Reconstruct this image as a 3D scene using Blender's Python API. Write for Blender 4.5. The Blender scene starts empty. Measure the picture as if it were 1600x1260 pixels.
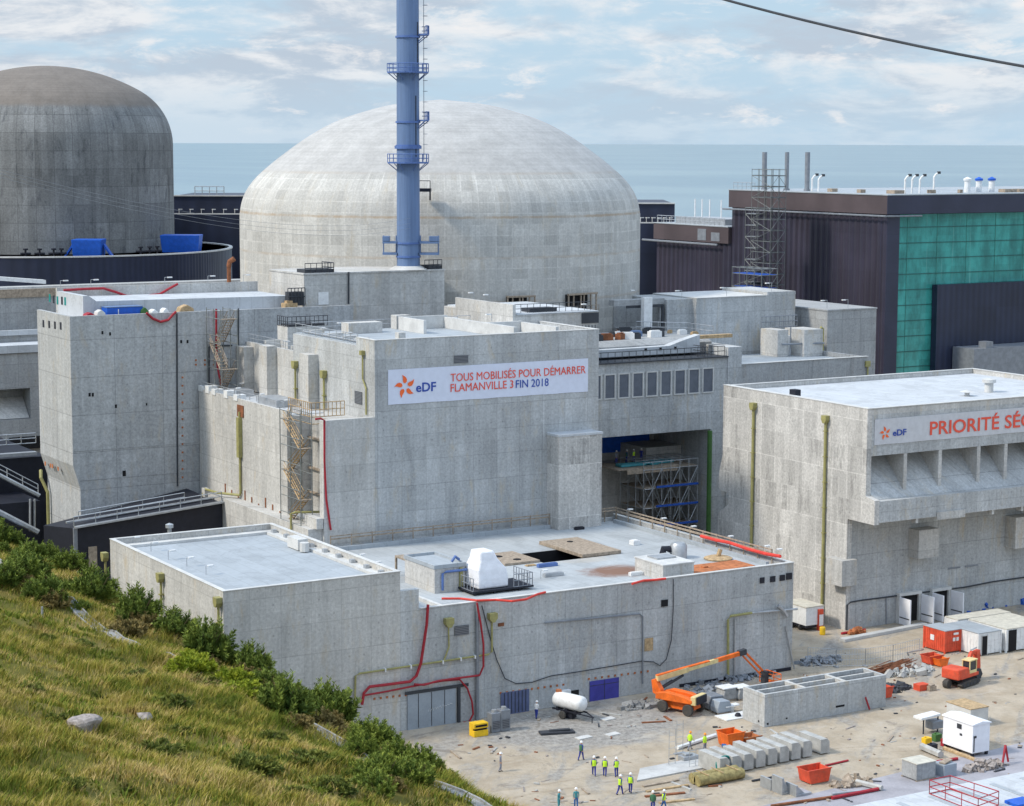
import bpy, bmesh, math, random
import numpy as np
from mathutils import Vector, Matrix
R = math.radians
random.seed(7); rng = np.random.default_rng(11)
sc = bpy.context.scene
COL = sc.collection

# ------------------------------------------------------------------ camera
F, PITCH, ROLL, HEAD, CAMH = 3300.0, math.atan(406/3300.0), math.atan(.0030), R(59.3), 56.0
fw = Vector((math.cos(HEAD)*math.cos(PITCH), math.sin(HEAD)*math.cos(PITCH), -math.sin(PITCH)))
_rt = Vector((math.sin(HEAD), -math.cos(HEAD), 0)); _up = _rt.cross(fw)
rt = _rt*math.cos(ROLL) + _up*math.sin(ROLL)
up = _up*math.cos(ROLL) - _rt*math.sin(ROLL)
CAM = Vector((0, 0, CAMH))
cd = bpy.data.cameras.new('camera'); cam = bpy.data.objects.new('camera', cd); COL.objects.link(cam)
cd.sensor_width = 36; cd.lens = F/1600*36; cd.clip_start = 1; cd.clip_end = 200000
m3 = Matrix((rt, up, -fw)).transposed()
cam.matrix_world = Matrix.Translation(CAM) @ m3.to_4x4()
sc.camera = cam

# ------------------------------------------------------------------ light
SUN_EL = R(43)
SUN = Vector((-.975*math.cos(SUN_EL), .22*math.cos(SUN_EL), math.sin(SUN_EL))).normalized()
sl = bpy.data.lights.new('sun', 'SUN'); sl.energy = 2.7; sl.angle = R(7); sl.color = (1, .91, .77)
so = bpy.data.objects.new('sun', sl); COL.objects.link(so)
so.rotation_euler = SUN.to_track_quat('Z', 'Y').to_euler(); so.location = (0, 0, 300)
sc.view_settings.view_transform = 'Standard'; sc.view_settings.look = 'None'
sc.view_settings.exposure = 0.18; sc.view_settings.gamma = 1.0

def mkworld():
    w = bpy.data.worlds.new('World'); sc.world = w; w.use_nodes = True
    t = w.node_tree; n = t.nodes; n.clear(); L = t.links.new
    out = n.new('ShaderNodeOutputWorld'); bg = n.new('ShaderNodeBackground'); L(bg.outputs[0], out.inputs[0])
    bg.inputs[1].default_value = .12
    sky = n.new('ShaderNodeTexSky'); sky.sky_type = 'NISHITA'; sky.sun_disc = False
    sky.sun_elevation = SUN_EL; sky.sun_rotation = math.atan2(SUN.x, SUN.y); sky.altitude = 60
    sky.air_density = 1.0; sky.dust_density = 1.0; sky.ozone_density = 1.5
    tc = n.new('ShaderNodeTexCoord'); sp = n.new('ShaderNodeSeparateXYZ'); L(tc.outputs['Generated'], sp.inputs[0])
    def M(op, a, b=None, c=None):
        k = n.new('ShaderNodeMath'); k.operation = op
        for i, x in enumerate((a, b, c)):
            if x is None: continue
            if isinstance(x, (int, float)): k.inputs[i].default_value = x
            else: L(x, k.inputs[i])
        return k.outputs[0]
    az = M('ARCTAN2', sp.outputs[0], sp.outputs[1]); el = M('ARCSINE', sp.outputs[2])
    def noise(sx, sy, oz, det=7, rough=.55, lac=2.0, dist=.3):
        cb = n.new('ShaderNodeCombineXYZ'); L(M('MULTIPLY', az, sx), cb.inputs[0]); L(M('MULTIPLY', el, sy), cb.inputs[1]); cb.inputs[2].default_value = oz
        k = n.new('ShaderNodeTexNoise'); k.inputs['Scale'].default_value = 1; k.inputs['Detail'].default_value = det
        k.inputs['Roughness'].default_value = rough; k.inputs['Distortion'].default_value = dist
        L(cb.outputs[0], k.inputs['Vector']); return k.outputs[0]
    def ramp(x, a, b, lo=0., hi=1.):
        k = n.new('ShaderNodeMapRange'); k.interpolation_type = 'SMOOTHSTEP'; L(x, k.inputs[0])
        for i, q in enumerate((a, b, lo, hi)): k.inputs[i+1].default_value = q
        return k.outputs[0]
    def mix(f, a, b):
        k = n.new('ShaderNodeMix'); k.data_type = 'RGBA'
        if isinstance(f, float): k.inputs[0].default_value = f
        else: L(f, k.inputs[0])
        for i, x in ((6, a), (7, b)):
            if isinstance(x, tuple): k.inputs[i].default_value = x
            else: L(x, k.inputs[i])
        return k.outputs[2]
    haze = mix(ramp(el, -.01, .35, .9, .4), sky.outputs[0], (3.75, 5.1, 6.35, 1))
    c1 = noise(11, 34, 3.1, 8, .62); c2 = noise(26, 80, 9.7, 7, .65); big = noise(5.5, 22, 21.3, 4, .5)
    shade = mix(ramp(noise(11, 40, 5.5, 7, .62), .42, .56), (3.8, 4.4, 5.15, 1), (6.3, 6.4, 6.55, 1))
    mask = M('MULTIPLY', ramp(M('ADD', M('MULTIPLY', c1, .65), M('MULTIPLY', big, .4)), .43, .57), ramp(el, .004, .040, .30, .92))
    col = mix(mask, haze, shade)
    puff = M('MULTIPLY', ramp(c2, .55, .7), ramp(el, .002, .012, 0., .7))
    col = mix(puff, col, (6.7, 6.6, 6.6, 1))
    # sky brightened and tinted bluer out of view overhead, added for ambient fill
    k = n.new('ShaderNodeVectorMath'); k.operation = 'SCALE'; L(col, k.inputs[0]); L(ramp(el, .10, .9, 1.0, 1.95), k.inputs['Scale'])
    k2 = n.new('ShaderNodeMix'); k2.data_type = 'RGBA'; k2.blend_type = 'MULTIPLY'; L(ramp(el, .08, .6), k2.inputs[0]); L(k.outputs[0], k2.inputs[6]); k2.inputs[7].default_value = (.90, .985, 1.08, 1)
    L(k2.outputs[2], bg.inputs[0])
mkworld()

# ------------------------------------------------------------------ pixel of the 1600 px photograph -> point on a plane of the place
def ray(x, y): return (fw*F + rt*(x-800) + up*(630-y)).normalized()
def PZ(x, y, z=0.): d = ray(x, y); return CAM + d*((z-CAMH)/d.z)
def PV(x, y, v): d = ray(x, y); return CAM + d*(v/d.y)
def PU(x, y, u): d = ray(x, y); return CAM + d*(u/d.x)
HV = Vector((math.cos(HEAD), math.sin(HEAD), 0))
def PD(x, y, dist): d = ray(x, y); return CAM + d*(dist/d.dot(HV))

# ------------------------------------------------------------------ materials
MATS = {}
class NT:
    def __init__(s, name, rough=.85, metal=0., spec=.3):
        m = bpy.data.materials.new(name); m.use_nodes = True; s.m = m; s.t = m.node_tree; s.n = s.t.nodes
        s.b = s.n['Principled BSDF']; s.b.inputs['Roughness'].default_value = rough; s.b.inputs['Metallic'].default_value = metal
        s.b.inputs['Specular IOR Level'].default_value = spec; s._p = None
        MATS[name] = m
    def L(s, a, b): s.t.links.new(a, b)
    def pos(s, obj=False):
        if obj: return s.n.new('ShaderNodeTexCoord').outputs['Object']
        if s._p is None: s._p = s.n.new('ShaderNodeNewGeometry').outputs['Position']
        return s._p
    def M(s, op, a, b=None, c=None):
        k = s.n.new('ShaderNodeMath'); k.operation = op
        for i, x in enumerate((a, b, c)):
            if x is None: continue
            if isinstance(x, (int, float)): k.inputs[i].default_value = x
            else: s.L(x, k.inputs[i])
        return k.outputs[0]
    def xyz(s, v): k = s.n.new('ShaderNodeSeparateXYZ'); s.L(v, k.inputs[0]); return k.outputs
    def comb(s, a, b, c):
        k = s.n.new('ShaderNodeCombineXYZ')
        for i, x in enumerate((a, b, c)):
            if isinstance(x, (int, float)): k.inputs[i].default_value = x
            else: s.L(x, k.inputs[i])
        return k.outputs[0]
    def noise(s, v, scale=1., det=4, rough=.55, dist=0.):
        k = s.n.new('ShaderNodeTexNoise'); s.L(v, k.inputs['Vector']); k.inputs['Scale'].default_value = scale
        k.inputs['Detail'].default_value = det; k.inputs['Roughness'].default_value = rough; k.inputs['Distortion'].default_value = dist
        return k.outputs[0]
    def ramp(s, x, a, b, lo=0., hi=1., smooth=True):
        k = s.n.new('ShaderNodeMapRange'); s.L(x, k.inputs[0])
        if smooth: k.interpolation_type = 'SMOOTHSTEP'
        for i, q in enumerate((a, b, lo, hi)): k.inputs[i+1].default_value = q
        return k.outputs[0]
    def mix(s, f, a, b, mode='MIX'):
        k = s.n.new('ShaderNodeMix'); k.data_type = 'RGBA'; k.blend_type = mode
        if isinstance(f, (int, float)): k.inputs[0].default_value = f
        else: s.L(f, k.inputs[0])
        for i, x in ((6, a), (7, b)):
            if isinstance(x, tuple): k.inputs[i].default_value = x if len(x) == 4 else (*x, 1)
            else: s.L(x, k.inputs[i])
        return k.outputs[2]
    def scale(s, col, f):
        k = s.n.new('ShaderNodeVectorMath'); k.operation = 'SCALE'
        if isinstance(col, tuple): k.inputs[0].default_value = col[:3]
        else: s.L(col, k.inputs[0])
        s.L(f, k.inputs['Scale']); return k.outputs[0]
    def brick(s, v, w, h, c1, c2, mortar, size=.03, off=0.):
        k = s.n.new('ShaderNodeTexBrick'); s.L(v, k.inputs['Vector']); k.offset = off; k.squash = 1
        for nm, x in (('Color1', c1), ('Color2', c2), ('Mortar', mortar)): k.inputs[nm].default_value = (x, x, x, 1)
        k.inputs['Scale'].default_value = 1; k.inputs['Mortar Size'].default_value = size; k.inputs['Mortar Smooth'].default_value = .3
        k.inputs['Brick Width'].default_value = w; k.inputs['Row Height'].default_value = h
        return s.xyz(k.outputs[0])[0]
    def bump(s, h, dist=.02, strength=.6):
        k = s.n.new('ShaderNodeBump'); k.inputs['Strength'].default_value = strength; k.inputs['Distance'].default_value = dist
        s.L(h, k.inputs['Height']); s.L(k.outputs[0], s.b.inputs['Normal'])
    def out(s, col): s.L(col, s.b.inputs['Base Color']); return s.m

def flat(name, col, rough=.6, metal=0., var=.12, scale=1.5, obj=True, spec=.35, dirt=0.):
    k = NT(name, rough, metal, spec); p = k.pos(obj)
    f = k.M('MULTIPLY', k.ramp(k.noise(p, scale, 5), .3, .7, 1-var, 1+var), k.ramp(k.noise(p, scale*9, 3), .3, .7, 1-var*.5, 1+var*.5))
    c = k.scale(col, f)
    if dirt: c = k.mix(k.ramp(k.noise(p, scale*2.3, 6, .65), .5, .75, 0, dirt), c, (.16, .12, .08))
    return k.out(c)

def concrete(name, col, w=2.5, h=2.5, blotch=.14, streak=.16, fine=.10, var=.06, joint=.82, jsize=.03, stain=(.30, .21, .10), amt=.25,
             radius=None, sub=None, dark=.0, cap=None):
    k = NT(name, .92, 0, .2); p = k.pos(radius is not None); x, y, z = k.xyz(p)
    hh = k.M('MULTIPLY', k.M('ARCTAN2', y, x), radius) if radius else k.M('ADD', x, y)
    q = k.comb(hh, z, 0.)
    f = k.ramp(k.noise(p, .11, 6, .6), .3, .7, 1-blotch, 1+blotch*.7)
    f = k.M('MULTIPLY', f, k.ramp(k.noise(k.comb(k.M('MULTIPLY', hh, 1.1), k.M('MULTIPLY', z, .07), 3.), 1., 5, .65), .3, .7, 1-streak, 1+streak*.6))
    f = k.M('MULTIPLY', f, k.ramp(k.noise(p, 3.4, 7, .8), .32, .68, 1-fine, 1+fine*.8))
    f = k.M('MULTIPLY', f, k.brick(q, 90., h, 1-var*.7, 1+var*.7, 1., .001))
    gx = k.M('SUBTRACT', k.M('FRACT', k.M('DIVIDE', hh, w*.5)), .5); gz = k.M('SUBTRACT', k.M('FRACT', k.M('DIVIDE', z, h*.5)), .5)
    dd = k.M('ADD', k.M('POWER', k.M('MULTIPLY', gx, w*.5), 2.), k.M('POWER', k.M('MULTIPLY', gz, h*.5), 2.))
    f = k.M('MULTIPLY', f, k.M('SUBTRACT', 1., k.M('MULTIPLY', k.ramp(dd, .006, .016, 0. if radius else .22, 0.), k.ramp(k.noise(p, .3, 3), .44, .56))))      # tie holes
    f = k.M('MULTIPLY', f, k.brick(q, w, h, 1-var, 1+var, joint, jsize))
    if sub: f = k.M('MULTIPLY', f, k.brick(q, sub[0], sub[1], 1-var*.9, 1+var*.9, sub[2], .03, .37))
    f = k.M('MULTIPLY', f, k.ramp(k.noise(k.comb(k.M('MULTIPLY', hh, 2.4), k.M('MULTIPLY', z, .13), 51.), 1., 3, .6), .60, .70, 1., 1.09))
    if name == 'concrete_mottled':      # formwork panels that weathered dark
        b = k.brick(q, 1.05, 3.1, 0., 1., 0., .06); b = k.M('MULTIPLY', k.ramp(b, .62, .70), k.ramp(k.noise(k.comb(k.M('MULTIPLY', hh, 2.2), k.M('MULTIPLY', z, .5), 9.), 1., 6, .75), .40, .58))
        b = k.M('MULTIPLY', b, k.ramp(k.noise(k.comb(k.M('MULTIPLY', hh, .11), k.M('MULTIPLY', z, .16), 4.), 1., 2), .42, .52)); f = k.M('MULTIPLY', f, k.M('SUBTRACT', 1., k.M('MULTIPLY', b, .30)))
    # patches of repaired or rain-washed concrete
    f = k.M('MULTIPLY', f, k.ramp(k.noise(k.comb(k.M('MULTIPLY', hh, .25), k.M('MULTIPLY', z, .6), 8.), 1., 3, .5, .4), .58, .64, 1., 1+.07))
    if dark: f = k.M('MULTIPLY', f, k.ramp(k.noise(k.comb(k.M('MULTIPLY', hh, .55), k.M('MULTIPLY', z, .12), 17.), 1., 6, .7, .6), .52, .68, 1., 1-dark))
    f = k.M('MULTIPLY', f, k.ramp(k.noise(k.comb(k.M('MULTIPLY', hh, 3.2), k.M('MULTIPLY', z, .22), 31.), 1., 4, .7), .60, .74, 1., .82))
    c = k.scale(col, f)
    c = k.mix(k.ramp(k.noise(k.comb(k.M('MULTIPLY', hh, .55), k.M('MULTIPLY', z, .16), 5.), 1., 8, .74, .3), .53, .72, 0, amt), c, stain)
    c = k.mix(k.ramp(k.noise(k.comb(k.M('MULTIPLY', hh, 1.7), k.M('MULTIPLY', z, .25), 25.), 1., 4, .7), .66, .74, 0, .35), c, tuple(v*1.3 for v in col))
    if cap and cap[0] < 55:      # rusty pour joints right round the dome
        zz = k.M('ADD', z, k.M('MULTIPLY', k.noise(p, .8, 3), .25))
        for zl, a in ((46.1, .5), (40.6, .28), (34.6, .25), (52.0, .3)):
            ln = k.ramp(k.M('ABSOLUTE', k.M('SUBTRACT', zz, zl)), .08, .26, a, 0.); c = k.mix(k.M('MULTIPLY', ln, k.ramp(k.noise(p, .25, 4), .35, .6, .25, 1.)), c, (.36, .23, .11))
    if cap:      # the shallow crown is cast in rings and has another tone
        rr = k.M('SQRT', k.M('ADD', k.M('MULTIPLY', x, x), k.M('MULTIPLY', y, y)))
        g = k.M('MULTIPLY', k.ramp(k.noise(p, .35, 6, .65), .3, .7, .9, 1.1), k.ramp(k.noise(k.comb(k.M('MULTIPLY', rr, 1.6), 0., 0.), 1., 3, .6), .3, .7, .93, 1.07))
        g = k.M('MULTIPLY', g, k.ramp(k.noise(p, 2.2, 6, .7), .3, .7, .92, 1.08))
        c = k.mix(k.ramp(k.M('ADD', z, k.M('MULTIPLY', k.noise(p, .5, 3), .8)), cap[0]-.2, cap[0]+.9, 0, .9), c, k.scale(cap[1], g))
    k.bump(k.noise(p, 3., 5, .7), .05, .35)
    return k.out(c)

def cladding(name, col, pitch, amp=.14, tint=None, rough=.45):
    k = NT(name, rough, .0, .4); p = k.pos(); x, y, z = k.xyz(p); hh = k.M('ADD', x, y)
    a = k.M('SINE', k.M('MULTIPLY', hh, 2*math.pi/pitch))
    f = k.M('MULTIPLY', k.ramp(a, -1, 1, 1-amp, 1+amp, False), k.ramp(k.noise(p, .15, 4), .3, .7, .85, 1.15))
    f = k.M('MULTIPLY', f, k.brick(k.comb(hh, z, 0.), pitch*4, 6., .9, 1.1, .8, .03))
    c = k.scale(col, f)
    if tint: c = k.mix(k.ramp(k.noise(k.comb(k.M('MULTIPLY', hh, .5), k.M('MULTIPLY', z, .05), 0.), 1., 3), .35, .65), c, k.scale(tint, f))
    k.bump(a, .03, .5)
    return k.out(c)

GREY = (.345, .345, .338); WARM = (.43, .405, .365)
concrete('concrete_fresh', (.445, .458, .462), 3.1, 2.9, var=.065, joint=.80, jsize=.045, stain=(.50, .41, .27), amt=.62, sub=(1.9, 4.35, .88), dark=.13, streak=.11, blotch=.10, fine=.20)
concrete('concrete_pale', (.515, .508, .488), 3.1, 2.9, var=.055, joint=.83, jsize=.045, stain=(.49, .40, .27), amt=.62, sub=(1.9, 4.35, .90), dark=.13, streak=.10, blotch=.07, fine=.18)
concrete('concrete_mottled', (.53, .518, .495), 2.7, 6.2, var=.09, joint=1.14, jsize=.07, stain=(.27, .265, .26), amt=.4, dark=.18, sub=(1.35, 3.1, 1.10), streak=.10, blotch=.07, fine=.24)
concrete('concrete_tower', (.43, .442, .448), 6.2, 4.6, var=.045, joint=.76, jsize=.06, stain=(.47, .38, .25), amt=.45, streak=.12, blotch=.07, dark=.08, fine=.22, sub=(2.07, 9.2, .94))
concrete('concrete_dome', (.49, .482, .455), 2.35, 1.5, var=.08, joint=1.12, jsize=.09, stain=(.47, .38, .24), amt=.38, radius=29.75, sub=(.78, 4.5, .86), streak=.05, blotch=.06, fine=.16, cap=(51.9, (.43, .425, .415)))
concrete('concrete_old', (.225, .23, .228), 3.3, 3.2, var=.12, joint=.72, jsize=.07, stain=(.055, .06, .07), amt=.8, radius=23.2, sub=(1.1, 50, .88), streak=.12, dark=.28, fine=.24, blotch=.10, cap=(62.5, (.195, .17, .148)))
concrete('concrete_dull', (.355, .365, .37), 3.4, 3.4, var=.05, joint=.8, jsize=.05, dark=.2, streak=.10, blotch=.08, fine=.18)
def membrane(name, col):
    k = NT(name, .75, 0, .3); p = k.pos(); x, y, z = k.xyz(p)
    f = k.M('MULTIPLY', k.ramp(k.noise(p, .2, 6, .6), .3, .7, .94, 1.05), k.ramp(k.noise(p, 2., 7, .75), .3, .7, .94, 1.05))
    f = k.M('MULTIPLY', f, k.brick(k.comb(y, x, 0.), 24., 1.6, .975, 1.025, .84, .045, .4))
    d = k.noise(p, .28, 7, .68, .8)
    f = k.M('MULTIPLY', f, k.ramp(d, .52, .58, 1., .90)); f = k.M('MULTIPLY', f, k.ramp(k.M('ABSOLUTE', k.M('SUBTRACT', d, .545)), 0., .012, .90, 1.))
    c = k.scale(col, f); k.out(k.mix(k.ramp(k.noise(p, .7, 6, .7), .58, .75, 0, .35), c, (.30, .285, .25)))
membrane('membrane_grey', (.36, .395, .425))
membrane('membrane_white', (.50, .525, .55))
flat('coping', (.56, .56, .545), .6, var=.10, scale=.8, obj=False)
cladding('cladding_navy', (.020, .026, .052), 1.2, .12)
cladding('cladding_plum', (.036, .031, .048), 1.35, .14, (.033, .031, .052))
cladding('fascia_brown', (.090, .070, .075), 7, .05)
cladding('fascia_navy', (.034, .038, .068), 7, .05)
flat('black_sheet', (.014, .016, .026), .6, var=.15, obj=False)
flat('dark_hole', (.012, .012, .014), .9)
flat('steel_grey', (.24, .26, .29), .5, .3)
flat('steel_dark', (.05, .055, .065), .6, .2)
flat('galvanised', (.42, .44, .46), .45, .5)
flat('pipe_yellow', (.32, .30, .12), .55, dirt=.5)
flat('pipe_green', (.06, .15, .04), .6)
flat('hose_red', (.34, .02, .032), .55)
flat('hose_bright', (.62, .05, .035), .5)
flat('rust', (.22, .085, .04), .85, var=.3)
flat('rust_orange', (.42, .15, .06), .85, var=.25)
flat('timber', (.42, .30, .17), .85, var=.25, scale=3)
flat('timber_grey', (.33, .27, .21), .9, var=.25, scale=3)
k = NT('stack_blue', .5, 0, .3); p = k.pos(); x, y, z = k.xyz(p)
f = k.M('MULTIPLY', k.ramp(k.noise(k.comb(k.M('MULTIPLY', x, 2.2), k.M('MULTIPLY', y, 2.2), k.M('MULTIPLY', z, .09)), 1., 6, .7), .3, .7, .86, 1.1), k.brick(k.comb(0., z, 0.), 500., 3.6, .95, 1.05, .80, .05))
k.out(k.mix(k.ramp(k.noise(k.comb(k.M('MULTIPLY', x, 1.2), k.M('MULTIPLY', y, 1.2), k.M('MULTIPLY', z, .12)), 1., 7, .75), .58, .75, 0, .35), k.scale((.165, .255, .445), f), (.20, .20, .22)))
flat('stack_trim', (.09, .16, .38), .5)
flat('skip_blue', (.012, .10, .50), .45, dirt=.1)
flat('orange_paint', (.78, .15, .018), .5, var=.16, dirt=.4)
flat('red_paint', (.64, .085, .04), .55, var=.16, dirt=.4)
flat('cream_paint', (.68, .55, .27), .5, dirt=.3)
flat('white_paint', (.74, .75, .75), .5, var=.07, dirt=.28)
flat('white_sheet', (.83, .84, .88), .55, var=.04)
k = NT('shrink_wrap', .45, 0, .35); p = k.pos(); k.out(k.scale((.82, .83, .87), k.ramp(k.noise(p, 1.2, 5, .7), .3, .7, .93, 1.04))); k.bump(k.noise(p, 1.1, 6, .65, 1.2), .16, .6)
flat('banner_cloth', (.66, .70, .82), .6, var=.03)
flat('banner_pale', (.56, .57, .60), .7, var=.05, dirt=.1)
flat('letter_red', (.78, .10, .06), .6, var=.03)
flat('letter_blue', (.03, .075, .36), .6, var=.03)
flat('logo_orange', (.88, .15, .035), .6, var=.03)
flat('door_grey', (.30, .34, .385), .5, var=.08, scale=.6)
flat('door_slate', (.10, .125, .23), .5, dirt=.2)
flat('door_purple', (.055, .055, .30), .45, dirt=.1)
flat('window_grey', (.13, .145, .175), .35, var=.1)
flat('tyre', (.06, .058, .055), .9, dirt=.5)
flat('yellow_paint', (.80, .50, .02), .5, dirt=.2)
flat('teal_plastic', (.0, .22, .20), .5)
flat('khaki_wool', (.30, .25, .11), .95, var=.3, scale=3)
flat('precast', (.40, .40, .385), .9, var=.15, scale=1.2, obj=False)
flat('tarmac', (.33, .32, .345), .9, var=.12, scale=.5, obj=False)
flat('pavement', (.47, .47, .46), .9, var=.12, scale=.5, obj=False)
flat('scaffold_tube', (.19, .205, .20), .5, .2)
flat('cream_roof', (.56, .53, .45), .6, dirt=.2)
flat('mullion_green', (.07, .26, .22), .5)
flat('mullion_teal', (.02, .10, .095), .5)
flat('scaffold_blue', (.02, .09, .42), .6)
flat('rock_grey', (.26, .26, .255), .95, var=.25, scale=.7, obj=False)
flat('rock', (.30, .265, .245), .9, var=.3, scale=4)
flat('skin', (.50, .30, .21), .6, var=.05)
flat('navy_cloth', (.028, .045, .25), .85)
flat('blue_cloth', (.03, .13, .38), .85)
flat('teal_cloth', (.06, .26, .30), .85)
flat('green_cloth', (.06, .17, .09), .85)
flat('grey_cloth', (.22, .24, .30), .85)
flat('hivis', (.55, .85, .04), .7, var=.05)
flat('helmet_white', (.85, .85, .85), .35, var=.02)
flat('helmet_orange', (.85, .30, .03), .35, var=.02)
flat('boot', (.03, .025, .02), .8)
flat('glass_dark', (.03, .04, .05), .08, var=.05)

def special():
    k = NT('annex_roof', .75, 0, .3); p = k.pos(); x, y, z = k.xyz(p)
    f = k.M('MULTIPLY', k.ramp(k.noise(p, .2, 5), .3, .7, .92, 1.06), k.ramp(k.noise(p, 2.5, 5, .7), .3, .7, .93, 1.06))
    f = k.M('MULTIPLY', f, k.brick(k.comb(y, x, 0.), 30., 1.5, .98, 1.02, .84, .05))
    f = k.M('MULTIPLY', f, k.ramp(k.noise(p, .16, 6, .65, .6), .5, .6, 1., .88)); c = k.scale((.40, .425, .44), f)
    w = k.noise(p, .45, 5, .7, .6)
    def blob(cx, cy, rx, ry):
        a = k.M('POWER', k.M('DIVIDE', k.M('SUBTRACT', x, cx), rx), 2.); b = k.M('POWER', k.M('DIVIDE', k.M('SUBTRACT', y, cy), ry), 2.)
        return k.M('ADD', k.M('SQRT', k.M('ADD', a, b)), k.M('MULTIPLY', k.M('SUBTRACT', w, .5), 1.5))
    q = PZ(962, 893, 11)
    c = k.mix(k.ramp(blob(q.x, q.y, 3.6, 3.0), .45, 1.3, .95, 0.), c, (.21, .11, .07))
    q = PZ(905, 868, 11)
    c = k.mix(k.ramp(blob(q.x, q.y, 5., 4.5), .5, 1.1, .45, 0.), c, (.47, .41, .33))
    c = k.mix(k.ramp(k.noise(p, .5, 6, .7), .6, .75, 0, .35), c, (.36, .36, .35))
    k.out(c)
    # sea
    k = NT('sea_water', .30, 0, .5); p = k.pos(); x, y, z = k.xyz(p)
    a = k.noise(p, .0011, 4, .6, .5); b = k.noise(k.comb(k.M('MULTIPLY', x, .004), k.M('MULTIPLY', y, .0006), 0.), 1., 4)
    c = k.mix(k.ramp(a, .35, .65), (.135, .225, .265), (.185, .275, .305)); c = k.mix(k.ramp(b, .4, .7, 0, .5), c, (.10, .18, .24))
    k.out(c); k.bump(k.M('ADD', k.noise(p, .16, 5, .65), k.M('MULTIPLY', k.noise(p, .03, 3), 2.)), .9, .55)
    # glass
    k = NT('glass_green', .16, 0, .5); p = k.pos(); x, y, z = k.xyz(p)
    f = k.ramp(k.noise(k.comb(k.M('MULTIPLY', x, .32), k.M('MULTIPLY', z, .12), 0.), 1., 4, .7), .3, .7, .65, 1.35)
    f = k.M('MULTIPLY', f, k.brick(k.comb(x, z, 0.), 3.1, 2.45, .9, 1.12, 1.0, .01))
    c = k.scale((.045, .275, .245), f); c = k.mix(k.ramp(k.noise(k.comb(k.M('MULTIPLY', x, 1.3), k.M('MULTIPLY', z, .05), 7.), 1., 3), .6, .72, 0, .55), c, (.22, .48, .42)); k.out(c)
    # yard ground
    k = NT('ground_gravel', .95, 0, .15); p = k.pos(); x, y, z = k.xyz(p)
    sand = k.mix(k.ramp(k.noise(p, .22, 8, .72), .35, .65), (.38, .315, .235), (.49, .42, .33))
    grav = k.mix(k.ramp(k.noise(p, 1.6, 7, .8), .38, .62), (.20, .195, .19), (.38, .37, .35))
    d1 = k.M('SQRT', k.M('ADD', k.M('POWER', k.M('DIVIDE', k.M('SUBTRACT', x, 108.), 11.), 2.), k.M('POWER', k.M('DIVIDE', k.M('SUBTRACT', y, 168.), 8.), 2.)))
    wob = k.M('MULTIPLY', k.M('SUBTRACT', k.noise(p, .25, 6, .65), .5), 1.1)
    g1 = k.ramp(k.M('ADD', d1, wob), .75, 1.15, .85, 0.)
    g2 = k.ramp(k.noise(k.comb(k.M('MULTIPLY', k.M('ADD', x, y), .05), k.M('MULTIPLY', k.M('SUBTRACT', y, x), .16), 2.), 1., 6, .65, .8), .5, .64, 0, .75)
    c = k.mix(k.M('MAXIMUM', g1, g2), sand, grav)
    c = k.mix(k.ramp(k.noise(k.comb(k.M('MULTIPLY', x, .13), k.M('MULTIPLY', y, .5), 4.), 1., 6, .7, 1.), .56, .7, 0, .55), c, (.52, .47, .40))
    c = k.mix(k.ramp(k.noise(p, .42, 8, .75, 1.2), .56, .74, 0, .35), c, (.30, .22, .14))
    c = k.mix(k.ramp(k.noise(p, 3.2, 6, .8), .63, .7, 0, .5), c, (.55, .52, .47))
    c = k.mix(k.ramp(k.noise(p, 4.1, 5, .8), .64, .7, 0, .5), c, (.12, .10, .08))
    def track(cx, cy, r0, wob, m0, m1):
        d = k.M('SQRT', k.M('ADD', k.M('POWER', k.M('SUBTRACT', x, cx), 2.), k.M('POWER', k.M('SUBTRACT', y, cy), 2.)))
        d = k.M('ADD', k.M('SUBTRACT', d, r0), k.M('MULTIPLY', k.noise(p, .06, 3), wob))
        ln = k.M('ABSOLUTE', k.M('SUBTRACT', k.M('FRACT', k.M('MULTIPLY', d, .47)), .5))
        return k.M('MULTIPLY', k.ramp(ln, .06, .16, 1., 0.), k.M('MULTIPLY', k.ramp(d, m0, m0+1.5), k.ramp(d, m1, m1+1.5, 1., 0.)))
    tr = k.M('MAXIMUM', track(150, 110, 36, 9., 0., 7.), track(90, 40, 112, 7., 0., 5.))
    tr = k.M('MULTIPLY', tr, k.ramp(k.noise(p, .35, 6, .7), .38, .62, .1, .75))
    c = k.mix(k.M('MULTIPLY', tr, .6), c, (.25, .195, .135))
    c = k.mix(k.ramp(k.noise(p, .14, 7, .7, 1.5), .60, .66, 0, .5), c, (.19, .165, .14))
    k.bump(k.M('ADD', k.noise(p, 2.4, 7, .8), k.M('MULTIPLY', k.noise(p, .35, 4), 3.)), .16, .8); k.out(c)
    # hillside soil below the grass
    k = NT('hill_soil', .95, 0, .1); p = k.pos()
    c = k.mix(k.ramp(k.noise(p, .15, 5), .35, .65), (.13, .12, .03), (.22, .17, .06)); k.out(c)
    # grass blades: colour patches that grow there + a random tone per blade
    k = NT('grass_blades', .8, 0, .12); p = k.pos(); at = k.n.new('ShaderNodeAttribute'); at.attribute_name = 'tone'
    a = k.noise(p, .13, 5, .65, .5); b = k.noise(p, .55, 4, .6)
    gold = k.M('ADD', k.M('ADD', k.M('MULTIPLY', k.M('SUBTRACT', a, .5), 4.2), k.M('MULTIPLY', k.M('SUBTRACT', b, .5), 2.4)), at.outputs['Fac'])
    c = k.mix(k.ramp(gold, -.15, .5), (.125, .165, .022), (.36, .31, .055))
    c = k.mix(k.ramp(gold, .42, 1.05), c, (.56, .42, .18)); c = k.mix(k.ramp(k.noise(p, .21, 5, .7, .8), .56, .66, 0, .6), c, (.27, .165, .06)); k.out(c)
    k.b.inputs['Subsurface Weight'].default_value = 0.
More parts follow.
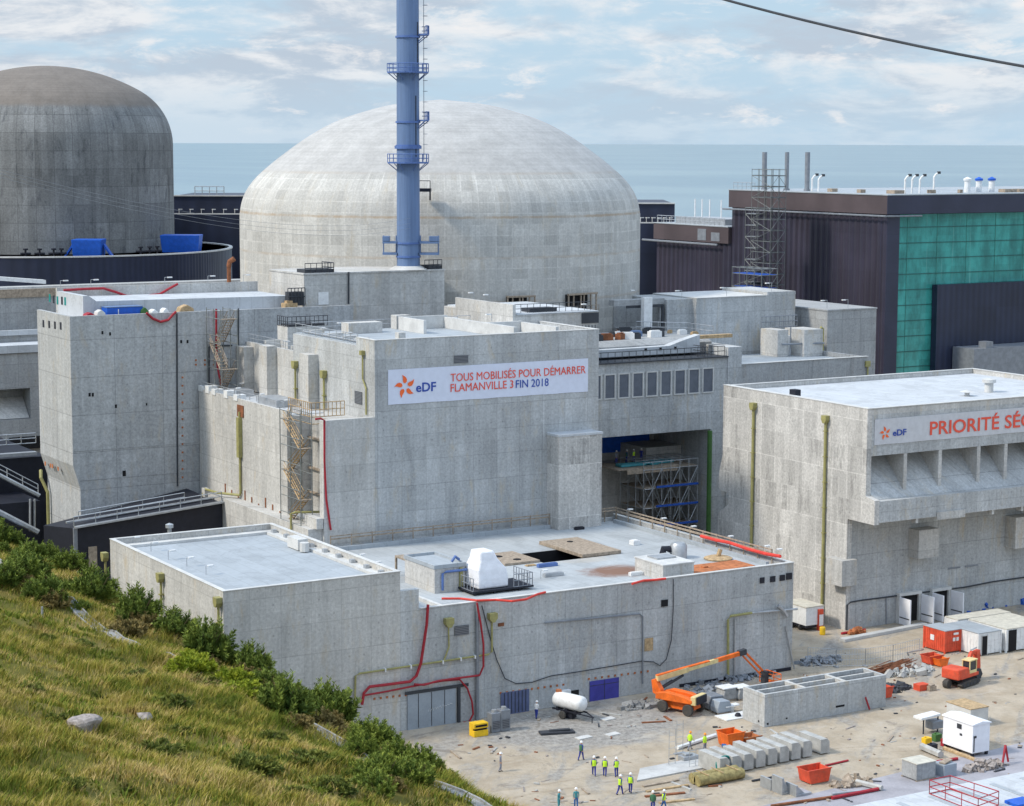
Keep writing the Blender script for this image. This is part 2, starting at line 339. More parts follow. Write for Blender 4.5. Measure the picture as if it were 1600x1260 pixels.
    for nm, c1, c2 in (('gorse_dark', (.045, .085, .014), (.23, .285, .05)), ('gorse_mid', (.06, .11, .018), (.30, .35, .06)), ('gorse_bright', (.17, .24, .02), (.33, .36, .03)), ('bracken', (.10, .09, .028), (.34, .26, .10)), ('olive_tuft', (.05, .085, .016), (.24, .25, .05))):
        k = NT(nm, .7, 0, .2); p = k.pos(True); at = k.n.new('ShaderNodeAttribute'); at.attribute_name = 'tone'
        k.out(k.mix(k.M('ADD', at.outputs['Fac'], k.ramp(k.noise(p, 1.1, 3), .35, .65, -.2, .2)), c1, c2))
    flat('twig', (.10, .07, .04), .9)
    k = NT('louvre', .5, .2, .3); p = k.pos(); z = k.xyz(p)[2]
    k.out(k.mix(k.ramp(k.M('SINE', k.M('MULTIPLY', z, 2*math.pi/.16)), -.3, .3), (.06, .065, .075), (.20, .21, .23)))
special()

# ------------------------------------------------------------------ mesh builder
ORG = {}
def tag(o, label=None, cat=None, group=None, kind=None):
    for a, b in (('label', label), ('category', cat), ('group', group), ('kind', kind)):
        if b: o[a] = b
    return o
def thing(name, label, cat, loc=(0, 0, 0), group=None):
    o = bpy.data.objects.new(name, None); COL.objects.link(o); o.location = loc; o.empty_display_size = .2
    ORG[o] = Vector(loc); return tag(o, label, cat, group)
class MB:
    def __init__(s): s.v = []; s.f = []; s.mi = []; s.cur = 0
    def mat(s, i): s.cur = i; return s
    def add(s, vs, fs):
        b = len(s.v); s.v += [tuple(v) for v in vs]
        for f in fs: s.f.append([b+i for i in f]); s.mi.append(s.cur)
        return s
    def box(s, x0, y0, z0, x1, y1, z1):
        x0, x1 = sorted((x0, x1)); y0, y1 = sorted((y0, y1)); z0, z1 = sorted((z0, z1))
        v = [(x, y, z) for z in (z0, z1) for y in (y0, y1) for x in (x0, x1)]
        return s.add(v, [(0, 2, 3, 1), (4, 5, 7, 6), (0, 1, 5, 4), (2, 6, 7, 3), (0, 4, 6, 2), (1, 3, 7, 5)])
    def obox(s, c, ax, ay, az):   # centre + three half-axis vectors
        c, ax, ay, az = map(Vector, (c, ax, ay, az))
        v = [c+ax*i+ay*j+az*k for k in (-1, 1) for j in (-1, 1) for i in (-1, 1)]
        return s.add(v, [(0, 2, 3, 1), (4, 5, 7, 6), (0, 1, 5, 4), (2, 6, 7, 3), (0, 4, 6, 2), (1, 3, 7, 5)])
    def prism(s, poly, axis, a0, a1):
        def P(p, a): return (a, p[0], p[1]) if axis == 'x' else ((p[0], a, p[1]) if axis == 'y' else (p[0], p[1], a))
        n = len(poly); v = [P(p, a0) for p in poly]+[P(p, a1) for p in poly]
        return s.add(v, [tuple(range(n))[::-1], tuple(range(n, 2*n))]+[(i, (i+1) % n, n+(i+1) % n, n+i) for i in range(n)])
    def tube(s, pts, r, n=6, r1=None):
        pts = [Vector(p) for p in pts]; b = len(s.v); k = len(pts); prev = None
        for i, p in enumerate(pts):
            d = ((pts[min(i+1, k-1)]-pts[max(i-1, 0)])).normalized()
            a = prev if prev is not None and abs(prev.dot(d)) < .95 else (Vector((0, 0, 1)) if abs(d.z) < .9 else Vector((1, 0, 0)))
            e1 = (a-d*a.dot(d)).normalized(); e2 = d.cross(e1); prev = e1
            rr = r if r1 is None else r+(r1-r)*i/(k-1)
            s.v += [tuple(p+(e1*math.cos(2*math.pi*j/n)+e2*math.sin(2*math.pi*j/n))*rr) for j in range(n)]
        for i in range(k-1):
            for j in range(n):
                s.f.append([b+i*n+j, b+i*n+(j+1) % n, b+(i+1)*n+(j+1) % n, b+(i+1)*n+j]); s.mi.append(s.cur)
        s.f.append([b+j for j in range(n)][::-1]); s.mi.append(s.cur)
        s.f.append([b+(k-1)*n+j for j in range(n)]); s.mi.append(s.cur)
        return s
    def lathe(s, prof, c=(0, 0, 0), n=32):
        b = len(s.v); k = len(prof)
        for r, z in prof: s.v += [(c[0]+r*math.cos(2*math.pi*j/n), c[1]+r*math.sin(2*math.pi*j/n), c[2]+z) for j in range(n)]
        for i in range(k-1):
            for j in range(n): s.f.append([b+i*n+j, b+i*n+(j+1) % n, b+(i+1)*n+(j+1) % n, b+(i+1)*n+j]); s.mi.append(s.cur)
        s.f.append([b+j for j in range(n)][::-1]); s.mi.append(s.cur)
        s.f.append([b+(k-1)*n+j for j in range(n)]); s.mi.append(s.cur)
        return s
    def cyl(s, p0, p1, r, n=12): return s.tube([p0, p1], r, n)
    def rail(s, pts, h=1.1, step=1.6, r=.03, rails=2):
        pts = [Vector(p) for p in pts]
        for a, b in zip(pts[:-1], pts[1:]):
            m = max(1, round((b-a).length/step))
            for i in range(m+1): q = a.lerp(b, i/m); s.tube([q, q+Vector((0, 0, h))], r, 4)
            for j in range(rails): o = Vector((0, 0, h*(1-j*.5)-.01)); s.tube([a+o, b+o], r, 4)
        return s
    def build(s, name, mats, parent=None, smooth=False, bevel=0., loc=None, recalc=True):
        if isinstance(mats, str): mats = [mats]
        me = bpy.data.meshes.new(name)
        off = ORG.get(parent, Vector((0, 0, 0))) if parent else None
        if off is None:
            if loc is None:
                a = np.array(s.v); loc = ((a[:, 0].min()+a[:, 0].max())/2, (a[:, 1].min()+a[:, 1].max())/2, a[:, 2].min())
            off = Vector(loc)
        me.from_pydata([(v[0]-off.x, v[1]-off.y, v[2]-off.z) for v in s.v], [], s.f)
        for m in mats: me.materials.append(MATS[m])
        if len(mats) > 1: me.polygons.foreach_set('material_index', s.mi)
        if recalc:
            bm = bmesh.new(); bm.from_mesh(me); bmesh.ops.recalc_face_normals(bm, faces=bm.faces); bm.to_mesh(me); bm.free()
        if smooth:
            me.polygons.foreach_set('use_smooth', [True]*len(me.polygons)); me.set_sharp_from_angle(angle=R(40))
        o = bpy.data.objects.new(name, me); COL.objects.link(o)
        if parent: o.parent = parent; ORG[o] = off
        else: o.location = off; ORG[o] = Vector(off)
        if bevel:
            b = o.modifiers.new('bevel', 'BEVEL'); b.width = bevel; b.segments = 2; b.limit_method = 'ANGLE'
        return o
def build_each(mb, name, mats, parent, **k):      # every separate piece becomes a part of its own
    n = len(mb.v); par = list(range(n))
    def find(i):
        while par[i] != i: par[i] = par[par[i]]; i = par[i]
        return i
    for f in mb.f:
        r0 = find(f[0])
        for i in f[1:]: par[find(i)] = r0
    groups = {}
    for f, mi in zip(mb.f, mb.mi): groups.setdefault(find(f[0]), []).append((f, mi))
    for fs in groups.values():
        q = MB(); mp = {}
        for f, mi in fs:
            for i in f:
                if i not in mp: mp[i] = len(q.v); q.v.append(mb.v[i])
            q.f.append([mp[i] for i in f]); q.mi.append(mi)
        q.build(name, mats, parent, **k)
def structure(name, mb, mats, **k): return tag(mb.build(name, mats, **k), kind='structure')
def copy_tree(o, parent=None):
    c = o.copy(); COL.objects.link(c)
    if parent: c.parent = parent
    for ch in list(o.children): copy_tree(ch, c)
    return c
def vrect(v, a, b, t=.06, off=.03):      # rectangle on a wall facing -Y, given by two photo corners
    p = PV(*a, v); q = PV(*b, v); return (p.x, v-off-t, q.z, q.x, v-off, p.z)
def np_mesh(name, V, T, mat, parent=None, loc=(0, 0, 0), tone=None):
    me = bpy.data.meshes.new(name); n = len(V); t = len(T)
    me.vertices.add(n); me.vertices.foreach_set('co', np.asarray(V, np.float32).ravel())
    me.loops.add(3*t); me.loops.foreach_set('vertex_index', np.asarray(T, np.int32).ravel())
    me.polygons.add(t); me.polygons.foreach_set('loop_start', np.arange(0, 3*t, 3, dtype=np.int32)); me.polygons.foreach_set('loop_total', np.full(t, 3, np.int32))
    if tone is not None:
        a = me.attributes.new('tone', 'FLOAT', 'POINT'); a.data.foreach_set('value', np.asarray(tone, np.float32))
    me.update(calc_edges=True); me.materials.append(MATS[mat])
    o = bpy.data.objects.new(name, me); COL.objects.link(o); o.location = loc
    if parent: o.parent = parent
    ORG[o] = Vector(loc)
    return o
def text(name, s, mat, parent, x0, x1, y, zc, height, bold=.0):   # lettering on a wall facing -Y
    cu = bpy.data.curves.new(name, 'FONT'); cu.body = s; cu.size = 1; cu.extrude = .015; cu.offset = bold; cu.resolution_u = 3
    tmp = bpy.data.objects.new('t', cu); COL.objects.link(tmp); bpy.context.view_layer.update()
    me = bpy.data.meshes.new_from_object(tmp.evaluated_get(bpy.context.evaluated_depsgraph_get())); bpy.data.objects.remove(tmp)
    n = len(me.vertices); a = np.empty(n*3, np.float32); me.vertices.foreach_get('co', a); a = a.reshape(-1, 3)
    w = a[:, 0].max()-a[:, 0].min(); hgt = a[:, 1].max()-a[:, 1].min(); off = ORG.get(parent, Vector())
    b = np.empty_like(a); b[:, 0] = x0+(a[:, 0]-a[:, 0].min())*(x1-x0)/w; b[:, 2] = zc+(a[:, 1]-a[:, 1].min()-hgt/2)*height/hgt; b[:, 1] = y-a[:, 2]
    b -= np.array(off); me.vertices.foreach_set('co', b.ravel()); me.materials.clear(); me.materials.append(MATS[mat]); me.update(); me.name = name
    o = bpy.data.objects.new(name, me); COL.objects.link(o); o.parent = parent; ORG[o] = off; return o
def petals(cx, y, cz, r, parent):      # five flame-shaped petals turning round an empty centre
    mb = MB()
    for k in range(5):
        a = math.pi/2+.12-k*2*math.pi/5; e = Vector((math.cos(a), 0, math.sin(a))); q = Vector((-math.sin(a), 0, math.cos(a)))
        prof = [(.26, -.02), (.38, -.20), (.60, -.24), (.82, -.12), (1.02, .16), (.78, .12), (.55, .15), (.36, .13)]
        P = [Vector((cx, y, cz))+e*(u*r)+q*(w*r) for u, w in prof]; n = len(P)
        mb.add([(p.x, y, p.z) for p in P]+[(p.x, y-.03, p.z) for p in P], [tuple(range(n)), tuple(range(n, 2*n))]+[(i, (i+1) % n, n+(i+1) % n, n+i) for i in range(n)])
    return mb.build('logo_petals', 'logo_orange', parent)

# ================================================================== SETTING
structure('ground', MB().add([(-200, -100, 0), (420, -100, 0), (420, 520, 0), (-200, 520, 0)], [(0, 1, 2, 3)]), 'ground_gravel')
structure('sea', MB().add([(-90000, -90000, -12.4), (150000, -90000, -12.4), (150000, 150000, -12.4), (-90000, 150000, -12.4)], [(0, 1, 2, 3)]), 'sea_water')
def hz(x, y):
    x = np.asarray(x, float); y = np.asarray(y, float)
    w = .35*np.sin(x*.23+1.3*np.sin(y*.11))+.3*np.sin(y*.31+x*.17)+.18*np.sin(x*.71+.6*y)+.12*np.sin(1.3*y-.5*x)
    a = 12.2+.31*(70-x)+w+1.2*np.exp(-((x-52)/7)**2-((y-108)/10)**2)+np.maximum(0, 20-x)*.12
    b = 12.9-1.3*(x-70)
    k = 1.2; return -np.log(np.exp(-a/k)+np.exp(-b/k))*k
hx = np.arange(-24, 86.1, 1.0); hy = np.arange(40, 300.1, 1.3)
gx, gy = np.meshgrid(hx, hy); gz = np.maximum(hz(gx, gy), -1.); nx_, ny_ = len(hx), len(hy)
hm = MB(); hm.v = [tuple(p) for p in np.stack([gx.ravel(), gy.ravel(), gz.ravel()], 1)]
hm.f = [[j*nx_+i, j*nx_+i+1, (j+1)*nx_+i+1, (j+1)*nx_+i] for j in range(ny_-1) for i in range(nx_-1)]; hm.mi = [0]*len(hm.f)
structure('hillside', hm, 'hill_soil', smooth=True)
def PH(x, y):      # where the sight line through a photo pixel meets the hillside
    d = ray(x, y); t = 40.
    while t < 400:
        p = CAM+d*t
        if p.z < float(hz(p.x, p.y)): return p
        t += .5
    return p
# pavement strip and tarmac road at the lower right of the yard
a, b, c, d = PZ(985, 1222), PZ(1130, 1180), PZ(1108, 1198), PZ(960, 1245)
pv = [PZ(1000, 1203), PZ(1108, 1182), PZ(1130, 1196), PZ(995, 1222)]
structure('pavement', MB().prism([(p.x, p.y) for p in pv], 'z', .0, .14), 'pavement')
r0, r1, r2, r3 = PZ(1180, 1262), PZ(1640, 1150), PZ(1700, 1180), PZ(1240, 1290)
structure('road', MB().add([(r0.x, r0.y, .006), (r1.x, r1.y, .006), (r2.x, r2.y-6, .006), (r3.x, r3.y-10, .006)], [(0, 1, 2, 3)]), 'tarmac')

# ================================================================== BUILDINGS
def lamp(mb, p, h=1.1, dx=.5, dy=0.):      # small roof lamp: post, arm, white head
    p = Vector(p)
    mb.mat(0).tube([p, p+Vector((0, 0, h))], .035, 5)
    e = p+Vector((dx, dy, h)); mb.tube([p+Vector((0, 0, h)), e], .03, 4)
    mb.mat(1).obox(e+Vector((0, 0, -.02)), (.30, 0, 0), (0, .16, 0), (0, 0, .07)); mb.mat(0)
def lamps(parent, pts, **k):
    for p in pts:
        m = MB(); lamp(m, p, **k); m.build('roof_lamp', ['galvanised', 'white_paint'], parent)
def downpipe_u(parent, u, y, z0, z1, mat='pipe_yellow', r=.13):     # on a wall facing -X
    m = MB(); m.cyl((u-.25, y, z0), (u-.25, y, z1-.8), r, 8)
    m.prism([(y-.42, z1), (y+.42, z1), (y+.42, z1-.5), (y+.18, z1-.9), (y-.18, z1-.9), (y-.42, z1-.5)], 'x', u-.62, u-.02)
    for z in np.arange(z0+1.5, z1-1.5, 3.): m.box(u-.45, y-.22, z, u, y+.22, z+.12)
    return m.build('downpipe', mat, parent)
def parapet(mb, x0, y0, x1, y1, z0, z1, t=.35):
    mb.box(x0, y0, z0, x1, y0+t, z1); mb.box(x0, y1-t, z0, x1, y1, z1)
    mb.box(x0, y0+t, z0, x0+t, y1-t, z1); mb.box(x1-t, y0+t, z0, x1, y1-t, z1)
def coping(mb, x0, y0, x1, y1, z, t=.35, o=.06, h=.07):
    parapet(mb, x0-o, y0-o, x1+o, y1+o, z+.003, z+h, t+2*o)

# ---- service building (left, raised flat roof)
LX0, LX1, VF, LY1, LZ = 73.5, 91.6, 175.0, 204.5, 15.55
B = thing('concrete_building', 'bare concrete building with raised grey flat roof beside the grassy slope', 'building', (82, 190, 0))
m = MB().box(LX0, VF, 0, LX1, LY1, 14.6); parapet(m, LX0, VF, LX1, LY1, 14.6, LZ); m.build('wall', 'concrete_pale', B)
MB().box(LX0+.35, VF+.35, 14.604, LX1-.35, LY1-.35, 14.72).build('roof', 'membrane_grey', B)
m = MB(); coping(m, LX0, VF, LX1, LY1, LZ); m.box(LX0+.36, LY1-1.5, 14.73, LX1-.36, LY1-.36, 15.0); m.box(LX1-1.3, VF+.4, 14.73, LX1-.36, LY1-1.6, 15.0); m.build('coping', 'coping', B)
for x, y0 in ((255, 900), (345, 938)): p = PU(x, y0, LX0); downpipe_u(B, LX0, p.y, 2, p.z+.3)
p = PU(168, 866, LX0); downpipe_u(B, LX0, p.y, 4, p.z+.2)
lamps(B, [PZ(*q, 14.7) for q in ((208, 853), (236, 862), (263, 875), (292, 886), (322, 899))], h=.9, dx=.45)
m = MB(); q = PZ(465, 856, 14.8); m.box(q.x-.6, q.y-1.4, 14.8, q.x+.5, q.y+1.2, 15.9); m.cyl((q.x-.2, q.y-2.1, 14.8), (q.x-.2, q.y-2.1, 15.7), .5, 10); build_each(m, 'roof_vent', 'coping', B)
m = MB()
for k in range(9): y = VF+2.2+k*3.1; m.box(LX1-1.0, y, 15.0, LX1-.55, y+.5, 15.35)
build_each(m, 'cable_tray', 'galvanised', B)
m = MB(); q = PZ(265, 838, 15.0); m.cyl((q.x, q.y, 14.7), (q.x, q.y, 16.0), .22, 10); m.lathe([(.02, 0), (.42, .0), (.42, .35), (.05, .5)], (q.x, q.y, 15.9), 12); m.build('chimney', 'galvanised', B)

# ---- annex building (wide low roof in front)
AX0, AX1, AY1, AZ = 91.6, 138.9, 209.35, 11.7
B = thing('concrete_annex', 'long low concrete annex with cluttered pale flat roof in the middle of the yard', 'building', (115, 190, 0))
h0, h1 = PZ(792, 862, 11), PZ(946, 873, 11); HX0, HX1, HY0, HY1 = 117.5, 126.2, 191.2, 196.8
m = MB().box(AX0, VF+.012, 0, AX1, AY1, 9.4)
m.box(AX0, VF+.012, 9.4, AX1, HY0, 10.9); m.box(AX0, HY1, 9.4, AX1, AY1, 10.9); m.box(AX0, HY0, 9.4, HX0, HY1, 10.9); m.box(HX1, HY0, 9.4, AX1, HY1, 10.9)
m.box(AX0, VF+.012, 10.9, AX1, VF+.4, AZ); m.box(AX1-.4, VF+.4, 10.9, AX1, AY1, AZ); m.box(AX0+.01, AY1-.35, 10.9, AX1-.41, AY1, 11.4)
m.box(AX0, VF+.012, 11.705, 93.6, VF+.6, 13.65); m.build('wall', 'concrete_fresh', B)
m = MB().box(AX0, VF+.41, 10.904, AX1-.41, HY0, 11.0); m.box(AX0, HY1, 10.904, AX1-.41, AY1-.36, 11.0); m.box(AX0, HY0, 10.904, HX0, HY1, 11.0); m.box(HX1, HY0, 10.904, AX1-.41, HY1, 11.0)
m.build('roof', 'annex_roof', B)
m = MB().box(HX0+.02, HY0+.02, 9.402, HX1-.02, HY1-.02, 9.44); t = .12
m.box(HX0, HY0, 9.45, HX0+t, HY1, 10.99).box(HX1-t, HY0, 9.45, HX1, HY1, 10.99).box(HX0+t, HY0, 9.45, HX1-t, HY0+t, 10.99).box(HX0+t, HY1-t, 9.45, HX1-t, HY1, 10.99)
m.build('hatch_pit', 'dark_hole', B)
m = MB().box(AX0+2.2, VF-.04, AZ+.003, AX1+.05, VF+.42, AZ+.07); m.box(AX1-.43, VF+.43, AZ+.003, AX1+.05, AY1, AZ+.07)
m.box(93.9, VF+.45, 11.003, 94.5, 190, 11.5); m.box(96.9, VF+.45, 11.003, 97.3, 184, 11.35); m.build('coping', 'coping', B)
m = MB()   # timber guard board along the far and right roof edges
for x0, y0, x1, y1 in ((100.5, 208.6, 129.0, 208.6), (135.2, 208.6, 138.4, 208.6), (138.3, 208.3, 138.3, 178)):
    n = max(2, int(math.hypot(x1-x0, y1-y0)/2.4))
    for i in range(n+1): x = x0+(x1-x0)*i/n; y = y0+(y1-y0)*i/n; m.box(x-.05, y-.05, 11.0, x+.05, y+.05, 12.75)
    if y0 == y1: m.box(x0, y0-.1, 12.25, x1, y0-.06, 12.42); m.box(x0, y0-.1, 12.6, x1, y0-.06, 12.72)
    else: m.box(x0-.1, y1, 12.15, x0-.06, y0, 12.4); m.box(x0-.1, y1, 12.6, x0-.06, y0, 12.74)
m.build('guard_rail', 'timber_grey', B)
m = MB().box(101, 208.0, 11.003, 128.8, 208.5, 11.45); m.box(137.5, 178, 11.003, 137.9, 207.8, 11.4); m.build('kerb_upstand', 'membrane_grey', B)
def wallpart(name, a, b, mat, t=.06, off=.03, par=None, v=VF, bev=0): return MB().box(*vrect(v, a, b, t, off)).build(name, mat, par or B, bevel=bev)
dr = wallpart('sliding_door', (636, 1086), (711, 1146), 'door_grey', .1)
m = MB(); x0, y0, z0, x1, y1, z1 = vrect(VF, (632, 1082), (714, 1146), .1); m.box(x0, y0-.06, z1-.25, x1+1.2, y0, z1+.05); m.box(x1, y0-.1, 0, x1+.28, y1, z1+.0)
for k in range(1, 4): x = x0+(x1-x0)*k/4; m.box(x-.03, y0-.03, .1, x+.03, y0-.003, z1-.3)
m.build('door_track', 'steel_dark', dr)
m = MB(); dx0, dx1 = PV(668, 1120, VF).x, PV(706, 1120, VF).x     # chalk scribble
for k in range(9): q = dx0+(dx1-dx0)*k/9; m.tube([(q, VF-.15, 1.55+.06*k), (q+.16, VF-.15, 1.85+.08*(k % 3)), (q+.26, VF-.15, 1.5+.06*k)], .02, 4)
m.build('chalk_mark', 'white_paint', dr)
dr = wallpart('shutter_door', (782, 1083), (826, 1134), 'door_slate')
m = MB(); x0, y0, z0, x1, y1, z1 = vrect(VF, (782, 1083), (826, 1134))
for k in range(1, 8): x = x0+(x1-x0)*k/8; m.box(x-.025, y0-.05, .1, x+.025, y0-.003, z1-.05)
m.build('rib', 'steel_dark', dr)
dr = wallpart('double_door', (921, 1065), (966, 1112), 'door_purple'); x0, y0, z0, x1, y1, z1 = vrect(VF, (921, 1065), (966, 1112))
MB().box((x0+x1)/2-.025, y0-.02, .05, (x0+x1)/2+.025, y0-.003, z1-.05).box(x0, y0-.03, z1-.5, x1, y0-.003, z1-.45).build('seam', 'steel_dark', dr)
wallpart('doorway', (888, 1080), (904, 1108), 'dark_hole', .02)
m = MB().box(*vrect(VF, (869, 1079), (888, 1093), .5)); m.build('air_conditioner', 'white_paint', B, bevel=.05)
MB().box(*vrect(VF, (710, 979), (732, 991), .06)).build('vent_grille', 'louvre', B)
wallpart('window', (1033, 938), (1043, 947), 'dark_hole'); wallpart('vent_grille', (778, 974), (787, 978), 'rust')
for q in ((1187, 903, 1194, 911), (1203, 901, 1211, 909), (1218, 899, 1226, 907), (1228, 896, 1237, 905)): wallpart('window', q[:2], q[2:], 'black_sheet', .05)
wallpart('wall_plate', (1007, 998), (1020, 1016), 'timber', .02)
def vpath(v, pts, off=.2): return [PV(x, y, v)+Vector((0, -off, 0)) for x, y in pts]
m = MB()
for (a, b, n) in (((782, 1083), (880, 1070), 11), ((920, 1061), (1012, 1049), 10), ((585, 1092), (634, 1086), 6)):
    for k in range(n): q = PV(a[0]+(b[0]-a[0])*k/(n-1), a[1]+(b[1]-a[1])*k/(n-1), VF); m.box(q.x-.1, VF-.07, q.z-.1, q.x+.1, VF-.003, q.z+.1)
m.build('anchor_plates', 'rust_orange', B)
m = MB(); m.tube(vpath(VF, [(767, 962), (767, 1018), (762, 1022), (560, 1052), (554, 1056), (553, 1100)]), .10, 8); m.tube(vpath(VF, [(699, 975), (700, 1010), (692, 1032)]), .08, 8)
for (x, y) in ((767, 965), (699, 973)):
    q = PV(x, y, VF); m.prism([(q.x-.45, q.z+.5), (q.x+.45, q.z+.5), (q.x+.45, q.z), (q.x+.15, q.z-.4), (q.x-.15, q.z-.4), (q.x-.45, q.z)], 'y', VF-.6, VF-.02)
build_each(m, 'drain_pipe', 'pipe_yellow', B)
m = MB(); m.tube(vpath(VF, [(1135, 1066), (1135, 968), (1139, 962), (1172, 957)], .3), .14, 8); build_each(m, 'drain_pipe', 'pipe_yellow', B)
m = MB(); m.tube(vpath(VF, [(1172, 957), (1243, 951)], .3), .12, 8); m.tube(vpath(VF, [(1146, 1060), (1147, 968)], .15), .1, 6); m.tube(vpath(VF, [(1226, 978), (1240, 1045)], .15), .08, 5); m.tube(vpath(VF, [(1212, 946), (1222, 955), (1226, 962)], .4), .2, 6); m.build('grey_pipe', 'galvanised', B)
m = MB()
for x, y in ((600, 1046.5), (640, 1041), (690, 1034), (718, 1029.5), (740, 1026)): q = PV(x, y, VF); m.box(q.x-.07, VF-.36, q.z-.17, q.x+.07, VF-.003, q.z+.17)
build_each(m, 'pipe_clamp', 'white_paint', B)
m = MB(); m.tube(vpath(VF, [(744, 943), (744, 1142)], .2), .17, 8); m.tube(vpath(VF, [(850, 973), (998, 959), (1003, 963), (1003, 1068)], .15), .085, 6); build_each(m, 'conduit', 'steel_grey', B)
m = MB(); m.box(124.2, VF-.12, .02, 138.7, VF-.004, .36); m.build('base_course', 'black_sheet', B)
lamps(B, [PZ(*q, 11.0) for q in ((638, 822), (725, 820), (812, 814), (560, 880), (585, 892), (845, 905))], h=.9, dx=.5)
lamps(B, [(138.6, PZ(x, y, 11.7).y, 11.7) for x, y in ((953, 812), (1010, 826), (1064, 838), (1130, 853), (1192, 868), (1222, 872))], h=1.0, dx=.5)
for x, y, top in ((665, 832, 785), (755, 820, 776), (885, 818, 771)):
    q = PZ(x, y, 11.0); h = (y-top)*q.y/F*1.13
    m = MB(); m.tube([q, q+Vector((0, 0, h))], .05, 6); m.mat(1).obox(q+Vector((.1, -.1, h)), (.3, 0, 0), (0, .22, 0), (0, 0, .12)); m.build('floodlight', ['steel_dark', 'white_paint'], B)
B_ANNEX = B

# ---- banner building
X0, X1, Y0, Y1, Z1 = 106.5, 136.3, 209.4, 231., 34.1
B = thing('reactor_annex', 'tall concrete block carrying the white banner, in front of the pale dome', 'building', (121, 220, 0))
m = MB().box(X0, Y0, 0, X1, Y1, 33.2); m.box(X0, Y0, 33.2, X1, Y0+.4, Z1); m.box(X1-.4, Y0+.4, 33.2, X1, Y1, Z1); m.box(X0, Y0+.4, 33.2, X0+.4, 214, Z1)
m.build('wall', 'concrete_fresh', B)
m = MB(); m.box(100.1, Y0+.01, 0, X0-.01, Y0+1.0, 25.5); m.box(103., Y0+1.01, 0, X0-.01, 219, 25.0); m.box(100.1, 219.01, 0, X0-.01, 245.2, 24.9)
m.box(100.1, 219.01, 24.9, 100.45, 245.2, 25.5); m.box(98.4, 209.9, 0, 100.09, 238.6, 13.4); m.box(100.1, Y0+1.02, 0, 102.99, 219, 13.6)
build_each(m, 'terrace_wall', 'concrete_pale', B)
m = MB(); m.box(X0, 231.01, 25, 119.5, 245.2, 30.2); m.box(X0-.02, 214, 33.195, X0, 214.1, 33.2)
m.box(X0, 231.02, 30.2, X0+.5, 245.2, 31.1); build_each(m, 'terrace_wall', 'concrete_pale', B)
# piers and roof of the left flank
m = MB()
for y in (224.0, 235.8): m.box(X0-1.3, y, 24.95, X0-.012, y+2.4, 31.3)
m.box(X0-1.3, 242.8, 24.95, X0-.012, 245.2, 30.6); build_each(m, 'pier', 'concrete_pale', B)
m = MB().box(X0+.41, Y0+.41, 33.205, X1-.41, Y1, 33.32).box(X0+.51, 231.2, 30.205, 119.4, 245.1, 30.4); m.build('roof', 'membrane_grey', B)
MB().box(100.5, 219.5, 24.905, X0-1.4, 245, 25.02).box(100.3, 211.2, 13.605, 102.9, 218.8, 13.7).build('terrace_roof', 'membrane_white', B)
m = MB(); m.box(X0-.05, Y0-.05, Z1+.003, X1+.05, Y0+.45, Z1+.08); m.box(X1-.45, Y0+.46, Z1+.003, X1+.05, Y1, Z1+.08); m.box(X0-.05, Y0+.46, Z1+.003, X0+.45, 214, Z1+.08); m.build('coping', 'coping', B)
# roof upstands and penthouse
a, b = PZ(662, 512, 34.1), PZ(752, 505, 34.1)
m = MB(); m.box(a.x, a.y, 33.33, a.x+.4, a.y+6.5, 34.95); m.box(a.x+.4, a.y+6.1, 33.33, 126, a.y+6.5, 34.9); m.box(125.5, 211, 33.33, 126., a.y+6.0, 34.7); m.box(126.01, 219, 33.33, 131.5, 219.4, 34.6); m.box(131.2, 210.9, 33.33, 131.6, 218.9, 34.5); build_each(m, 'roof_upstand', 'coping', B)
m = MB(); m.box(132.2, 222.5, 33.33, 144.6, 240, 35.0); m.box(132.2, 222.51, 35.0, 132.6, 237, 36.3); m.build('penthouse', 'concrete_pale', B)
m = MB(); m.box(132.7, 222.4, 35.003, 144.7, 240, 35.14); m.build('penthouse_roof', 'membrane_white', B)
m = MB(); m.rail([(133, 223.5, 35.14), (144.2, 223.5, 35.14)], 1.1, .9, .04, 3); m.box(135.5, 224, 35.15, 139.5, 226, 35.6); m.box(142.2, 222.36, 33.6, 144.7, 222.47, 34.9); m.build('roof_rail', 'steel_dark', B)
lamps(B, [(132.3, 228.5, 36.3), (132.4, 232.5, 36.3), (126, 217, 34.9), (143.2, 222.8, 35.1)], h=.9, dx=-.5)
MB().box(*vrect(Y0, (709, 556), (731, 567), .06)).build('vent_grille', 'louvre', B)
MB().box(X0-.09, PU(566, 601, X0).y, 26.6, X0-.02, PU(566, 601, X0).y+1.8, 28.0).build('vent_grille', 'louvre', B)
x0, y0, z0, x1, y1, z1 = vrect(Y0, (855, 676), (921, 826))
m = MB().box(x0, Y0-2.6, 11, x1, Y0-.012, 22.0); m.build('shaft', 'concrete_mottled', B)
MB().box(x0-.1, Y0-2.7, 22.003, x1+.1, Y0-.014, 22.25).build('shaft_coping', 'membrane_white', B)
for y, zt in ((229.9, 30.0), (222.0, 29.6)): downpipe_u(B, X0, y, 25.1, zt, r=.14)
p0 = PU(569, 548, X0); m = MB(); m.box(X0-.5, p0.y-.3, p0.z-.5, X0-.02, p0.y+.3, p0.z); m.tube([(X0-.2, p0.y, p0.z), (X0-.2, p0.y, p0.z-3.2), (X0-.2, p0.y-.8, p0.z-4.2), (X0-.2, p0.y-.8, 25.6)], .11, 6); build_each(m, 'downpipe', 'pipe_yellow', B)
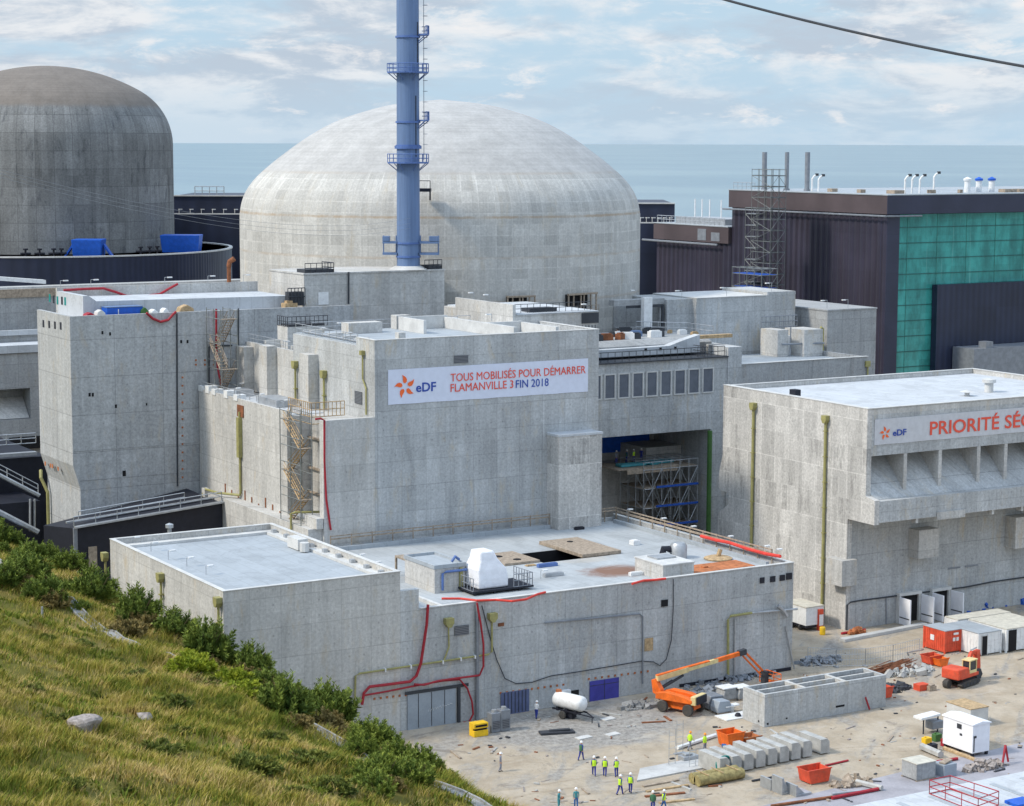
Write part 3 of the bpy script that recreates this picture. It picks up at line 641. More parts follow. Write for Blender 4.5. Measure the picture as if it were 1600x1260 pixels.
p0 = PU(377, 690, 100.1); m = MB(); m.tube([(99.9, p0.y, 24.0), (99.9, p0.y, 14.2), (99.9, p0.y+.1, 13.9), (98.2, p0.y+3, 13.9), (98.2, p0.y+7, 13.8), (98.1, p0.y+7.3, 13.2), (98.1, p0.y+7.3, 2)], .15, 8); m.box(99.6, p0.y-.35, 18.5, 100.09, p0.y+.35, 23.3)
m.tube([(98.2, 214, 2), (98.2, 214, 14.6), (98.4, 213.4, 14.8), (101., 212.4, 14.8)], .13, 8); build_each(m, 'downpipe', 'pipe_yellow', B)
MB().box(99.98, p0.y-.9, 23.4, 100.09, p0.y+.9, 24.8).build('wall_plate', 'rust', B)
m = MB()
for k, y in enumerate((244, 241.8, 239.8, 236, 233)): m.box(100.0, y, 25.2, 101.2, y+1.1, 25.9+.2*(k % 2))
build_each(m, 'roof_vent', 'white_paint', B)
m = MB(); m.tube(vpath(Y0, [(492, 655), (500, 654), (506, 657), (506, 720), (509, 780), (516, 828)], .15), .12, 8); m.build('riser_pipe', 'hose_red', B)
q = PZ(562, 532, 31.); m = MB(); m.box(109., 238, 30.4, 114.5, 241, 33.4); build_each(m, 'roof_hut', 'concrete_pale', B)
m = MB(); m.rail([(109, 241, 33.4), (109, 238, 33.4), (114.5, 238, 33.4)], 1.2, .6, .045, 3); m.box(109.3, 238.3, 33.4, 114.2, 240.7, 33.6); m.build('hut_rail', 'steel_dark', B)
m = MB(); 
for y in (232.5, 240.2): m.box(X0+.6, y, 30.41, 119, y+.5, 31.6)
m.box(113, 233.2, 30.41, 113.4, 240, 31.5); build_each(m, 'roof_beam', 'coping', B)
lamps(B, [(107.5, 236, 31.1), (110, 233.2, 31.6), (115, 233.0, 31.6)], h=.7, dx=.5)
m = MB()
for y in (216.5, 219.5, 223.5, 228.5): m.box(X0+1.2, y, 33.33, X0+3.0, y+.5, 33.75)
m.box(X0+5, 226, 33.33, X0+9.5, 228, 34.6); m.box(X0+13, 229, 33.33, X0+15, 230.5, 35.0); m.box(113.5, 217, 33.33, 114.4, 217.9, 34.1)
build_each(m, 'roof_unit', 'concrete_pale', B)
m = MB(); m.tube([(107.4, 215, 33.5), (107.4, 230, 33.5)], .12, 6); m.tube([(107.2, 234, 30.7), (118.5, 234, 30.7)], .14, 6); m.tube([(108, 243.4, 30.7), (118.5, 243.4, 30.7)], .14, 6); build_each(m, 'roof_pipe', 'galvanised', B)
m = MB(); m.box(109.5, 234.6, 30.41, 112.5, 237.2, 31.3); m.box(115, 235, 30.41, 117.5, 237, 31.2); m.box(113.6, 241, 30.41, 117, 243, 31.6); build_each(m, 'roof_unit', 'membrane_grey', B)
m = MB(); m.rail([(X0+.2, 244.8, 31.1), (X0+.2, 232, 31.1)], 1.0, 1.6, .035, 2); m.build('guard_rail', 'galvanised', B)
m = MB(); m.rail([(100.3, 244.5, 25.5), (100.3, 232.8, 25.5)], .9, 1.6, .03, 2); m.build('guard_rail', 'galvanised', B)
m = MB(); m.rail([(102.5, 244.9, 24.95), (102.5, 225, 24.95)], .8, 2., .05, 1); m.box(102, 226, 25.03, 104.6, 231.5, 25.9); m.box(101.6, 238, 25.03, 104.4, 241, 25.8); m.build('roof_equipment', 'galvanised', B)
m = MB(); m.box(99.2, Y0-.0, 13.42, 100.0, 212.5, 14.6); m.box(98.0, 238.65, 0, 98.6, 239.6, 13.9); build_each(m, 'ledge', 'concrete_pale', B)
m = MB()
for k in range(9): q = PU(470+0, 700, 100.1); m.box(100.02, 221+2*k, 13.45, 100.09, 221.25+2*k, 13.6+.5*(k % 3)); 
build_each(m, 'rebar_stub', 'rust', B)
m = MB(); m.box(102.6, 210.45, 22.3, 102.99, 218.9, 22.5); m.box(102.6, 210.45, 18.8, 102.99, 218.9, 19.0); m.box(102.6, 210.45, 16.0, 102.99, 218.9, 16.15); build_each(m, 'alcove_ledge', 'timber_grey', B)
m = MB(); m.rail([(X0+.3, 214.2, 33.35), (X0+.3, 230.8, 33.35)], 1.1, 1.8, .035, 2); m.rail([(109, 231, 33.35), (131, 231, 33.35)], 1.1, 1.8, .035, 2); build_each(m, 'edge_rail', 'galvanised', B) if 0 else m.build('edge_rail', 'galvanised', B)
lamps(B, [(X0+.6, 218, 33.4), (X0+.6, 225, 33.4), (112, 230.5, 33.4), (120, 230.5, 33.4), (128, 230.5, 33.4), (101, 222, 25.5), (101, 229, 25.5), (101, 236, 25.5), (104.5, 243, 25.2)], h=.9, dx=.5)
# banner
p, q = PV(606, 579, Y0), PV(918, 609, Y0); bx0, bx1 = p.x, q.x; bz1, bz0 = 30.75, 26.8
BN = thing('banner', 'white banner with red and blue French slogan hung across the concrete block', 'banner', ((bx0+bx1)/2, Y0-.1, bz0))
def ripple(x0, x1, z0, z1, y, mat):
    m = MB(); nx, nz = 60, 8; g = random.Random(2)
    for d in (0, .03):
        for j in range(nz+1):
            for i in range(nx+1):
                u, w = i/nx, j/nz; e = math.sin(math.pi*w)*.022*(math.sin(u*23)+.6*math.sin(u*61+w*4))
                m.v.append((x0+(x1-x0)*u, y-.02+d+e, z0+(z1-z0)*w+(.018*math.sin(u*37) if j == 0 else 0)))
    n = (nx+1)*(nz+1)
    for j in range(nz):
        for i in range(nx):
            a = j*(nx+1)+i; m.f.append([a, a+1, a+nx+2, a+nx+1]); m.f.append([n+a, n+a+nx+1, n+a+nx+2, n+a+1])
    for i in range(nx):
        for j in (0, nz): a = j*(nx+1)+i; m.f.append([a, a+1, n+a+1, n+a])
    for j in range(nz):
        for i in (0, nx): a = j*(nx+1)+i; m.f.append([a, a+nx+1, n+a+nx+1, n+a])
    m.mi = [0]*len(m.f); return m.build('cloth', mat, BN, smooth=True)
ripple(bx0, bx1, bz0, bz1, Y0-.05, 'banner_cloth')
def bxp(x, y): return PV(x, y, Y0-.09)
petals(bxp(633, 604).x, Y0-.092, bxp(633, 604).z, 1.32, BN)
text('letters', 'eDF', 'letter_blue', BN, bxp(650, 605).x, bxp(681, 603).x, Y0-.12, bxp(665, 605).z, 1.05, .016)
text('letters', 'TOUS MOBILISÉS POUR DÉMARRER', 'letter_red', BN, bxp(704, 590).x, bxp(915, 577).x, Y0-.12, bxp(810, 584).z+.12, 1.15)
text('letters', 'FLAMANVILLE 3', 'letter_red', BN, bxp(704, 606).x, bxp(802, 600).x, Y0-.12, bxp(752, 603.5).z, .92)
text('letters', 'FIN 2018', 'letter_blue', BN, bxp(806, 601).x, bxp(857, 597).x, Y0-.12, bxp(832, 598.8).z, .92)

# ---- tower block at the left
B = thing('concrete_tower', 'tall smooth concrete tower block with chamfered foot at the left', 'building', (100, 251, 0))
tx0, ty0, ty1 = 83.75, 245.5, 257.9
m = MB().prism([(tx0, 16.9), (tx0, 34.2), (121.8, 34.2), (121.8, 0), (84.6, 0), (84.6, 14.0)], 'y', ty0, ty1)
m.box(tx0, ty0, 34.2, 121.8, ty0+.5, 35.1); m.box(tx0, ty0+.5, 34.2, tx0+.5, ty1, 35.1); m.build('wall', 'concrete_tower', B)
MB().box(tx0+.51, ty0+.51, 34.205, 121.7, ty1, 34.32).build('roof', 'membrane_white', B)
m = MB().prism([(86.5, 34.33), (86.5, 37.3), (87.2, 37.3), (88.2, 36.6), (114, 36.4), (114, 34.33)], 'y', 248.5, 258.2); m.build('upper_roof', 'membrane_white', B)
m = MB(); m.box(86.5, 258.21, 30, 114, 258.7, 37.7); m.build('upper_parapet', 'concrete_pale', B)
m = MB()
for k in range(4):
    q = PU(68+9*k, 506+1.2*k, tx0); m.box(tx0-.03, q.y-.32, q.z-.45, tx0-.004, q.y+.32, q.z+.45)
build_each(m, 'window', 'black_sheet', B)
m = MB()
for x, y in ((71, 724), (79, 727), (82, 728), (91, 732)): q = PU(x, y, tx0); m.box(tx0-.03, q.y-.25, q.z-.3, tx0-.004, q.y+.25, q.z+.2)
m.build('anchor_plates', 'rust_orange', B)
for k in range(1):
    m = MB()
    for j, (x, y) in enumerate(((78, 466), (84, 468), (90, 469.5), (97, 470), (102, 471))):
        q = PU(x, y, 86.5); m.mat(j % 2).box(86.46, q.y-.3, q.z-.5, 86.497, q.y+.3, q.z+.5)
    m.build('wall_panel', ['teal_plastic', 'black_sheet'], B)
m = MB(); m.tube(vpath(ty0, [(276, 490), (277, 760)], .1), .1, 6); m.tube(vpath(ty0, [(372, 482), (372, 540)], .15), .09, 6); m.tube(vpath(ty0, [(326, 600), (326, 542), (333, 540), (362, 540)], .15), .1, 6); build_each(m, 'conduit', 'steel_dark', B)
m = MB()
for k in range(13): q = PV(285, 590+k*13, ty0); m.box(q.x-.11, ty0-.06, q.z-.11, q.x+.11, ty0-.003, q.z+.11)
for k in range(3):
    for j in range(2): q = PV(306+14*k, 563+7*j, ty0); m.box(q.x-.11, ty0-.06, q.z-.11, q.x+.11, ty0-.003, q.z+.11)
m.build('anchor_plates', 'rust_orange', B)
m = MB()
for x, y, w in ((140, 617, .22), (145, 617, .22), (181, 635, .22), (229, 632, .15), (194, 740, .35), (283, 534, .2), (293, 534, .2), (172, 522, .2), (160, 520, .2)): q = PV(x, y, ty0); m.box(q.x-w*.6, ty0-.03, q.z-w, q.x+w*.6, ty0-.003, q.z+w)
m.build('wall_socket', 'dark_hole', B)
m = MB(); m.box(tx0+.9, ty0-.03, 14.95, 100, ty0-.004, 15.05); m.box(tx0+.2, ty0-.03, 18.6, 100, ty0-.004, 18.67); m.build('joint_strip', 'concrete_dull', B)
m = MB(); m.tube([(84.2, 256.8, 2), (84.2, 256.8, 12), (83.6, 257.5, 13.8), (83.9, 258.4, 14.6)], .22, 8); m.build('downpipe', 'pipe_yellow', B)
lamps(B, [(87, 258.3, 37.7), (91, 258.3, 37.7), (101, 258.4, 37.7), (107, 258.4, 37.7), (112, 258.4, 37.7)], h=.9, dx=.7)
m = MB(); m.lathe([(.28, 0), (.28, 2.2)], (110, 258.45, 37.7), 10); m.tube([(110, 258.45, 39.7), (110.1, 258.4, 40.4), (110.6, 258., 40.8)], .34, 10); m.build('flue', 'rust', B)

# ---- stack block + stack
B = thing('stack_plinth', 'concrete block at the foot of the blue stack, against the dome', 'building', (126, 250, 0))
m = MB().box(115.6, 247.2, 0, 136.2, 258, 39.1); m.box(115.5, 247.1, 39.1, 136.3, 258, 39.3); m.build('wall', 'concrete_pale', B)
MB().box(*vrect(247.2, (497, 457), (513, 476), .06)).build('door', 'white_paint', B)
m = MB(); m.tube(vpath(247.2, [(544, 425), (544, 475)], .15), .12, 6); build_each(m, 'conduit', 'steel_dark', B)
m = MB(); m.rail([(115.9, 247.5, 39.3), (120, 247.5, 39.3), (120, 251, 39.3)], 1.25, .8, .05, 3); m.box(115.9, 247.6, 39.3, 120, 250, 39.75); m.rail([(133.4, 247.5, 39.3), (136, 247.5, 39.3)], 1.25, .7, .05, 3); m.box(134, 247.6, 39.3, 136, 250, 39.8); m.build('roof_rail', 'steel_dark', B)
m = MB(); q = PV(462, 470, 250.); m.rail([(113., 246.5, 35.3), (115.4, 246.5, 35.3)], 2.2, .5, .06, 4); m.box(113.2, 246.6, 35.3, 115.3, 247.8, 37.); m.build('stair_cage', 'steel_dark', B)
m = MB(); m.lathe([(2.6, 0), (1.7, .45)], (131.9, 249.3, 39.3), 20); m.build('stack_collar', 'coping', B)
S = thing('ventilation_stack', 'tall slender blue stack with ring platforms rising before the dome', 'stack', (131.9, 249.3, 39.5))
sx, sy = 131.9, 249.3
def zat(y): return PD(635, y, 272.).z
def zs(y):  d = ray(635, y); return CAM.z+d.z*(Vector((sx, sy, 0)).dot(HV)/d.dot(HV))
MB().lathe([(1.55, 39.4), (1.50, 60), (1.46, 82), (1.42, 105)], (sx, sy, 0), 40).build('shaft', 'stack_blue', S, smooth=True)
m = MB()
for y in (380, 401, 228, 191, 58): m.lathe([(1.56, -.12), (1.66, -.12), (1.66, .12), (1.56, .12)], (sx, sy, zs(y)), 32)
m.lathe([(1.5, -.4), (1.8, -.4), (1.8, .0), (1.5, .0)], (sx, sy, zs(228)), 32); build_each(m, 'flange', 'stack_trim', S)
def ringplat(z, rad=2.75, half=None):
    m = MB(); n = 20; a0, a1 = (0, 2*math.pi) if half is None else half; seg = n if half is None else 7
    P = [(math.cos(a0+(a1-a0)*i/seg), math.sin(a0+(a1-a0)*i/seg)) for i in range(seg+1)]
    for i in range(seg):
        (c0, s0), (c1, s1) = P[i], P[i+1]
        m.add([(sx+r*c, sy+r*s_, z+h) for h in (-.14, .06) for (c, s_) in ((c0, s0), (c1, s1)) for r in (1.4, rad)], [(0, 1, 3, 2), (4, 6, 7, 5), (1, 5, 7, 3), (0, 4, 5, 1), (2, 3, 7, 6), (0, 2, 6, 4)])
        for h in (.55, 1.1): m.tube([(sx+rad*c0, sy+rad*s0, z+h), (sx+rad*c1, sy+rad*s1, z+h)], .05, 4)
        m.tube([(sx+rad*c0, sy+rad*s0, z), (sx+rad*c0, sy+rad*s0, z+1.12)], .05, 4)
        if i % 3 == 0: m.tube([(sx+rad*.97*c0, sy+rad*.97*s0, z-.1), (sx+1.45*c0, sy+1.45*s0, z-1.1)], .06, 4)
    return m.build('platform', 'stack_trim', S)
ringplat(zs(113)); ringplat(zs(254))
RD = (-math.radians(60), math.radians(20))
for y in (54, 188): ringplat(zs(y), 2.8, RD)
m = MB(); lx, ly = sx+2.1*math.cos(R(-28)), sy+2.1*math.sin(R(-28))
for s_ in (-.25, .25): m.tube([(lx+s_*.5, ly+s_*.86, zs(250)), (lx+s_*.5, ly+s_*.86, 105)], .04, 4)
for z in np.arange(zs(250), 105, .5): m.tube([(lx-.12, ly-.21, z), (lx+.12, ly+.21, z)], .03, 4)
for z in np.arange(zs(250)+2, 105, 1.4):
    m.tube([(lx+.42*math.cos(a)+.1, ly+.42*math.sin(a), z) for a in np.linspace(-2.2, 1.6, 7)], .03, 4)
m.build('ladder', 'steel_grey', S)
m = MB(); z = zs(380)
for s_, w in ((-1, 1.9), (1, 2.6)):
    e = Vector((math.sin(HEAD), -math.cos(HEAD), 0))*s_
    for zz in (z+.1, z-1.4): m.obox(Vector((sx, sy, zz))+e*(1.5+w/2), e*(w/2), HV*.9, (0, 0, .14))
    for k in (0, 1): m.tube([Vector((sx, sy, z-1.5))+e*(1.6+k*(w-.2)), Vector((sx, sy, z+1.0))+e*(1.6+k*(w-.2))], .09, 5)
    m.obox(Vector((sx, sy, z+.6))+e*(1.5+w*.75), e*(w/4), HV*.9, (0, 0, .3))
build_each(m, 'support_bracket', 'stack_blue', S)
m = MB(); m.tube([(sx+1.55*math.cos(R(-75)), sy+1.55*math.sin(R(-75)), z_) for z_ in (zs(245), zs(150))], .07, 5); m.tube([(sx+1.55*math.cos(R(-60)), sy+1.55*math.sin(R(-60)), z_) for z_ in (zs(105), zs(35))], .07, 5); m.build('cable_duct', 'steel_dark', S)

# ---- domes
dc = Vector((152.1, 277.2, 0)); DR = 29.75
D = thing('reactor_dome', 'wide pale concrete reactor dome with low rounded crown in the centre', 'reactor building', dc)
def dome_prof(Rr, zc, ztop, rk):     # straight wall, knuckle arc, shallow cap
    prof = [(Rr, -.0), (Rr, zc*.5), (Rr, zc)]
    Rc = None
    # find the cap radius so that the knuckle (radius rk) is tangent to it
    lo, hi = Rr*.7, Rr*6
    for _ in range(60):
        Rc = (lo+hi)/2; d = Rr-rk; cz = zc-math.sqrt(max(1e-6, (Rc-rk)**2-d*d))
        if cz+Rc > ztop: lo = Rc
        else: hi = Rc
    cz = zc-math.sqrt((Rc-rk)**2-(Rr-rk)**2); th = math.atan2(zc-cz, Rr-rk)
    for i in range(1, 11): a = th*i/10; prof.append((Rr-rk+rk*math.cos(a), zc+rk*math.sin(a)))
    for i in range(1, 25): a = th+(math.pi/2-th)*i/24; prof.append((max(.02, Rc*math.cos(a)), cz+Rc*math.sin(a)))
    return prof
_r = [0, .5, 6.9, 12., 15.8, 19.6, 23.4, 26.0, 27.6, 28.75, 29.4, 29.72][::-1]; _z = [62.35, 62.34, 61.65, 60.35, 58.95, 56.85, 54.15, 52.05, 50.5, 48.9, 47.3, 45.6][::-1]
_t = np.linspace(0, len(_r)-1, 60)
def _cat(P, t):      # Catmull-Rom through the silhouette points
    P = [2*P[0]-P[1]]+P+[2*P[-1]-P[-2]]; i = np.minimum(t.astype(int), len(P)-4); u = t-i; P = np.array(P, float); a, b, c, d = P[i], P[i+1], P[i+2], P[i+3]
    return .5*(2*b+(c-a)*u+(2*a-5*b+4*c-d)*u*u+(3*b-a-3*c+d)*u**3)
DPROF = [(DR, 0), (DR, 22), (DR, 44.)]+[(max(.01, float(r)), float(z)) for r, z in zip(_cat(_r, _t), _cat(_z, _t))]
MB().lathe(DPROF, dc, 128).build('shell', 'concrete_dome', D, smooth=True)
m = MB(); th0 = math.atan2(-HV.y, -HV.x)
def dpt(x, y, r=DR):       # pixel -> point on the upright wall of the dome
    d = ray(x, y); ox, oy = -dc.x, -dc.y; A = d.x*d.x+d.y*d.y; Bq = ox*d.x+oy*d.y; Cq = ox*ox+oy*oy-r*r
    t = (-Bq-math.sqrt(max(0, Bq*Bq-A*Cq)))/A; return CAM+d*t
q = dpt(663, 297, DR+.1); e = Vector((q.x-dc.x, q.y-dc.y, 0)).normalized(); s_ = Vector((-e.y, e.x, 0))
m.obox(q+e*.7, s_*.95, e*.8, (0, 0, .22)); 
for k in (-.9, .9):
    m.tube([q+e*1.4+s_*k, q+e*1.4+s_*k+Vector((0, 0, 1.3))], .05, 4)
m.tube([q+e*1.4-s_*.9+Vector((0, 0, 1.25)), q+e*1.4+s_*.9+Vector((0, 0, 1.25))], .05, 4); m.tube([q+e*.3+s_*.8, q+e*.3+s_*.8-Vector((0, 0, 1.4))], .12, 6); m.build('inspection_platform', 'black_sheet', D)
dm = []
for xa, xb, yt, yb in ((790, 832, 463, 492), (882, 925, 459, 491)):
    m = MB(); a, b = dpt(xa, yb), dpt(xb, yb); e = Vector((a.x-dc.x, a.y-dc.y, 0)).normalized(); zt = dpt((xa+xb)/2, yt).z
    w = Vector((b.x-a.x, b.y-a.y, 0)); c = (a+b)/2; c.z = (a.z+zt)/2; hh = (zt-a.z)/2
    m.obox(c+e*.05-w*.12, w*.36, e*.5, (0, 0, hh*.98)); m.build('doorway', 'dark_hole', D)
    m = MB()
    for k in (-.5, -.32, -.06, .05, .3, .5): m.obox(c+w*k+e*.9, w.normalized()*.09, e*.08, (0, 0, hh))
    m.obox(c+e*.9+Vector((0, 0, hh)), w*.52, e*.25, (0, 0, .12)); m.rail([c-w*.5+e*1.2-Vector((0, 0, hh)), c+w*.55+e*1.2-Vector((0, 0, hh))], 1.1, .7, .04); m.build('door_frame', 'timber_grey', D)
# old reactor
oc = PD(75, 221, 400); oc.z = 0
D = thing('old_reactor', 'dark weathered concrete reactor cylinder with rounded top at the left edge', 'reactor building', oc)
MB().lathe(dome_prof(23.2, 55.5, 70.1, 11.5), oc, 96).build('shell', 'concrete_old', D, smooth=True)
G = thing('ring_building', 'low black clad ring building round the foot of the dark reactor', 'building', oc)
MB().lathe([(34.0, 18), (34.0, 36.0), (33.6, 36.0), (33.6, 35.4), (23.4, 35.4)], oc, 96).build('wall', 'cladding_navy', G)
m = MB(); m.lathe([(34.15, 36.0), (34.15, 36.25), (33.5, 36.25), (33.5, 36.0)], oc, 96); m.build('coping', 'coping', G)

# ---- turbine hall
tu, tv, th_, tw = 218.7, 253.9, 48.1, 300.
B = thing('turbine_hall', 'huge dark plum clad hall with a green glass front at the right', 'building', (250, 280, 0))
def pleats(mb, x, y0, y1, z0, z1, pitch=1.35, d=.22):
    n = int((y1-y0)/pitch); P = []
    for i in range(n+1):
        y = y0+(y1-y0)*i/n; P += [(x, y), (x-d, y+pitch*.25)] if i < n else [(x, y)]
    b = len(mb.v); k = len(P); mb.v += [(p[0], p[1], z0) for p in P]+[(p[0], p[1], z1) for p in P]
    for i in range(k-1): mb.f.append([b+i, b+i+1, b+k+i+1, b+k+i]); mb.mi.append(mb.cur)
m = MB().box(tu+.2, tv+3.0, 0, 300, 294.3, 45.0); m.box(tu+.2, 294.31, 0, 300, 317, 38.8); pleats(m, tu, tv+.1, 294.3, 0, 45.2); pleats(m, tu, 294.4, 317, 0, 38.9); m.build('cladding_wall', 'cladding_plum', B, recalc=False)
m = MB().box(tu-.7, tv-.6, 45.2, 300, 294.4, th_); m.build('fascia', 'fascia_brown', B)
m = MB().box(tu-.69, tv-.75, 45.21, 300, tv-.601, th_-.01); m.box(tu-.02, tv+.02, 0, 221.2, tv+1.6, 45.19); m.build('front_fascia', 'fascia_navy', B)
m = MB().box(tu-.6, 294.5, 38.9, 300, 317.2, 41.7); m.build('fascia', 'fascia_brown', B)
m = MB(); m.box(tu-.8, tv-.8, th_+.003, 300, 294.5, th_+.15); m.box(tu-.7, 294.52, 41.703, 300, 317.3, 41.85); m.build('roof', 'membrane_grey', B)
m = MB(); m.tube([(tu-1.1, 253, 44.9), (tu-1.1, 295.5, 44.9)], .16, 6); m.tube([(tu-1.1, 253, 44.9), (tu+6, 252.8, 44.9)], .14, 6); m.tube([(tu-1.1, 297, 38.6), (tu-1.1, 320, 38.6)], .2, 6); build_each(m, 'gutter', 'steel_grey', B)
GL = MB().box(221.25, tv+.5, 0, 300, tv+.7, 45.1).build('glass_front', 'glass_green', B)
m = MB()
for z in np.arange(21., 45, 2.45): m.box(221.25, tv+.40, z-.045, 300, tv+.498, z+.045)
m.build('mullion', 'mullion_teal', GL)
m = MB()
for x in np.arange(223.2, 268, 6.2): m.box(x-.03, tv+.43, 0, x+.03, tv+.497, 45.0)
m.build('mullion', 'mullion_green', GL)
MB().box(228.6, tv-.8, 0, 300, tv+.39, 33.9).build('porch', 'cladding_navy', B)
m = MB()
for k, z in enumerate((40.1, 38.3)): q = PU(1070+12*k, 362, tu); m.box(tu-.65, 301-4*k, 39.2, tu-.602, 303.5-4*k, 41.2-k*.5)
m.build('fascia_patch', 'steel_grey', B)
m = MB(); m.rail([(tu-.3, 316.5, 41.85), (tu-.3, 296, 41.85)], 1.3, 1.5, .06, 3); m.box(tu+2, 299, 41.86, tu+9, 314, 42.9); m.rail([(tu, 294, th_+.15), (tu, 288, th_+.15)], 1.2, 1.2, .05); m.build('roof_rail', 'galvanised', B)
m = MB()
for x in (1086, 1097, 1109, 1127): q = PZ(x, 336, 41.8); q = Vector((tu+6, PU(x, 330, tu+6).y, 41.86)); m.tube([q, q+Vector((0, 0, 4.2))], .13, 6)
build_each(m, 'roof_vent', 'white_paint', B)
def on_roof(x, y, z=48.2): return PZ(x, y, z)
for x in (1194, 1229, 1261):
    q = Vector((tu+3.5, PU(x, 292, tu+3.5).y, th_+.15)); hgt = PU(x, 238, tu+3.5).z-q.z
    m = MB(); m.cyl(q, q+Vector((0, 0, hgt)), .42 if x != 1229 else .36, 12); m.lathe([(.55, 0), (.55, .3)], q, 12); m.build('flue', 'steel_grey', B, smooth=True)
for x, yt in ((1269, 275), (1279, 276), (1414, 276), (1425, 276), (1437, 276), (1459, 272)):
    q = Vector((PV(x, 300, tv+4).x, tv+4, th_+.15)) if x > 1390 else Vector((tu+4, PU(x, 295, tu+4).y, th_+.15))
    hgt = (PV(x, yt, tv+4).z if x > 1390 else PU(x, yt, tu+4).z)-q.z
    m = MB(); m.tube([q, q+Vector((0, 0, hgt-.5)), q+Vector((.25, -.1, hgt-.1)), q+Vector((.7, -.3, hgt+.2))], .17, 8); m.mat(1).lathe([(.3, 0), (.3, .4)], q+Vector((.7, -.3, hgt)), 8); m.build('vent_pipe', ['white_paint', 'steel_dark'], B)
for x, c in ((1511, 'white_paint'), (1529, 'skip_blue'), (1549, 'skip_blue')):
    q = Vector((PV(x, 305, tv+6).x, tv+6, th_+.15)); m = MB(); m.lathe([(.5, 0), (.5, 1.9)], q, 12); m.mat(1).lathe([(.65, 1.9), (.7, 2.2), (.1, 2.5)], q, 12); m.build('roof_fan', ['white_paint', c], B)
m = MB()
for x, w in ((1300, 1.2), (1345, 1.0), (1398, 2.0), (1455, 1.), (1500, .6), (1570, 1.5), (1582, 1.), (1593, 1.5)):
    q = PV(x, 300, tv+3) if x > 1390 else PU(x, 296, tu+3); m.box(q.x, q.y, th_+.16, q.x+w, q.y+w, th_+.7)
build_each(m, 'roof_unit', 'timber_grey', B)
# small grey block standing in front of the hall
m = MB(); p, q = PV(1522, 546, 248), PV(1640, 575, 248); m.box(p.x, 248, 10, p.x+25, 252.9, p.z); m.box(p.x+2.8, 248.3, p.z, p.x+4.3, 250, p.z+1.0); m.cur = 0
tag(m.build('grey_block', 'steel_grey'), 'small grey cabin block in front of the dark hall porch', 'building')
# far dark buildings by the sea
for nm, lab, x0, x1, yt, ym, dist in (('dark_shed', 'long black clad shed between the two reactor domes, near the sea', 266, 400, 307, 335, 430), ('dark_shed', 'black clad shed behind the right flank of the pale dome', 985, 1055, 319, 349, 390)):
    a, b, c = PD(x0, yt, dist), PD(x1, yt, dist), PD(x0, ym, dist)
    T = thing(nm, lab, 'building', (a.x, a.y, 0)); e = Vector((b.x-a.x, b.y-a.y, 0)); n = Vector((-e.y, e.x, 0)).normalized()
    m = MB(); m.obox(Vector((a.x, a.y, 0))+e/2+n*16+Vector((0, 0, a.z/2)), e/2, n*15, (0, 0, a.z/2)); m.obox(Vector((a.x, a.y, c.z/2))+e/2, e/2, n*.9, (0, 0, c.z/2)); m.build('wall', 'cladding_navy', T)
    m = MB(); z = c.z; m.obox(Vector((a.x, a.y, z+.1))+e/2-n*.3, e/2, n*.5, (0, 0, .1)); m.obox(Vector((a.x, a.y, a.z+.12))+e/2+n*1.0, e/2, n*.3, (0, 0, .12))
    for k in range(7): w = Vector((a.x, a.y, z+.2))+e*(.1+.13*k); m.tube([w, w+Vector((0, 0, .8))], .06, 4); m.obox(w+Vector((.3, 0, .8)), (.35, 0, 0), (0, .2, 0), (0, 0, .08))
    m.build('ledge_lights', 'coping', T)
    if x0 < 300:
        m = MB(); m.rail([Vector((a.x, a.y, a.z+.2))+e*.28+n*1, Vector((a.x, a.y, a.z+.2))+e*.62+n*1], 1.8, 1.5, .09, 2); m.build('roof_rail', 'galvanised', T)
# ---- window building (with the opening below)
B = thing('window_building', 'concrete building with a row of tall grey windows over a shadowed opening', 'building', (155, 235, 0))
wv = 228.; xr = 169.0
m = MB().box(130, wv, 18.0, xr, 252, 27.6); m.box(166.4, wv, 0, xr, 252, 17.99); m.box(140, 244, 0, 166.39, 252, 17.99); m.box(xr+.01, wv-.15, 0, xr+2.3, 252, 28.9); m.build('wall', 'concrete_fresh', B)
m = MB().box(151, 236.0, 0, 160.4, 241.2, 12.6); m.box(160.5, 234.6, 5.5, 166.3, 241.2, 15.0); m.box(147.5, 235.5, 10, 150.5, 241.2, 13.6); m.box(130, 241.25, 0, 166.39, 243.9, 17.98); build_each(m, 'inner_wall', 'concrete_pale', B)
p, q = PV(930, 686, 240.8), PV(1015, 722, 240.8); MB().box(p.x, 240.9, 13.7, q.x, 241.2, 17.9).build('blue_panel', 'skip_blue', B)
MB().tube([(166.1, wv-.25, 1), (166.1, wv-.25, 17.8)], .33, 8).build('downpipe', 'pipe_green', B)
MB().box(130, wv-.35, 27.603, xr+.0, wv+.6, 27.75).box(130, wv+.61, 27.603, xr, 252, 27.7).build('roof_edge', 'steel_dark', B)
for k in range(9):
    xa = 921.5+21.9*k; 
    p, q = PV(xa+1.8, 588.4-1.45*k, wv), PV(xa+16.0, 623.2-1.45*k, wv)
    w = MB().box(p.x, wv-.05, q.z, q.x, wv-.01, p.z).build('window', 'window_grey', B)
    f = MB(); t = .17
    f.box(p.x-t, wv-.14, q.z-t, p.x, wv-.003, p.z+t).box(q.x, wv-.14, q.z-t, q.x+t, wv-.003, p.z+t).box(p.x, wv-.14, p.z, q.x, wv-.003, p.z+t).box(p.x, wv-.14, q.z-t, q.x, wv-.003, q.z); f.build('frame', 'coping', w)
m = MB(); m.rail([(138, wv+.4, 27.75), (xr-.2, wv+.4, 27.75)], 1.3, 1.1, .05, 3); m.rail([(xr-3, wv+.4, 27.75), (xr-3, 236, 27.75)], 1.3, 1.1, .05, 3); m.build('roof_rail', 'steel_dark', B)
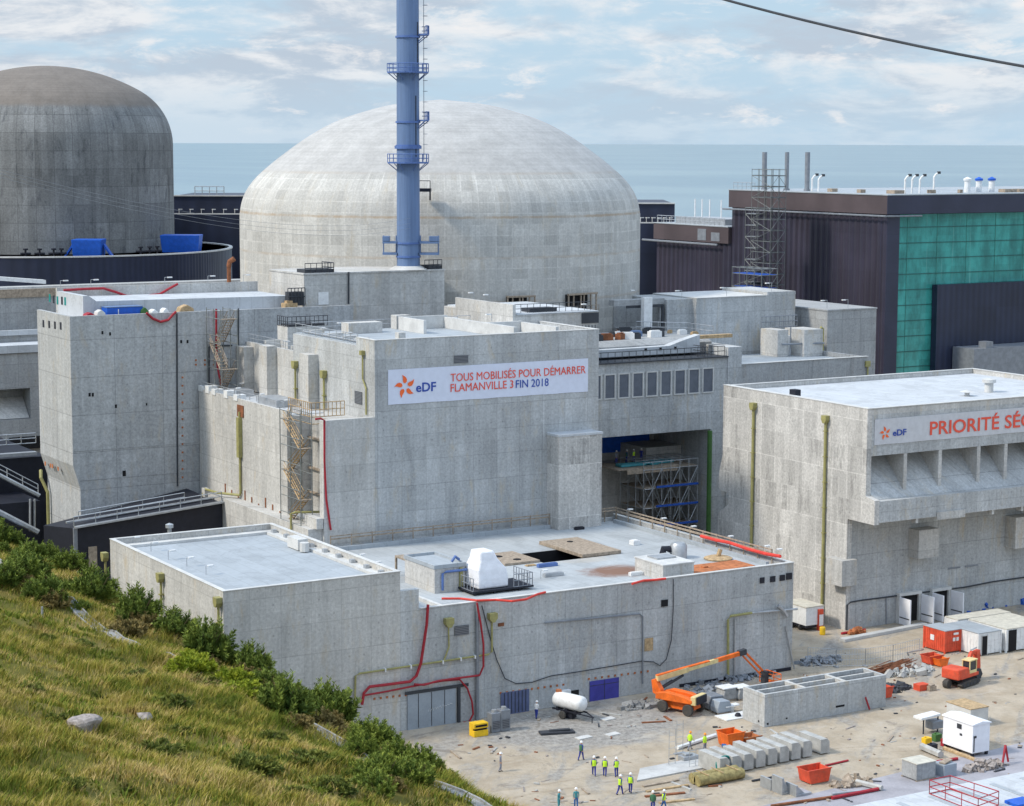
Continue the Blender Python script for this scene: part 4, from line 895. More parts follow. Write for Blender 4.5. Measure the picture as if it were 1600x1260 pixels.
# raised deck behind the rail with its white curved lip
m = MB().prism([(wv+5, 27.75), (wv+5, 29.2), (wv+6.2, 29.8), (246, 29.8), (246, 27.75)], 'x', 140, xr+1); m.build('deck', 'concrete_dull', B)
m = MB(); m.prism([(140, 28.0), (140, 29.0), (157, 29.05), (162, 29.1), (164.5, 29.8), (167, 30.4), (167, 28.0)], 'y', wv+3.6, wv+4.9); m.build('deck_lip', 'membrane_white', B)
m = MB(); m.box(167.02, wv+3.6, 29.8, xr+3.5, wv+4.6, 30.25); m.box(140, wv+5.3, 29.81, 150, wv+5.6, 31.0); build_each(m, 'timber_edge', 'timber', B)
m = MB()
for k in range(3): m.box(158+2.4*k, wv+3.52, 28.6, 158.35+2.4*k, wv+3.6, 28.95)
m.build('scupper', 'dark_hole', B)
m = MB(); a = Vector((143, wv+4.9, 27.8)); b = Vector((147.5, wv+6, 31.5))
for s_ in (0, .9): m.tube([a+Vector((0, s_, 0)), b+Vector((0, s_, 0))], .12, 5)
m.rail([(144, wv+8, 30.6), (153, wv+8, 30.6)], 1.5, .5, .07, 4); m.box(144.5, wv+7.8, 29.8, 150.5, wv+9.5, 30.7); m.build('stair', 'steel_dark', B)
B_WIN = B
# ---- stepped blocks behind (right of the dome)
B = thing('stepped_building', 'low concrete block with smooth taller rear wall, before the dark hall', 'building', (185, 238, 0))
m = MB().box(171.35, 228.3, 0, 193.6, 244.5, 25.6); m.box(171.35, 228.3, 25.6, 193.6, 228.7, 26.4); m.box(193.2, 228.71, 25.6, 193.6, 244.5, 26.4); m.build('wall', 'concrete_dull', B)
m = MB().box(176.0, 245, 0, 193.8, 256, 34.1); m.box(188.6, 244.98, 34.1, 193.82, 256, 34.6); m.box(171.6, 246, 0, 175.99, 256, 34.0); build_each(m, 'rear_wall', 'concrete_fresh', B)
m = MB().box(171.4, 228.72, 25.603, 193.1, 244.4, 25.75); m.build('roof', 'membrane_grey', B)
m = MB().box(171.3, 228.2, 26.403, 193.7, 228.78, 26.48); m.box(176, 244.9, 34.103, 188.5, 256, 34.2); build_each(m, 'coping', 'coping', B)
m = MB(); m.box(186, 239, 25.76, 187.9, 243, 29.6); m.box(189.6, 237.5, 25.76, 193, 242, 29.6); build_each(m, 'roof_hut', 'concrete_pale', B)
MB().box(187.95, 240.5, 25.76, 189.5, 241, 28.6).build('door', 'white_paint', B)
m = MB(); m.tube([(186.5, 238.7, 27.6), (193, 237.2, 27.6)], .14, 6); m.tube([(188, 238.6, 25.8), (188, 238.6, 30)], .1, 6); m.rail([(186.5, 243.5, 29.6), (193, 243.5, 29.6)], 1.6, .8, .06, 4); build_each(m, 'roof_pipe', 'steel_grey', B)
m = MB(); m.box(195.8, 240, 20, 205, 262, 31.9); m.box(195.7, 239.9, 31.9, 205.1, 262, 32.1); m.build('side_wall', 'concrete_dull', B)
m = MB(); m.box(165.5, 247.5, 29, 175.9, 256, 30.0); m.box(165.5, 250.5, 30, 171.5, 256, 33.0); m.box(163, 246.6, 33.4, 171.59, 248, 34.2); m.box(170.8, 246.6, 29, 171.4, 247.2, 33.39); build_each(m, 'portal', 'concrete_dull', B)
MB().box(171.0, 246.3, 29, 171.3, 246.55, 33.3).box(165, 246.4, 33.0, 171.2, 246.58, 33.38).build('portal_frame', 'steel_dark', B)
m = MB(); q = PV(1011, 486, 245.5); m.box(q.x-.7, 245.2, q.z-3.2, q.x+.7, 246, q.z+1.9); m.build('cabinet', 'white_paint', B)
lamps(B, [(173.8, 245.5, 34.0), (181.5, 245.3, 34.2), (189.6, 245.3, 34.6), (196.5, 241, 32.1), (200, 240.5, 32.1), (167, 246.8, 34.2)], h=1.3, dx=-.8)
m = MB(); q = PV(1355, 556, 228.3); m.box(q.x-.4, 228, 25.0, q.x+.4, 228.28, 25.8); m.tube([(q.x, 228.1, 25.0), (q.x, 228.1, 20)], .12, 6); m.tube([(195, 240, 26), (195, 240, 29.4), (194.6, 240, 29.6)], .2, 6); build_each(m, 'downpipe', 'pipe_yellow', B)
# ---- right-hand building with louvre bays
B = thing('louvre_building', 'big concrete building with deep overhanging bays and banner at the right', 'building', (176, 197, 0))
u0, u1 = 155.9, 196.9
m = MB().prism([(187.6, 0), (186.7, 0), (186.7, 13.1), (183.55, 12.9), (183.0, 13.3), (183.0, 15.8), (187.6, 20.9), (187.6, 25.5), (210.6, 25.5), (210.6, 17.3), (211.6, 15), (211.6, 13), (209.6, 12.8), (209.6, 11.4), (211.7, 10), (211.7, 0)], 'x', u0+.7, u1)
m.box(u0+.7, 183.6, 20.75, u1, 187.59, 25.5)
m.build('wall', 'concrete_fresh', B)
m = MB().prism([(186.7, 0), (186.7, 13.1), (182.0, 13.1), (182.0, 15.9), (183.6, 16.2), (183.6, 26.2), (211, 26.2), (211, 17.5), (211.7, 15), (211.7, 13), (209.6, 12.8), (209.6, 11.4), (211.8, 10), (211.8, 0)], 'x', u0, u0+.69); m.build('gable_wall', 'concrete_mottled', B)
m = MB().box(u0+.7, 183.6, 25.5, u1, 184.0, 26.2); m.box(u0+.7, 210.2, 25.5, u1, 210.6, 26.2); m.box(u1-.4, 184.01, 25.5, u1, 210.19, 26.2); m.build('parapet', 'concrete_pale', B)
MB().box(u0+.7, 184.02, 25.505, u1-.41, 210.18, 25.62).build('roof', 'membrane_white', B)
m = MB(); m.box(u0-.05, 183.52, 26.203, u0+.76, 211.05, 26.28); m.box(u0+.77, 183.53, 26.203, u1+.05, 184.06, 26.27); m.box(u0+.77, 210.15, 26.203, u1+.05, 210.65, 26.27); m.box(u1-.45, 184.07, 26.203, u1+.05, 210.14, 26.27); m.build('coping', 'coping', B)
MB().box(u0+.7, 182.0, 13.3, u1, 182.98, 15.75).build('sill_beam', 'concrete_fresh', B)
for x in (161.7, 167.0, 173.0, 177.3, 182.8, 188, 193):
    MB().prism([(183.62, 16.0), (183.62, 20.74), (187.59, 20.74), (187.59, 20.5), (183.7, 15.95)], 'x', x-.25, x+.25).build('bay_divider', 'concrete_pale', B)
m = MB()
for x in (162.2, 167.3, 173.9, 178.6): m.box(x, 182.1, 12.75, x+.35, 182.9, 13.29)
m.box(165.2, 181.85, 12.9, 169.5, 181.97, 13.8); build_each(m, 'sill_bracket', 'concrete_pale', B)
for a, b in (((1430, 828), (1462, 868)), ((1581, 808), (1630, 850))):
    p, q = PV(*a, 185.6), PV(*b, 185.6); MB().box(p.x, 184.9, q.z, p.x+3.1, 186.69, p.z).build('wall_box', 'concrete_pale', B)
MB().box(154.6, 185.9, 5.4, 156.8, 188.8, 8.4).build('wall_box', 'concrete_pale', B)
p = PU(1180, 640, u0); 
for (x, yt, zb) in ((1180, 632, 2.0), (1293, 652, .3)): p = PU(x, yt, u0); downpipe_u(B, u0, p.y, zb, p.z+.2, r=.18)
DW = []
for xa, xb in ((1401, 1434), (1452, 1480)):
    p, q = PV(xa, 940, 186.7), PV(xb, 940, 186.7); w = (q.x-p.x)
    f = MB(); f.box(p.x-.1, 186.2, .0, p.x+.25, 186.69, 3.25); f.box(q.x-.25, 186.2, 0, q.x+.1, 186.69, 3.25); f.box(p.x-.1, 186.1, 3.25, q.x+.1, 186.69, 3.6); d0 = f.build('door_frame', 'coping', B)
    MB().box(p.x+.26, 186.5, 0.02, q.x-.26, 186.68, 3.24).build('doorway', 'dark_hole', d0)
    for s_, xx in ((-1, p.x), (1, q.x)):
        e = Vector((s_*.05, -1, 0)).normalized(); n = Vector((-e.y, e.x, 0)); c = Vector((xx+s_*.05, 186.05, 1.62))+e*1.0
        dl = MB().obox(c, e*1.0, n*.09, (0, 0, 1.58)).build('door_leaf', 'white_sheet', B, bevel=.02); MB().obox(c+n*.0-Vector((0, 0, .75)), e*.9, n*.12, (0, 0, .06)).build('push_bar', 'steel_dark', dl)
m = MB(); m.tube([PV(x, y, 186.7)+Vector((0, -.12, 0)) for x, y in ((1322, 985), (1323, 945), (1328, 941), (1345, 938), (1385, 933), (1430, 927), (1480, 921), (1510, 917), (1550, 909), (1600, 902), (1660, 893))], .09, 6); m.build('wall_cable', 'steel_dark', B)
m = MB(); m.tube([PV(1384, y, 186.7)+Vector((0, -.1, 0)) for y in (934, 988)], .06, 5); m.box(171.5, 186.6, 5.6, 173.4, 186.69, 5.75); m.box(174.2, 186.6, 5.6, 176.2, 186.69, 5.75); build_each(m, 'conduit', 'steel_grey', B)
m = MB(); q = PZ(1545, 612, 25.7); m.lathe([(.55, 0), (.55, 1.2), (.85, 1.2), (.85, 1.6), (.2, 1.75)], (q.x, q.y, 25.63), 14); q = PZ(1511, 618, 25.7); m.lathe([(.3, 0), (.3, .4), (.9, .5), (.1, .75)], (q.x, q.y, 25.63), 14); build_each(m, 'roof_vent', 'coping', B)
q = PU(1229, 612, u0); MB().box(u0+.75, q.y-.7, 25.63, u0+1.6, q.y+.4, 26.9).build('roof_unit', 'black_sheet', B)
BN = thing('banner', 'pale banner with large red French lettering above the deep concrete bays', 'banner', (180, 183.5, 21.9))
bx0 = PV(1366, 675, 183.6).x; ripple(bx0, 193.5, 22.0, 24.95, 183.545, 'banner_pale')
y_ = 183.498
def b2(x, y): return PV(x, y, 183.5)
petals(b2(1383, 677).x, y_, b2(1383, 677).z, .78, BN)
text('letters', 'eDF', 'letter_blue', BN, b2(1395, 677).x, b2(1416, 675).x, y_-.03, b2(1405, 676).z, .72, .016)
xl = b2(1453, 668).x; xr_ = b2(1561, 660).x
text('letters', 'PRIORITÉ', 'letter_red', BN, xl, xr_, y_-.03, b2(1507, 664).z+.12, 2.0, .012)
text('letters', 'SÉCURITÉ', 'letter_red', BN, b2(1570, 660).x, b2(1570, 660).x+(xr_-xl)*1.08, y_-.03, b2(1507, 664).z+.12, 2.0, .012)

# ---- black annex in front of the tower, dark building and walkways at the far left
def black_annex():
    AV = 234.; P = [PV(116, 826, AV), PV(336, 787, AV), PV(310, 762, 245.2), PV(125, 816, 245.2)]
    B = thing('black_annex', 'low black clad annex with railed roof edge at the foot of the tower', 'building', (P[0].x, AV, 0))
    zt = [p.z for p in P]; x0 = P[0].x; x1 = 98.3
    zb = 10.4
    m = MB(); m.add([(x0, AV, 0), (x1, AV, 0), (x1, 245.2, 0), (x0, 245.2, 0), (x0, AV, P[0].z), (x1, AV, P[1].z), (x1, 245.2, P[2].z), (x0, 245.2, P[3].z)], [(3, 2, 1, 0), (4, 5, 6, 7), (0, 1, 5, 4), (1, 2, 6, 5), (2, 3, 7, 6), (3, 0, 4, 7)]); m.build('wall', 'black_sheet', B)
    m = MB()
    e = Vector((x1-x0, 0, P[1].z-P[0].z))
    a = Vector((x0, AV-.2, P[0].z+.15)); 
    m.obox(a+e*.5, e*.5, (0, .35, 0), (0, 0, .1)); m.rail([a+Vector((0, .3, .1)), a+e+Vector((0, .3, .1))], 1.1, 2.6, .06, 2); m.obox(a+e*.5+Vector((0, 3.0, .1)), e*.5, (0, .2, 0), (0, 0, .1)); m.rail([a+Vector((1.5, 3, .2)), a+e*.8+Vector((0, 3, .2))], 1.1, 2.6, .06, 2)
    m.build('roof_rail', 'galvanised', B)
    m = MB(); m.box(x0-.1, AV-.1, 0, x0+.35, AV+.2, P[0].z); m.build('corner_trim', 'steel_grey', B)
    q0, q1 = PV(138, 855, AV-.1), PV(152, 890, AV-.1); MB().box(q0.x, AV-.15, 1, q1.x, AV-.02, q0.z).build('door', 'timber_grey', B)
black_annex()
def left_block():
    B = thing('old_plant_building', 'grey concrete plant building with white roof ledges at the left edge', 'building', (70, 320, 0))
    v = 300.
    def zz(y, vv=v): return PV(20, y, vv).z
    m = MB(); xl = PV(-220, 500, v).x
    m.box(xl, v+9, 0, 150, v+30, PV(30, 462, v+9).z); m.box(xl, v+5, 0, 108, v+8.99, zz(522, v+5))
    m.box(xl, v, zz(608), 108, v+4.99, zz(553)); m.box(xl, v, zz(698), 108, v+4.99, zz(656)); m.box(xl, v+3.5, zz(656), 108, v+4.98, zz(608)); m.box(PV(48, 640, v).x, v+.01, zz(656), 108, v+3.4, zz(608)); m.box(xl, v+.5, 0, 108, v+4.9, zz(700)); m.build('wall', 'concrete_dull', B)
    m = MB(); m.box(xl, v-.3, zz(552), 108, v+4.9, zz(540)); m.box(xl, v+4.6, zz(529), 108, v+5.2, zz(521)); m.build('ledge', 'membrane_white', B)
    m = MB(); m.prism([(v+.4, zz(655)), (v+3.4, zz(625)), (v+3.4, zz(655))], 'x', xl, PV(47, 640, v).x); m.build('sloped_reveal', 'concrete_pale', B)
    p = PV(15, 690, v-.2); m = MB(); m.box(p.x, v-.12, zz(703), 108, v-.01, zz(684)); m.build('opening', 'dark_hole', B)
    q = PV(0, 455, v+9); m = MB(); m.box(xl, v+8.8, PV(30, 465, v+9).z, 150, v+9.2, PV(30, 452, v+9).z+.0); m.build('roof_kerb', 'timber_grey', B)
    m = MB(); z = PV(30, 455, v+18).z; m.box(xl, v+16, z-1, 150, v+17, PV(30, 448, v+17).z); m.build('rear_kerb', 'concrete_pale', B)
    for x in (4, 46, 78): pass
    m = MB(); q = PV(20, 437, v+20); m.obox(q, (5, 0, -.5), (0, .8, 0), (0, 0, .3)); build_each(m, 'roof_beam', 'white_paint', B)
    B = thing('dark_walkway_building', 'black building with pale sloping walkways at the left edge below the grey plant', 'building', (70, 270, 0))
    v = 268.
    p, q = PV(-200, 712, v), PV(56, 712, v)
    m = MB(); m.box(p.x, v, 0, q.x+1.5, v+25, PV(30, 716, v).z); m.box(p.x, v-8, 0, PV(62, 760, v-8).x, v-.01, PV(30, 755, v-8).z-2.5); m.build('wall', 'black_sheet', B)
    m = MB(); a, b = PV(-60, 712, v-5), PV(62, 775, v-8); e = (b-a)
    for o in (0, 1.3): m.tube([a+Vector((0, o*1.4, 0)), b+Vector((0, o*1.4, 0))], .26, 6)
    m.rail([a+Vector((0, .6, .2)), b+Vector((0, .6, .2))], 1.2, 2., .07, 2); c, d_ = PV(-60, 770, v-10), PV(60, 832, v-12)
    m.tube([c, d_], .35, 6); m.tube([PV(47, 780, v-9), PV(47, 830, v-9)], .14, 6); m.tube([PV(54, 780, v-9), PV(54, 830, v-9)], .14, 6); m.build('walkway', 'galvanised', B)
    m = MB(); m.rail([PV(-60, 700, v+1), PV(56, 692, v+1)], 1.3, 2., .07, 3); m.obox((PV(-60, 716, v)+PV(56, 708, v))*.5, (PV(56, 708, v)-PV(-60, 716, v))*.5, (0, .5, 0), (0, 0, .2)); m.build('roof_rail', 'galvanised', B)
    m = MB(); a, b, c, d_ = PV(-60, 800, v-14), PV(52, 828, v-14), PV(52, 828, v-14), 0; m.add([(a.x, a.y, a.z), (b.x, b.y, b.z), (b.x-3, b.y+7, b.z+.2), (a.x, a.y+7, a.z+.2)], [(0, 1, 2, 3)]); m.build('deck', 'steel_grey', B)
left_block()

# ================================================================== HILLSIDE PLANTS
def project(P):
    Q = np.asarray(P, float)-np.array(CAM); z = Q@np.array(fw)
    return 800+F*(Q@np.array(rt))/z, 630-F*(Q@np.array(up))/z, z
def ch_u(v): return np.interp(v, [100, 113, 162, 191, 215], [65.3, 63.8, 58.8, 58.4, 58.6])
cm = MB(); vv = np.arange(100, 206, 2.)
for a, b in zip(vv[:-1], vv[1:]):
    ua, ub = float(ch_u(a)), float(ch_u(b)); za, zb = float(hz(ua, a)), float(hz(ub, b))
    for o0, o1, h in ((-.5, -.36, .2), (-.36, .36, .05), (.36, .5, .2)):
        cm.add([(ua+o0, a, za-.4), (ua+o1, a, za-.4), (ub+o1, b, zb-.4), (ub+o0, b, zb-.4), (ua+o0, a, za+h), (ua+o1, a, za+h), (ub+o1, b, zb+h), (ub+o0, b, zb+h)],
               [(0, 3, 2, 1), (4, 5, 6, 7), (0, 1, 5, 4), (2, 3, 7, 6), (0, 4, 7, 3), (1, 2, 6, 5)])
tag(cm.build('drainage_channel', 'rock_grey'), 'grey concrete drainage channel half buried in the hillside grass', 'drain')
def grass():
    N = 85000
    x = rng.uniform(16, 76, N); y = rng.uniform(78, 245, N); z = hz(x, y)
    px, py, d = project(np.stack([x, y, z], 1)); keep = (px > -60) & (px < 960) & (py > 770) & (py < 1320)
    dens = np.clip(1.25-(d-95)/170, .35, 1)
    pat = np.sin(x*.37+1.7*np.sin(y*.19))*np.sin(y*.29+1.3*np.sin(x*.23))+.5*np.sin(x*.9+y*.6)*np.sin(y*.8-x*.3)
    dens *= np.clip(.95+.45*pat, .25, 1.15)
    keep &= rng.random(N) < dens
    near = np.abs(x-ch_u(y)) < .6; vis = ((y > 186) & (y < 196)) | ((y > 159) & (y < 165)) | (y < 116)
    keep &= ~(near & vis)
    x, y, z, pat = x[keep], y[keep], z[keep], pat[keep]; n = len(x); K = 11
    clump = .5+.5*np.sin(x*.9+np.sin(y*.7)*2)*np.sin(y*.8+1.2*np.sin(x*.5)); tall = .22+.36*clump+.30*np.clip(pat, 0, 1); weed = rng.random(n) < np.clip(.05-.16*pat, .02, .22)
    bx = np.repeat(x, K)+rng.normal(0, .24, n*K); by = np.repeat(y, K)+rng.normal(0, .24, n*K); bz = hz(bx, by)-.04
    h = np.repeat(tall, K)*rng.uniform(.55, 1.35, n*K); w = rng.uniform(.009, .024, n*K)*np.repeat(np.where(weed, 3.2, 1.), K)
    ang = rng.uniform(0, 2*np.pi, n*K); la = R(-35)+rng.normal(0, 1.3, n*K); ln = h*rng.uniform(.25, .95, n*K)
    cx, cy = np.cos(ang)*w, np.sin(ang)*w; lx, ly = np.cos(la)*ln, np.sin(la)*ln
    V = np.stack([np.stack([bx-cx, by-cy, bz], 1), np.stack([bx+cx, by+cy, bz], 1),
                  np.stack([bx-cx*.8+lx*.35, by-cy*.8+ly*.35, bz+h*.62], 1), np.stack([bx+cx*.8+lx*.35, by+cy*.8+ly*.35, bz+h*.62], 1),
                  np.stack([bx+lx, by+ly, bz+h], 1)], 1).reshape(-1, 3)
    b = np.arange(n*K)*5; T = np.stack([np.stack([b, b+1, b+3], 1), np.stack([b, b+3, b+2], 1), np.stack([b+2, b+3, b+4], 1)], 1).reshape(-1, 3)
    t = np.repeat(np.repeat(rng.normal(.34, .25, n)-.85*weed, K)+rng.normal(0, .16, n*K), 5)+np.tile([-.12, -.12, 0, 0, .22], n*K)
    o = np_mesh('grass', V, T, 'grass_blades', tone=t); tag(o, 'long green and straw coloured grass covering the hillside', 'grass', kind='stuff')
grass()
def bush_mesh(seed, shoots, spread, height, needle, mat, upright=.9):
    g = np.random.default_rng(seed); V = []; T = []; tone = []
    for s in range(shoots):
        a = g.uniform(0, 2*np.pi); rr = spread*math.sqrt(g.random()); hgt = height*(1-.5*(rr/spread)**2)*g.uniform(.45, 1.25)
        base = np.array([math.cos(a)*rr*.75, math.sin(a)*rr*.75, max(0., hgt*.30*g.uniform(.2, 1))]); tip = np.array([math.cos(a)*rr*1.12+g.normal(0, .12), math.sin(a)*rr*1.12+g.normal(0, .12), hgt])
        ax = tip-base; L = np.linalg.norm(ax); ax /= L; m = 46; sh = g.uniform(-.15, .35)
        t = g.uniform(.12, 1, m)**.8; p = base+np.outer(t*L, ax)
        d = g.normal(0, 1, (m, 3)); d -= np.outer(d@ax, ax)*.9; d /= np.linalg.norm(d, axis=1)[:, None]; d = d*.9+ax*upright; d /= np.linalg.norm(d, axis=1)[:, None]
        ln = needle*g.uniform(.7, 1.3, m)*(1.15-.65*t); w = np.cross(d, g.normal(0, 1, (m, 3))); w /= np.linalg.norm(w, axis=1)[:, None]
        wd = (ln*.125)[:, None]*w; b = len(V)*0+sum(len(q) for q in V)
        q = np.stack([p-wd*.4, p+wd*.4, p+d*(ln*.5)[:, None]+wd, p+d*(ln*.5)[:, None]-wd, p+d*ln[:, None]], 1).reshape(-1, 3)
        i = b+np.arange(m)*5; V.append(q); T.append(np.stack([np.stack([i, i+1, i+2], 1), np.stack([i, i+2, i+3], 1), np.stack([i+3, i+2, i+4], 1)], 1).reshape(-1, 3))
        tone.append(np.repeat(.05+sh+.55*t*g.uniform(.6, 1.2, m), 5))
    return np.concatenate(V), np.concatenate(T), np.concatenate(tone)
PROTO = {}
def proto(kind, i):
    if (kind, i) in PROTO: return copy_tree(PROTO[(kind, i)])
    sp = {'gorse_dark': (95, 1.15, 1.75, .36), 'gorse_mid': (90, 1.1, 1.55, .34), 'gorse_bright': (80, 1.1, .75, .3), 'bracken': (60, 1., 1.0, .34), 'olive_tuft': (46, 1.1, .62, .36)}[kind]
    nm = {'gorse_dark': 'gorse_bush', 'gorse_mid': 'gorse_bush', 'gorse_bright': 'bright_shrub', 'bracken': 'bracken_plant', 'olive_tuft': 'weed_tuft'}[kind]
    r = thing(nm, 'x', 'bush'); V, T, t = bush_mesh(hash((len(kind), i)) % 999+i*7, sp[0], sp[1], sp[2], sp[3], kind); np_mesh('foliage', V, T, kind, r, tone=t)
    m = MB(); g = random.Random(i)
    for k in range(9): a = g.random()*6.28; m.tube([(0, 0, -.3), (math.cos(a)*.3, math.sin(a)*.3, sp[2]*.3), (math.cos(a)*.7*sp[1], math.sin(a)*.7*sp[1], sp[2]*.75)], .035, 4, .012)
    m.build('stem', 'twig', r); PROTO[(kind, i)] = r; return r
ZONES = {
 'gorse_dark': [('dark green gorse bush in the thicket below the chamfered tower', [(8, 862), (34, 868), (62, 872), (90, 880), (118, 896), (140, 915), (4, 850), (26, 852), (48, 862), (76, 866), (104, 884), (20, 888), (52, 900), (84, 915), (112, 930), (140, 938), (70, 935), (98, 950), (126, 955), (152, 942), (8, 905)]),
                ('rounded dark gorse bush at the foot of the pale building side wall', [(180, 945), (205, 952), (228, 962), (192, 968), (222, 982)]),
                ('dark gorse bush on the crest below the near corner of the grey building', [(250, 985), (274, 998), (300, 1008), (326, 1022), (352, 1030), (384, 1045)]),
                ('dense green gorse bush on the slope in front of the long annex wall', [(412, 1068), (440, 1080), (468, 1096), (424, 1094), (452, 1108), (488, 1104), (510, 1108), (400, 1092), (380, 1070), (436, 1120), (520, 1128), (498, 1122)])],
 'gorse_mid': [('tall mid green gorse bush in the big clump beside the sliding door', [(560, 1128), (586, 1132), (612, 1142), (548, 1150), (576, 1156), (604, 1164), (634, 1158), (660, 1168), (560, 1182), (590, 1188), (622, 1186), (650, 1196), (576, 1208), (608, 1214), (640, 1218), (672, 1188), (684, 1212), (596, 1238), (540, 1172), (530, 1130)]),
               ('small green gorse bush at the lower edge of the slope by the workers', [(702, 1176), (726, 1188), (752, 1206), (776, 1218), (800, 1226), (826, 1244), (862, 1258), (880, 1262), (700, 1222)])],
 'gorse_bright': [('bright yellow green shrub in the grass below the dark gorse', [(262, 1030), (284, 1038), (304, 1046), (340, 1062), (364, 1074), (386, 1082), (320, 1056), (276, 1048)])],
 'bracken': [('brown bracken plant among the gorse on the crest', [(158, 928), (300, 1026), (336, 1040), (118, 910), (470, 1070), (700, 1150), (735, 1160), (370, 1052), (225, 975), (262, 1000), (60, 900), (28, 905), (540, 1150), (420, 1088), (460, 1125), (500, 1140), (620, 1225), (90, 948), (190, 985), (716, 1200)])],
 'olive_tuft': [('low olive green weed tuft scattered in the open hillside grass', [(300, 1075), (262, 1100), (180, 1040), (120, 1010), (350, 1120), (60, 1000), (420, 1160), (480, 1190), (250, 1180), (100, 1220), (330, 1210), (520, 1230), (36, 1075), (200, 1230), (150, 1085), (400, 1205), (280, 1145), (450, 1240), (560, 1245), (215, 1060), (330, 1100), (20, 1180), (80, 1120), (385, 1140)])]}
cnt = 0
for kind, zs_ in ZONES.items():
    for lab, pts in zs_:
        for (x, y) in pts:
            x += random.uniform(-12, 12); y += random.uniform(-5, 12); o = proto(kind, cnt % 4); p = PH(x, y); s = random.choice((.65, .85, 1.05, 1.3, 1.55))*random.uniform(.9, 1.1)*(.62 if 'small green' in lab else 1.)
            o.location = (p.x, p.y, p.z-.1); o.rotation_euler = (0, 0, random.random()*6.28); o.scale = (s, s, s*random.uniform(.85, 1.15)); cnt += 1
            o['label'] = lab; o['category'] = 'bush'; o['group'] = lab.split(' in ')[0].split(' on ')[0].split(' at ')[0].split(' among ')[0]+' group'
def rock(px, py, s, lab, seed):
    g = np.random.default_rng(seed); bm = bmesh.new(); bmesh.ops.create_icosphere(bm, subdivisions=3, radius=1)
    dirs = g.normal(0, 1, (9, 3)); dirs /= np.linalg.norm(dirs, axis=1)[:, None]; cut = g.uniform(.55, .85, 9)
    for v in bm.verts:
        c = np.array(v.co); 
        for d, k in zip(dirs, cut):
            e = c@d-k
            if e > 0: c = c-d*e
        v.co = Vector((c[0]*s*1.3, c[1]*s, c[2]*s*.75))+Vector(g.normal(0, .015*s, 3))
    me = bpy.data.meshes.new('rock'); bm.to_mesh(me); bm.free(); me.materials.append(MATS['rock']); o = bpy.data.objects.new('rock', me); COL.objects.link(o)
    p = PH(px, py); o.location = (p.x, p.y, p.z+s*.35); o.rotation_euler = (.2, .1, seed); tag(o, lab, 'rock')
rock(130, 1142, .95, 'larger pinkish rock lying in the hillside grass', 3); rock(226, 1126, .6, 'smaller pale rock in the grass right of the pinkish one', 8)
m = MB(); p = PH(66, 965); m.cyl((p.x, p.y, p.z-.2), (p.x, p.y, p.z+.9), .1, 6); tag(m.build('marker_post', 'galvanised'), 'short grey marker post standing in the upper hillside grass', 'post')

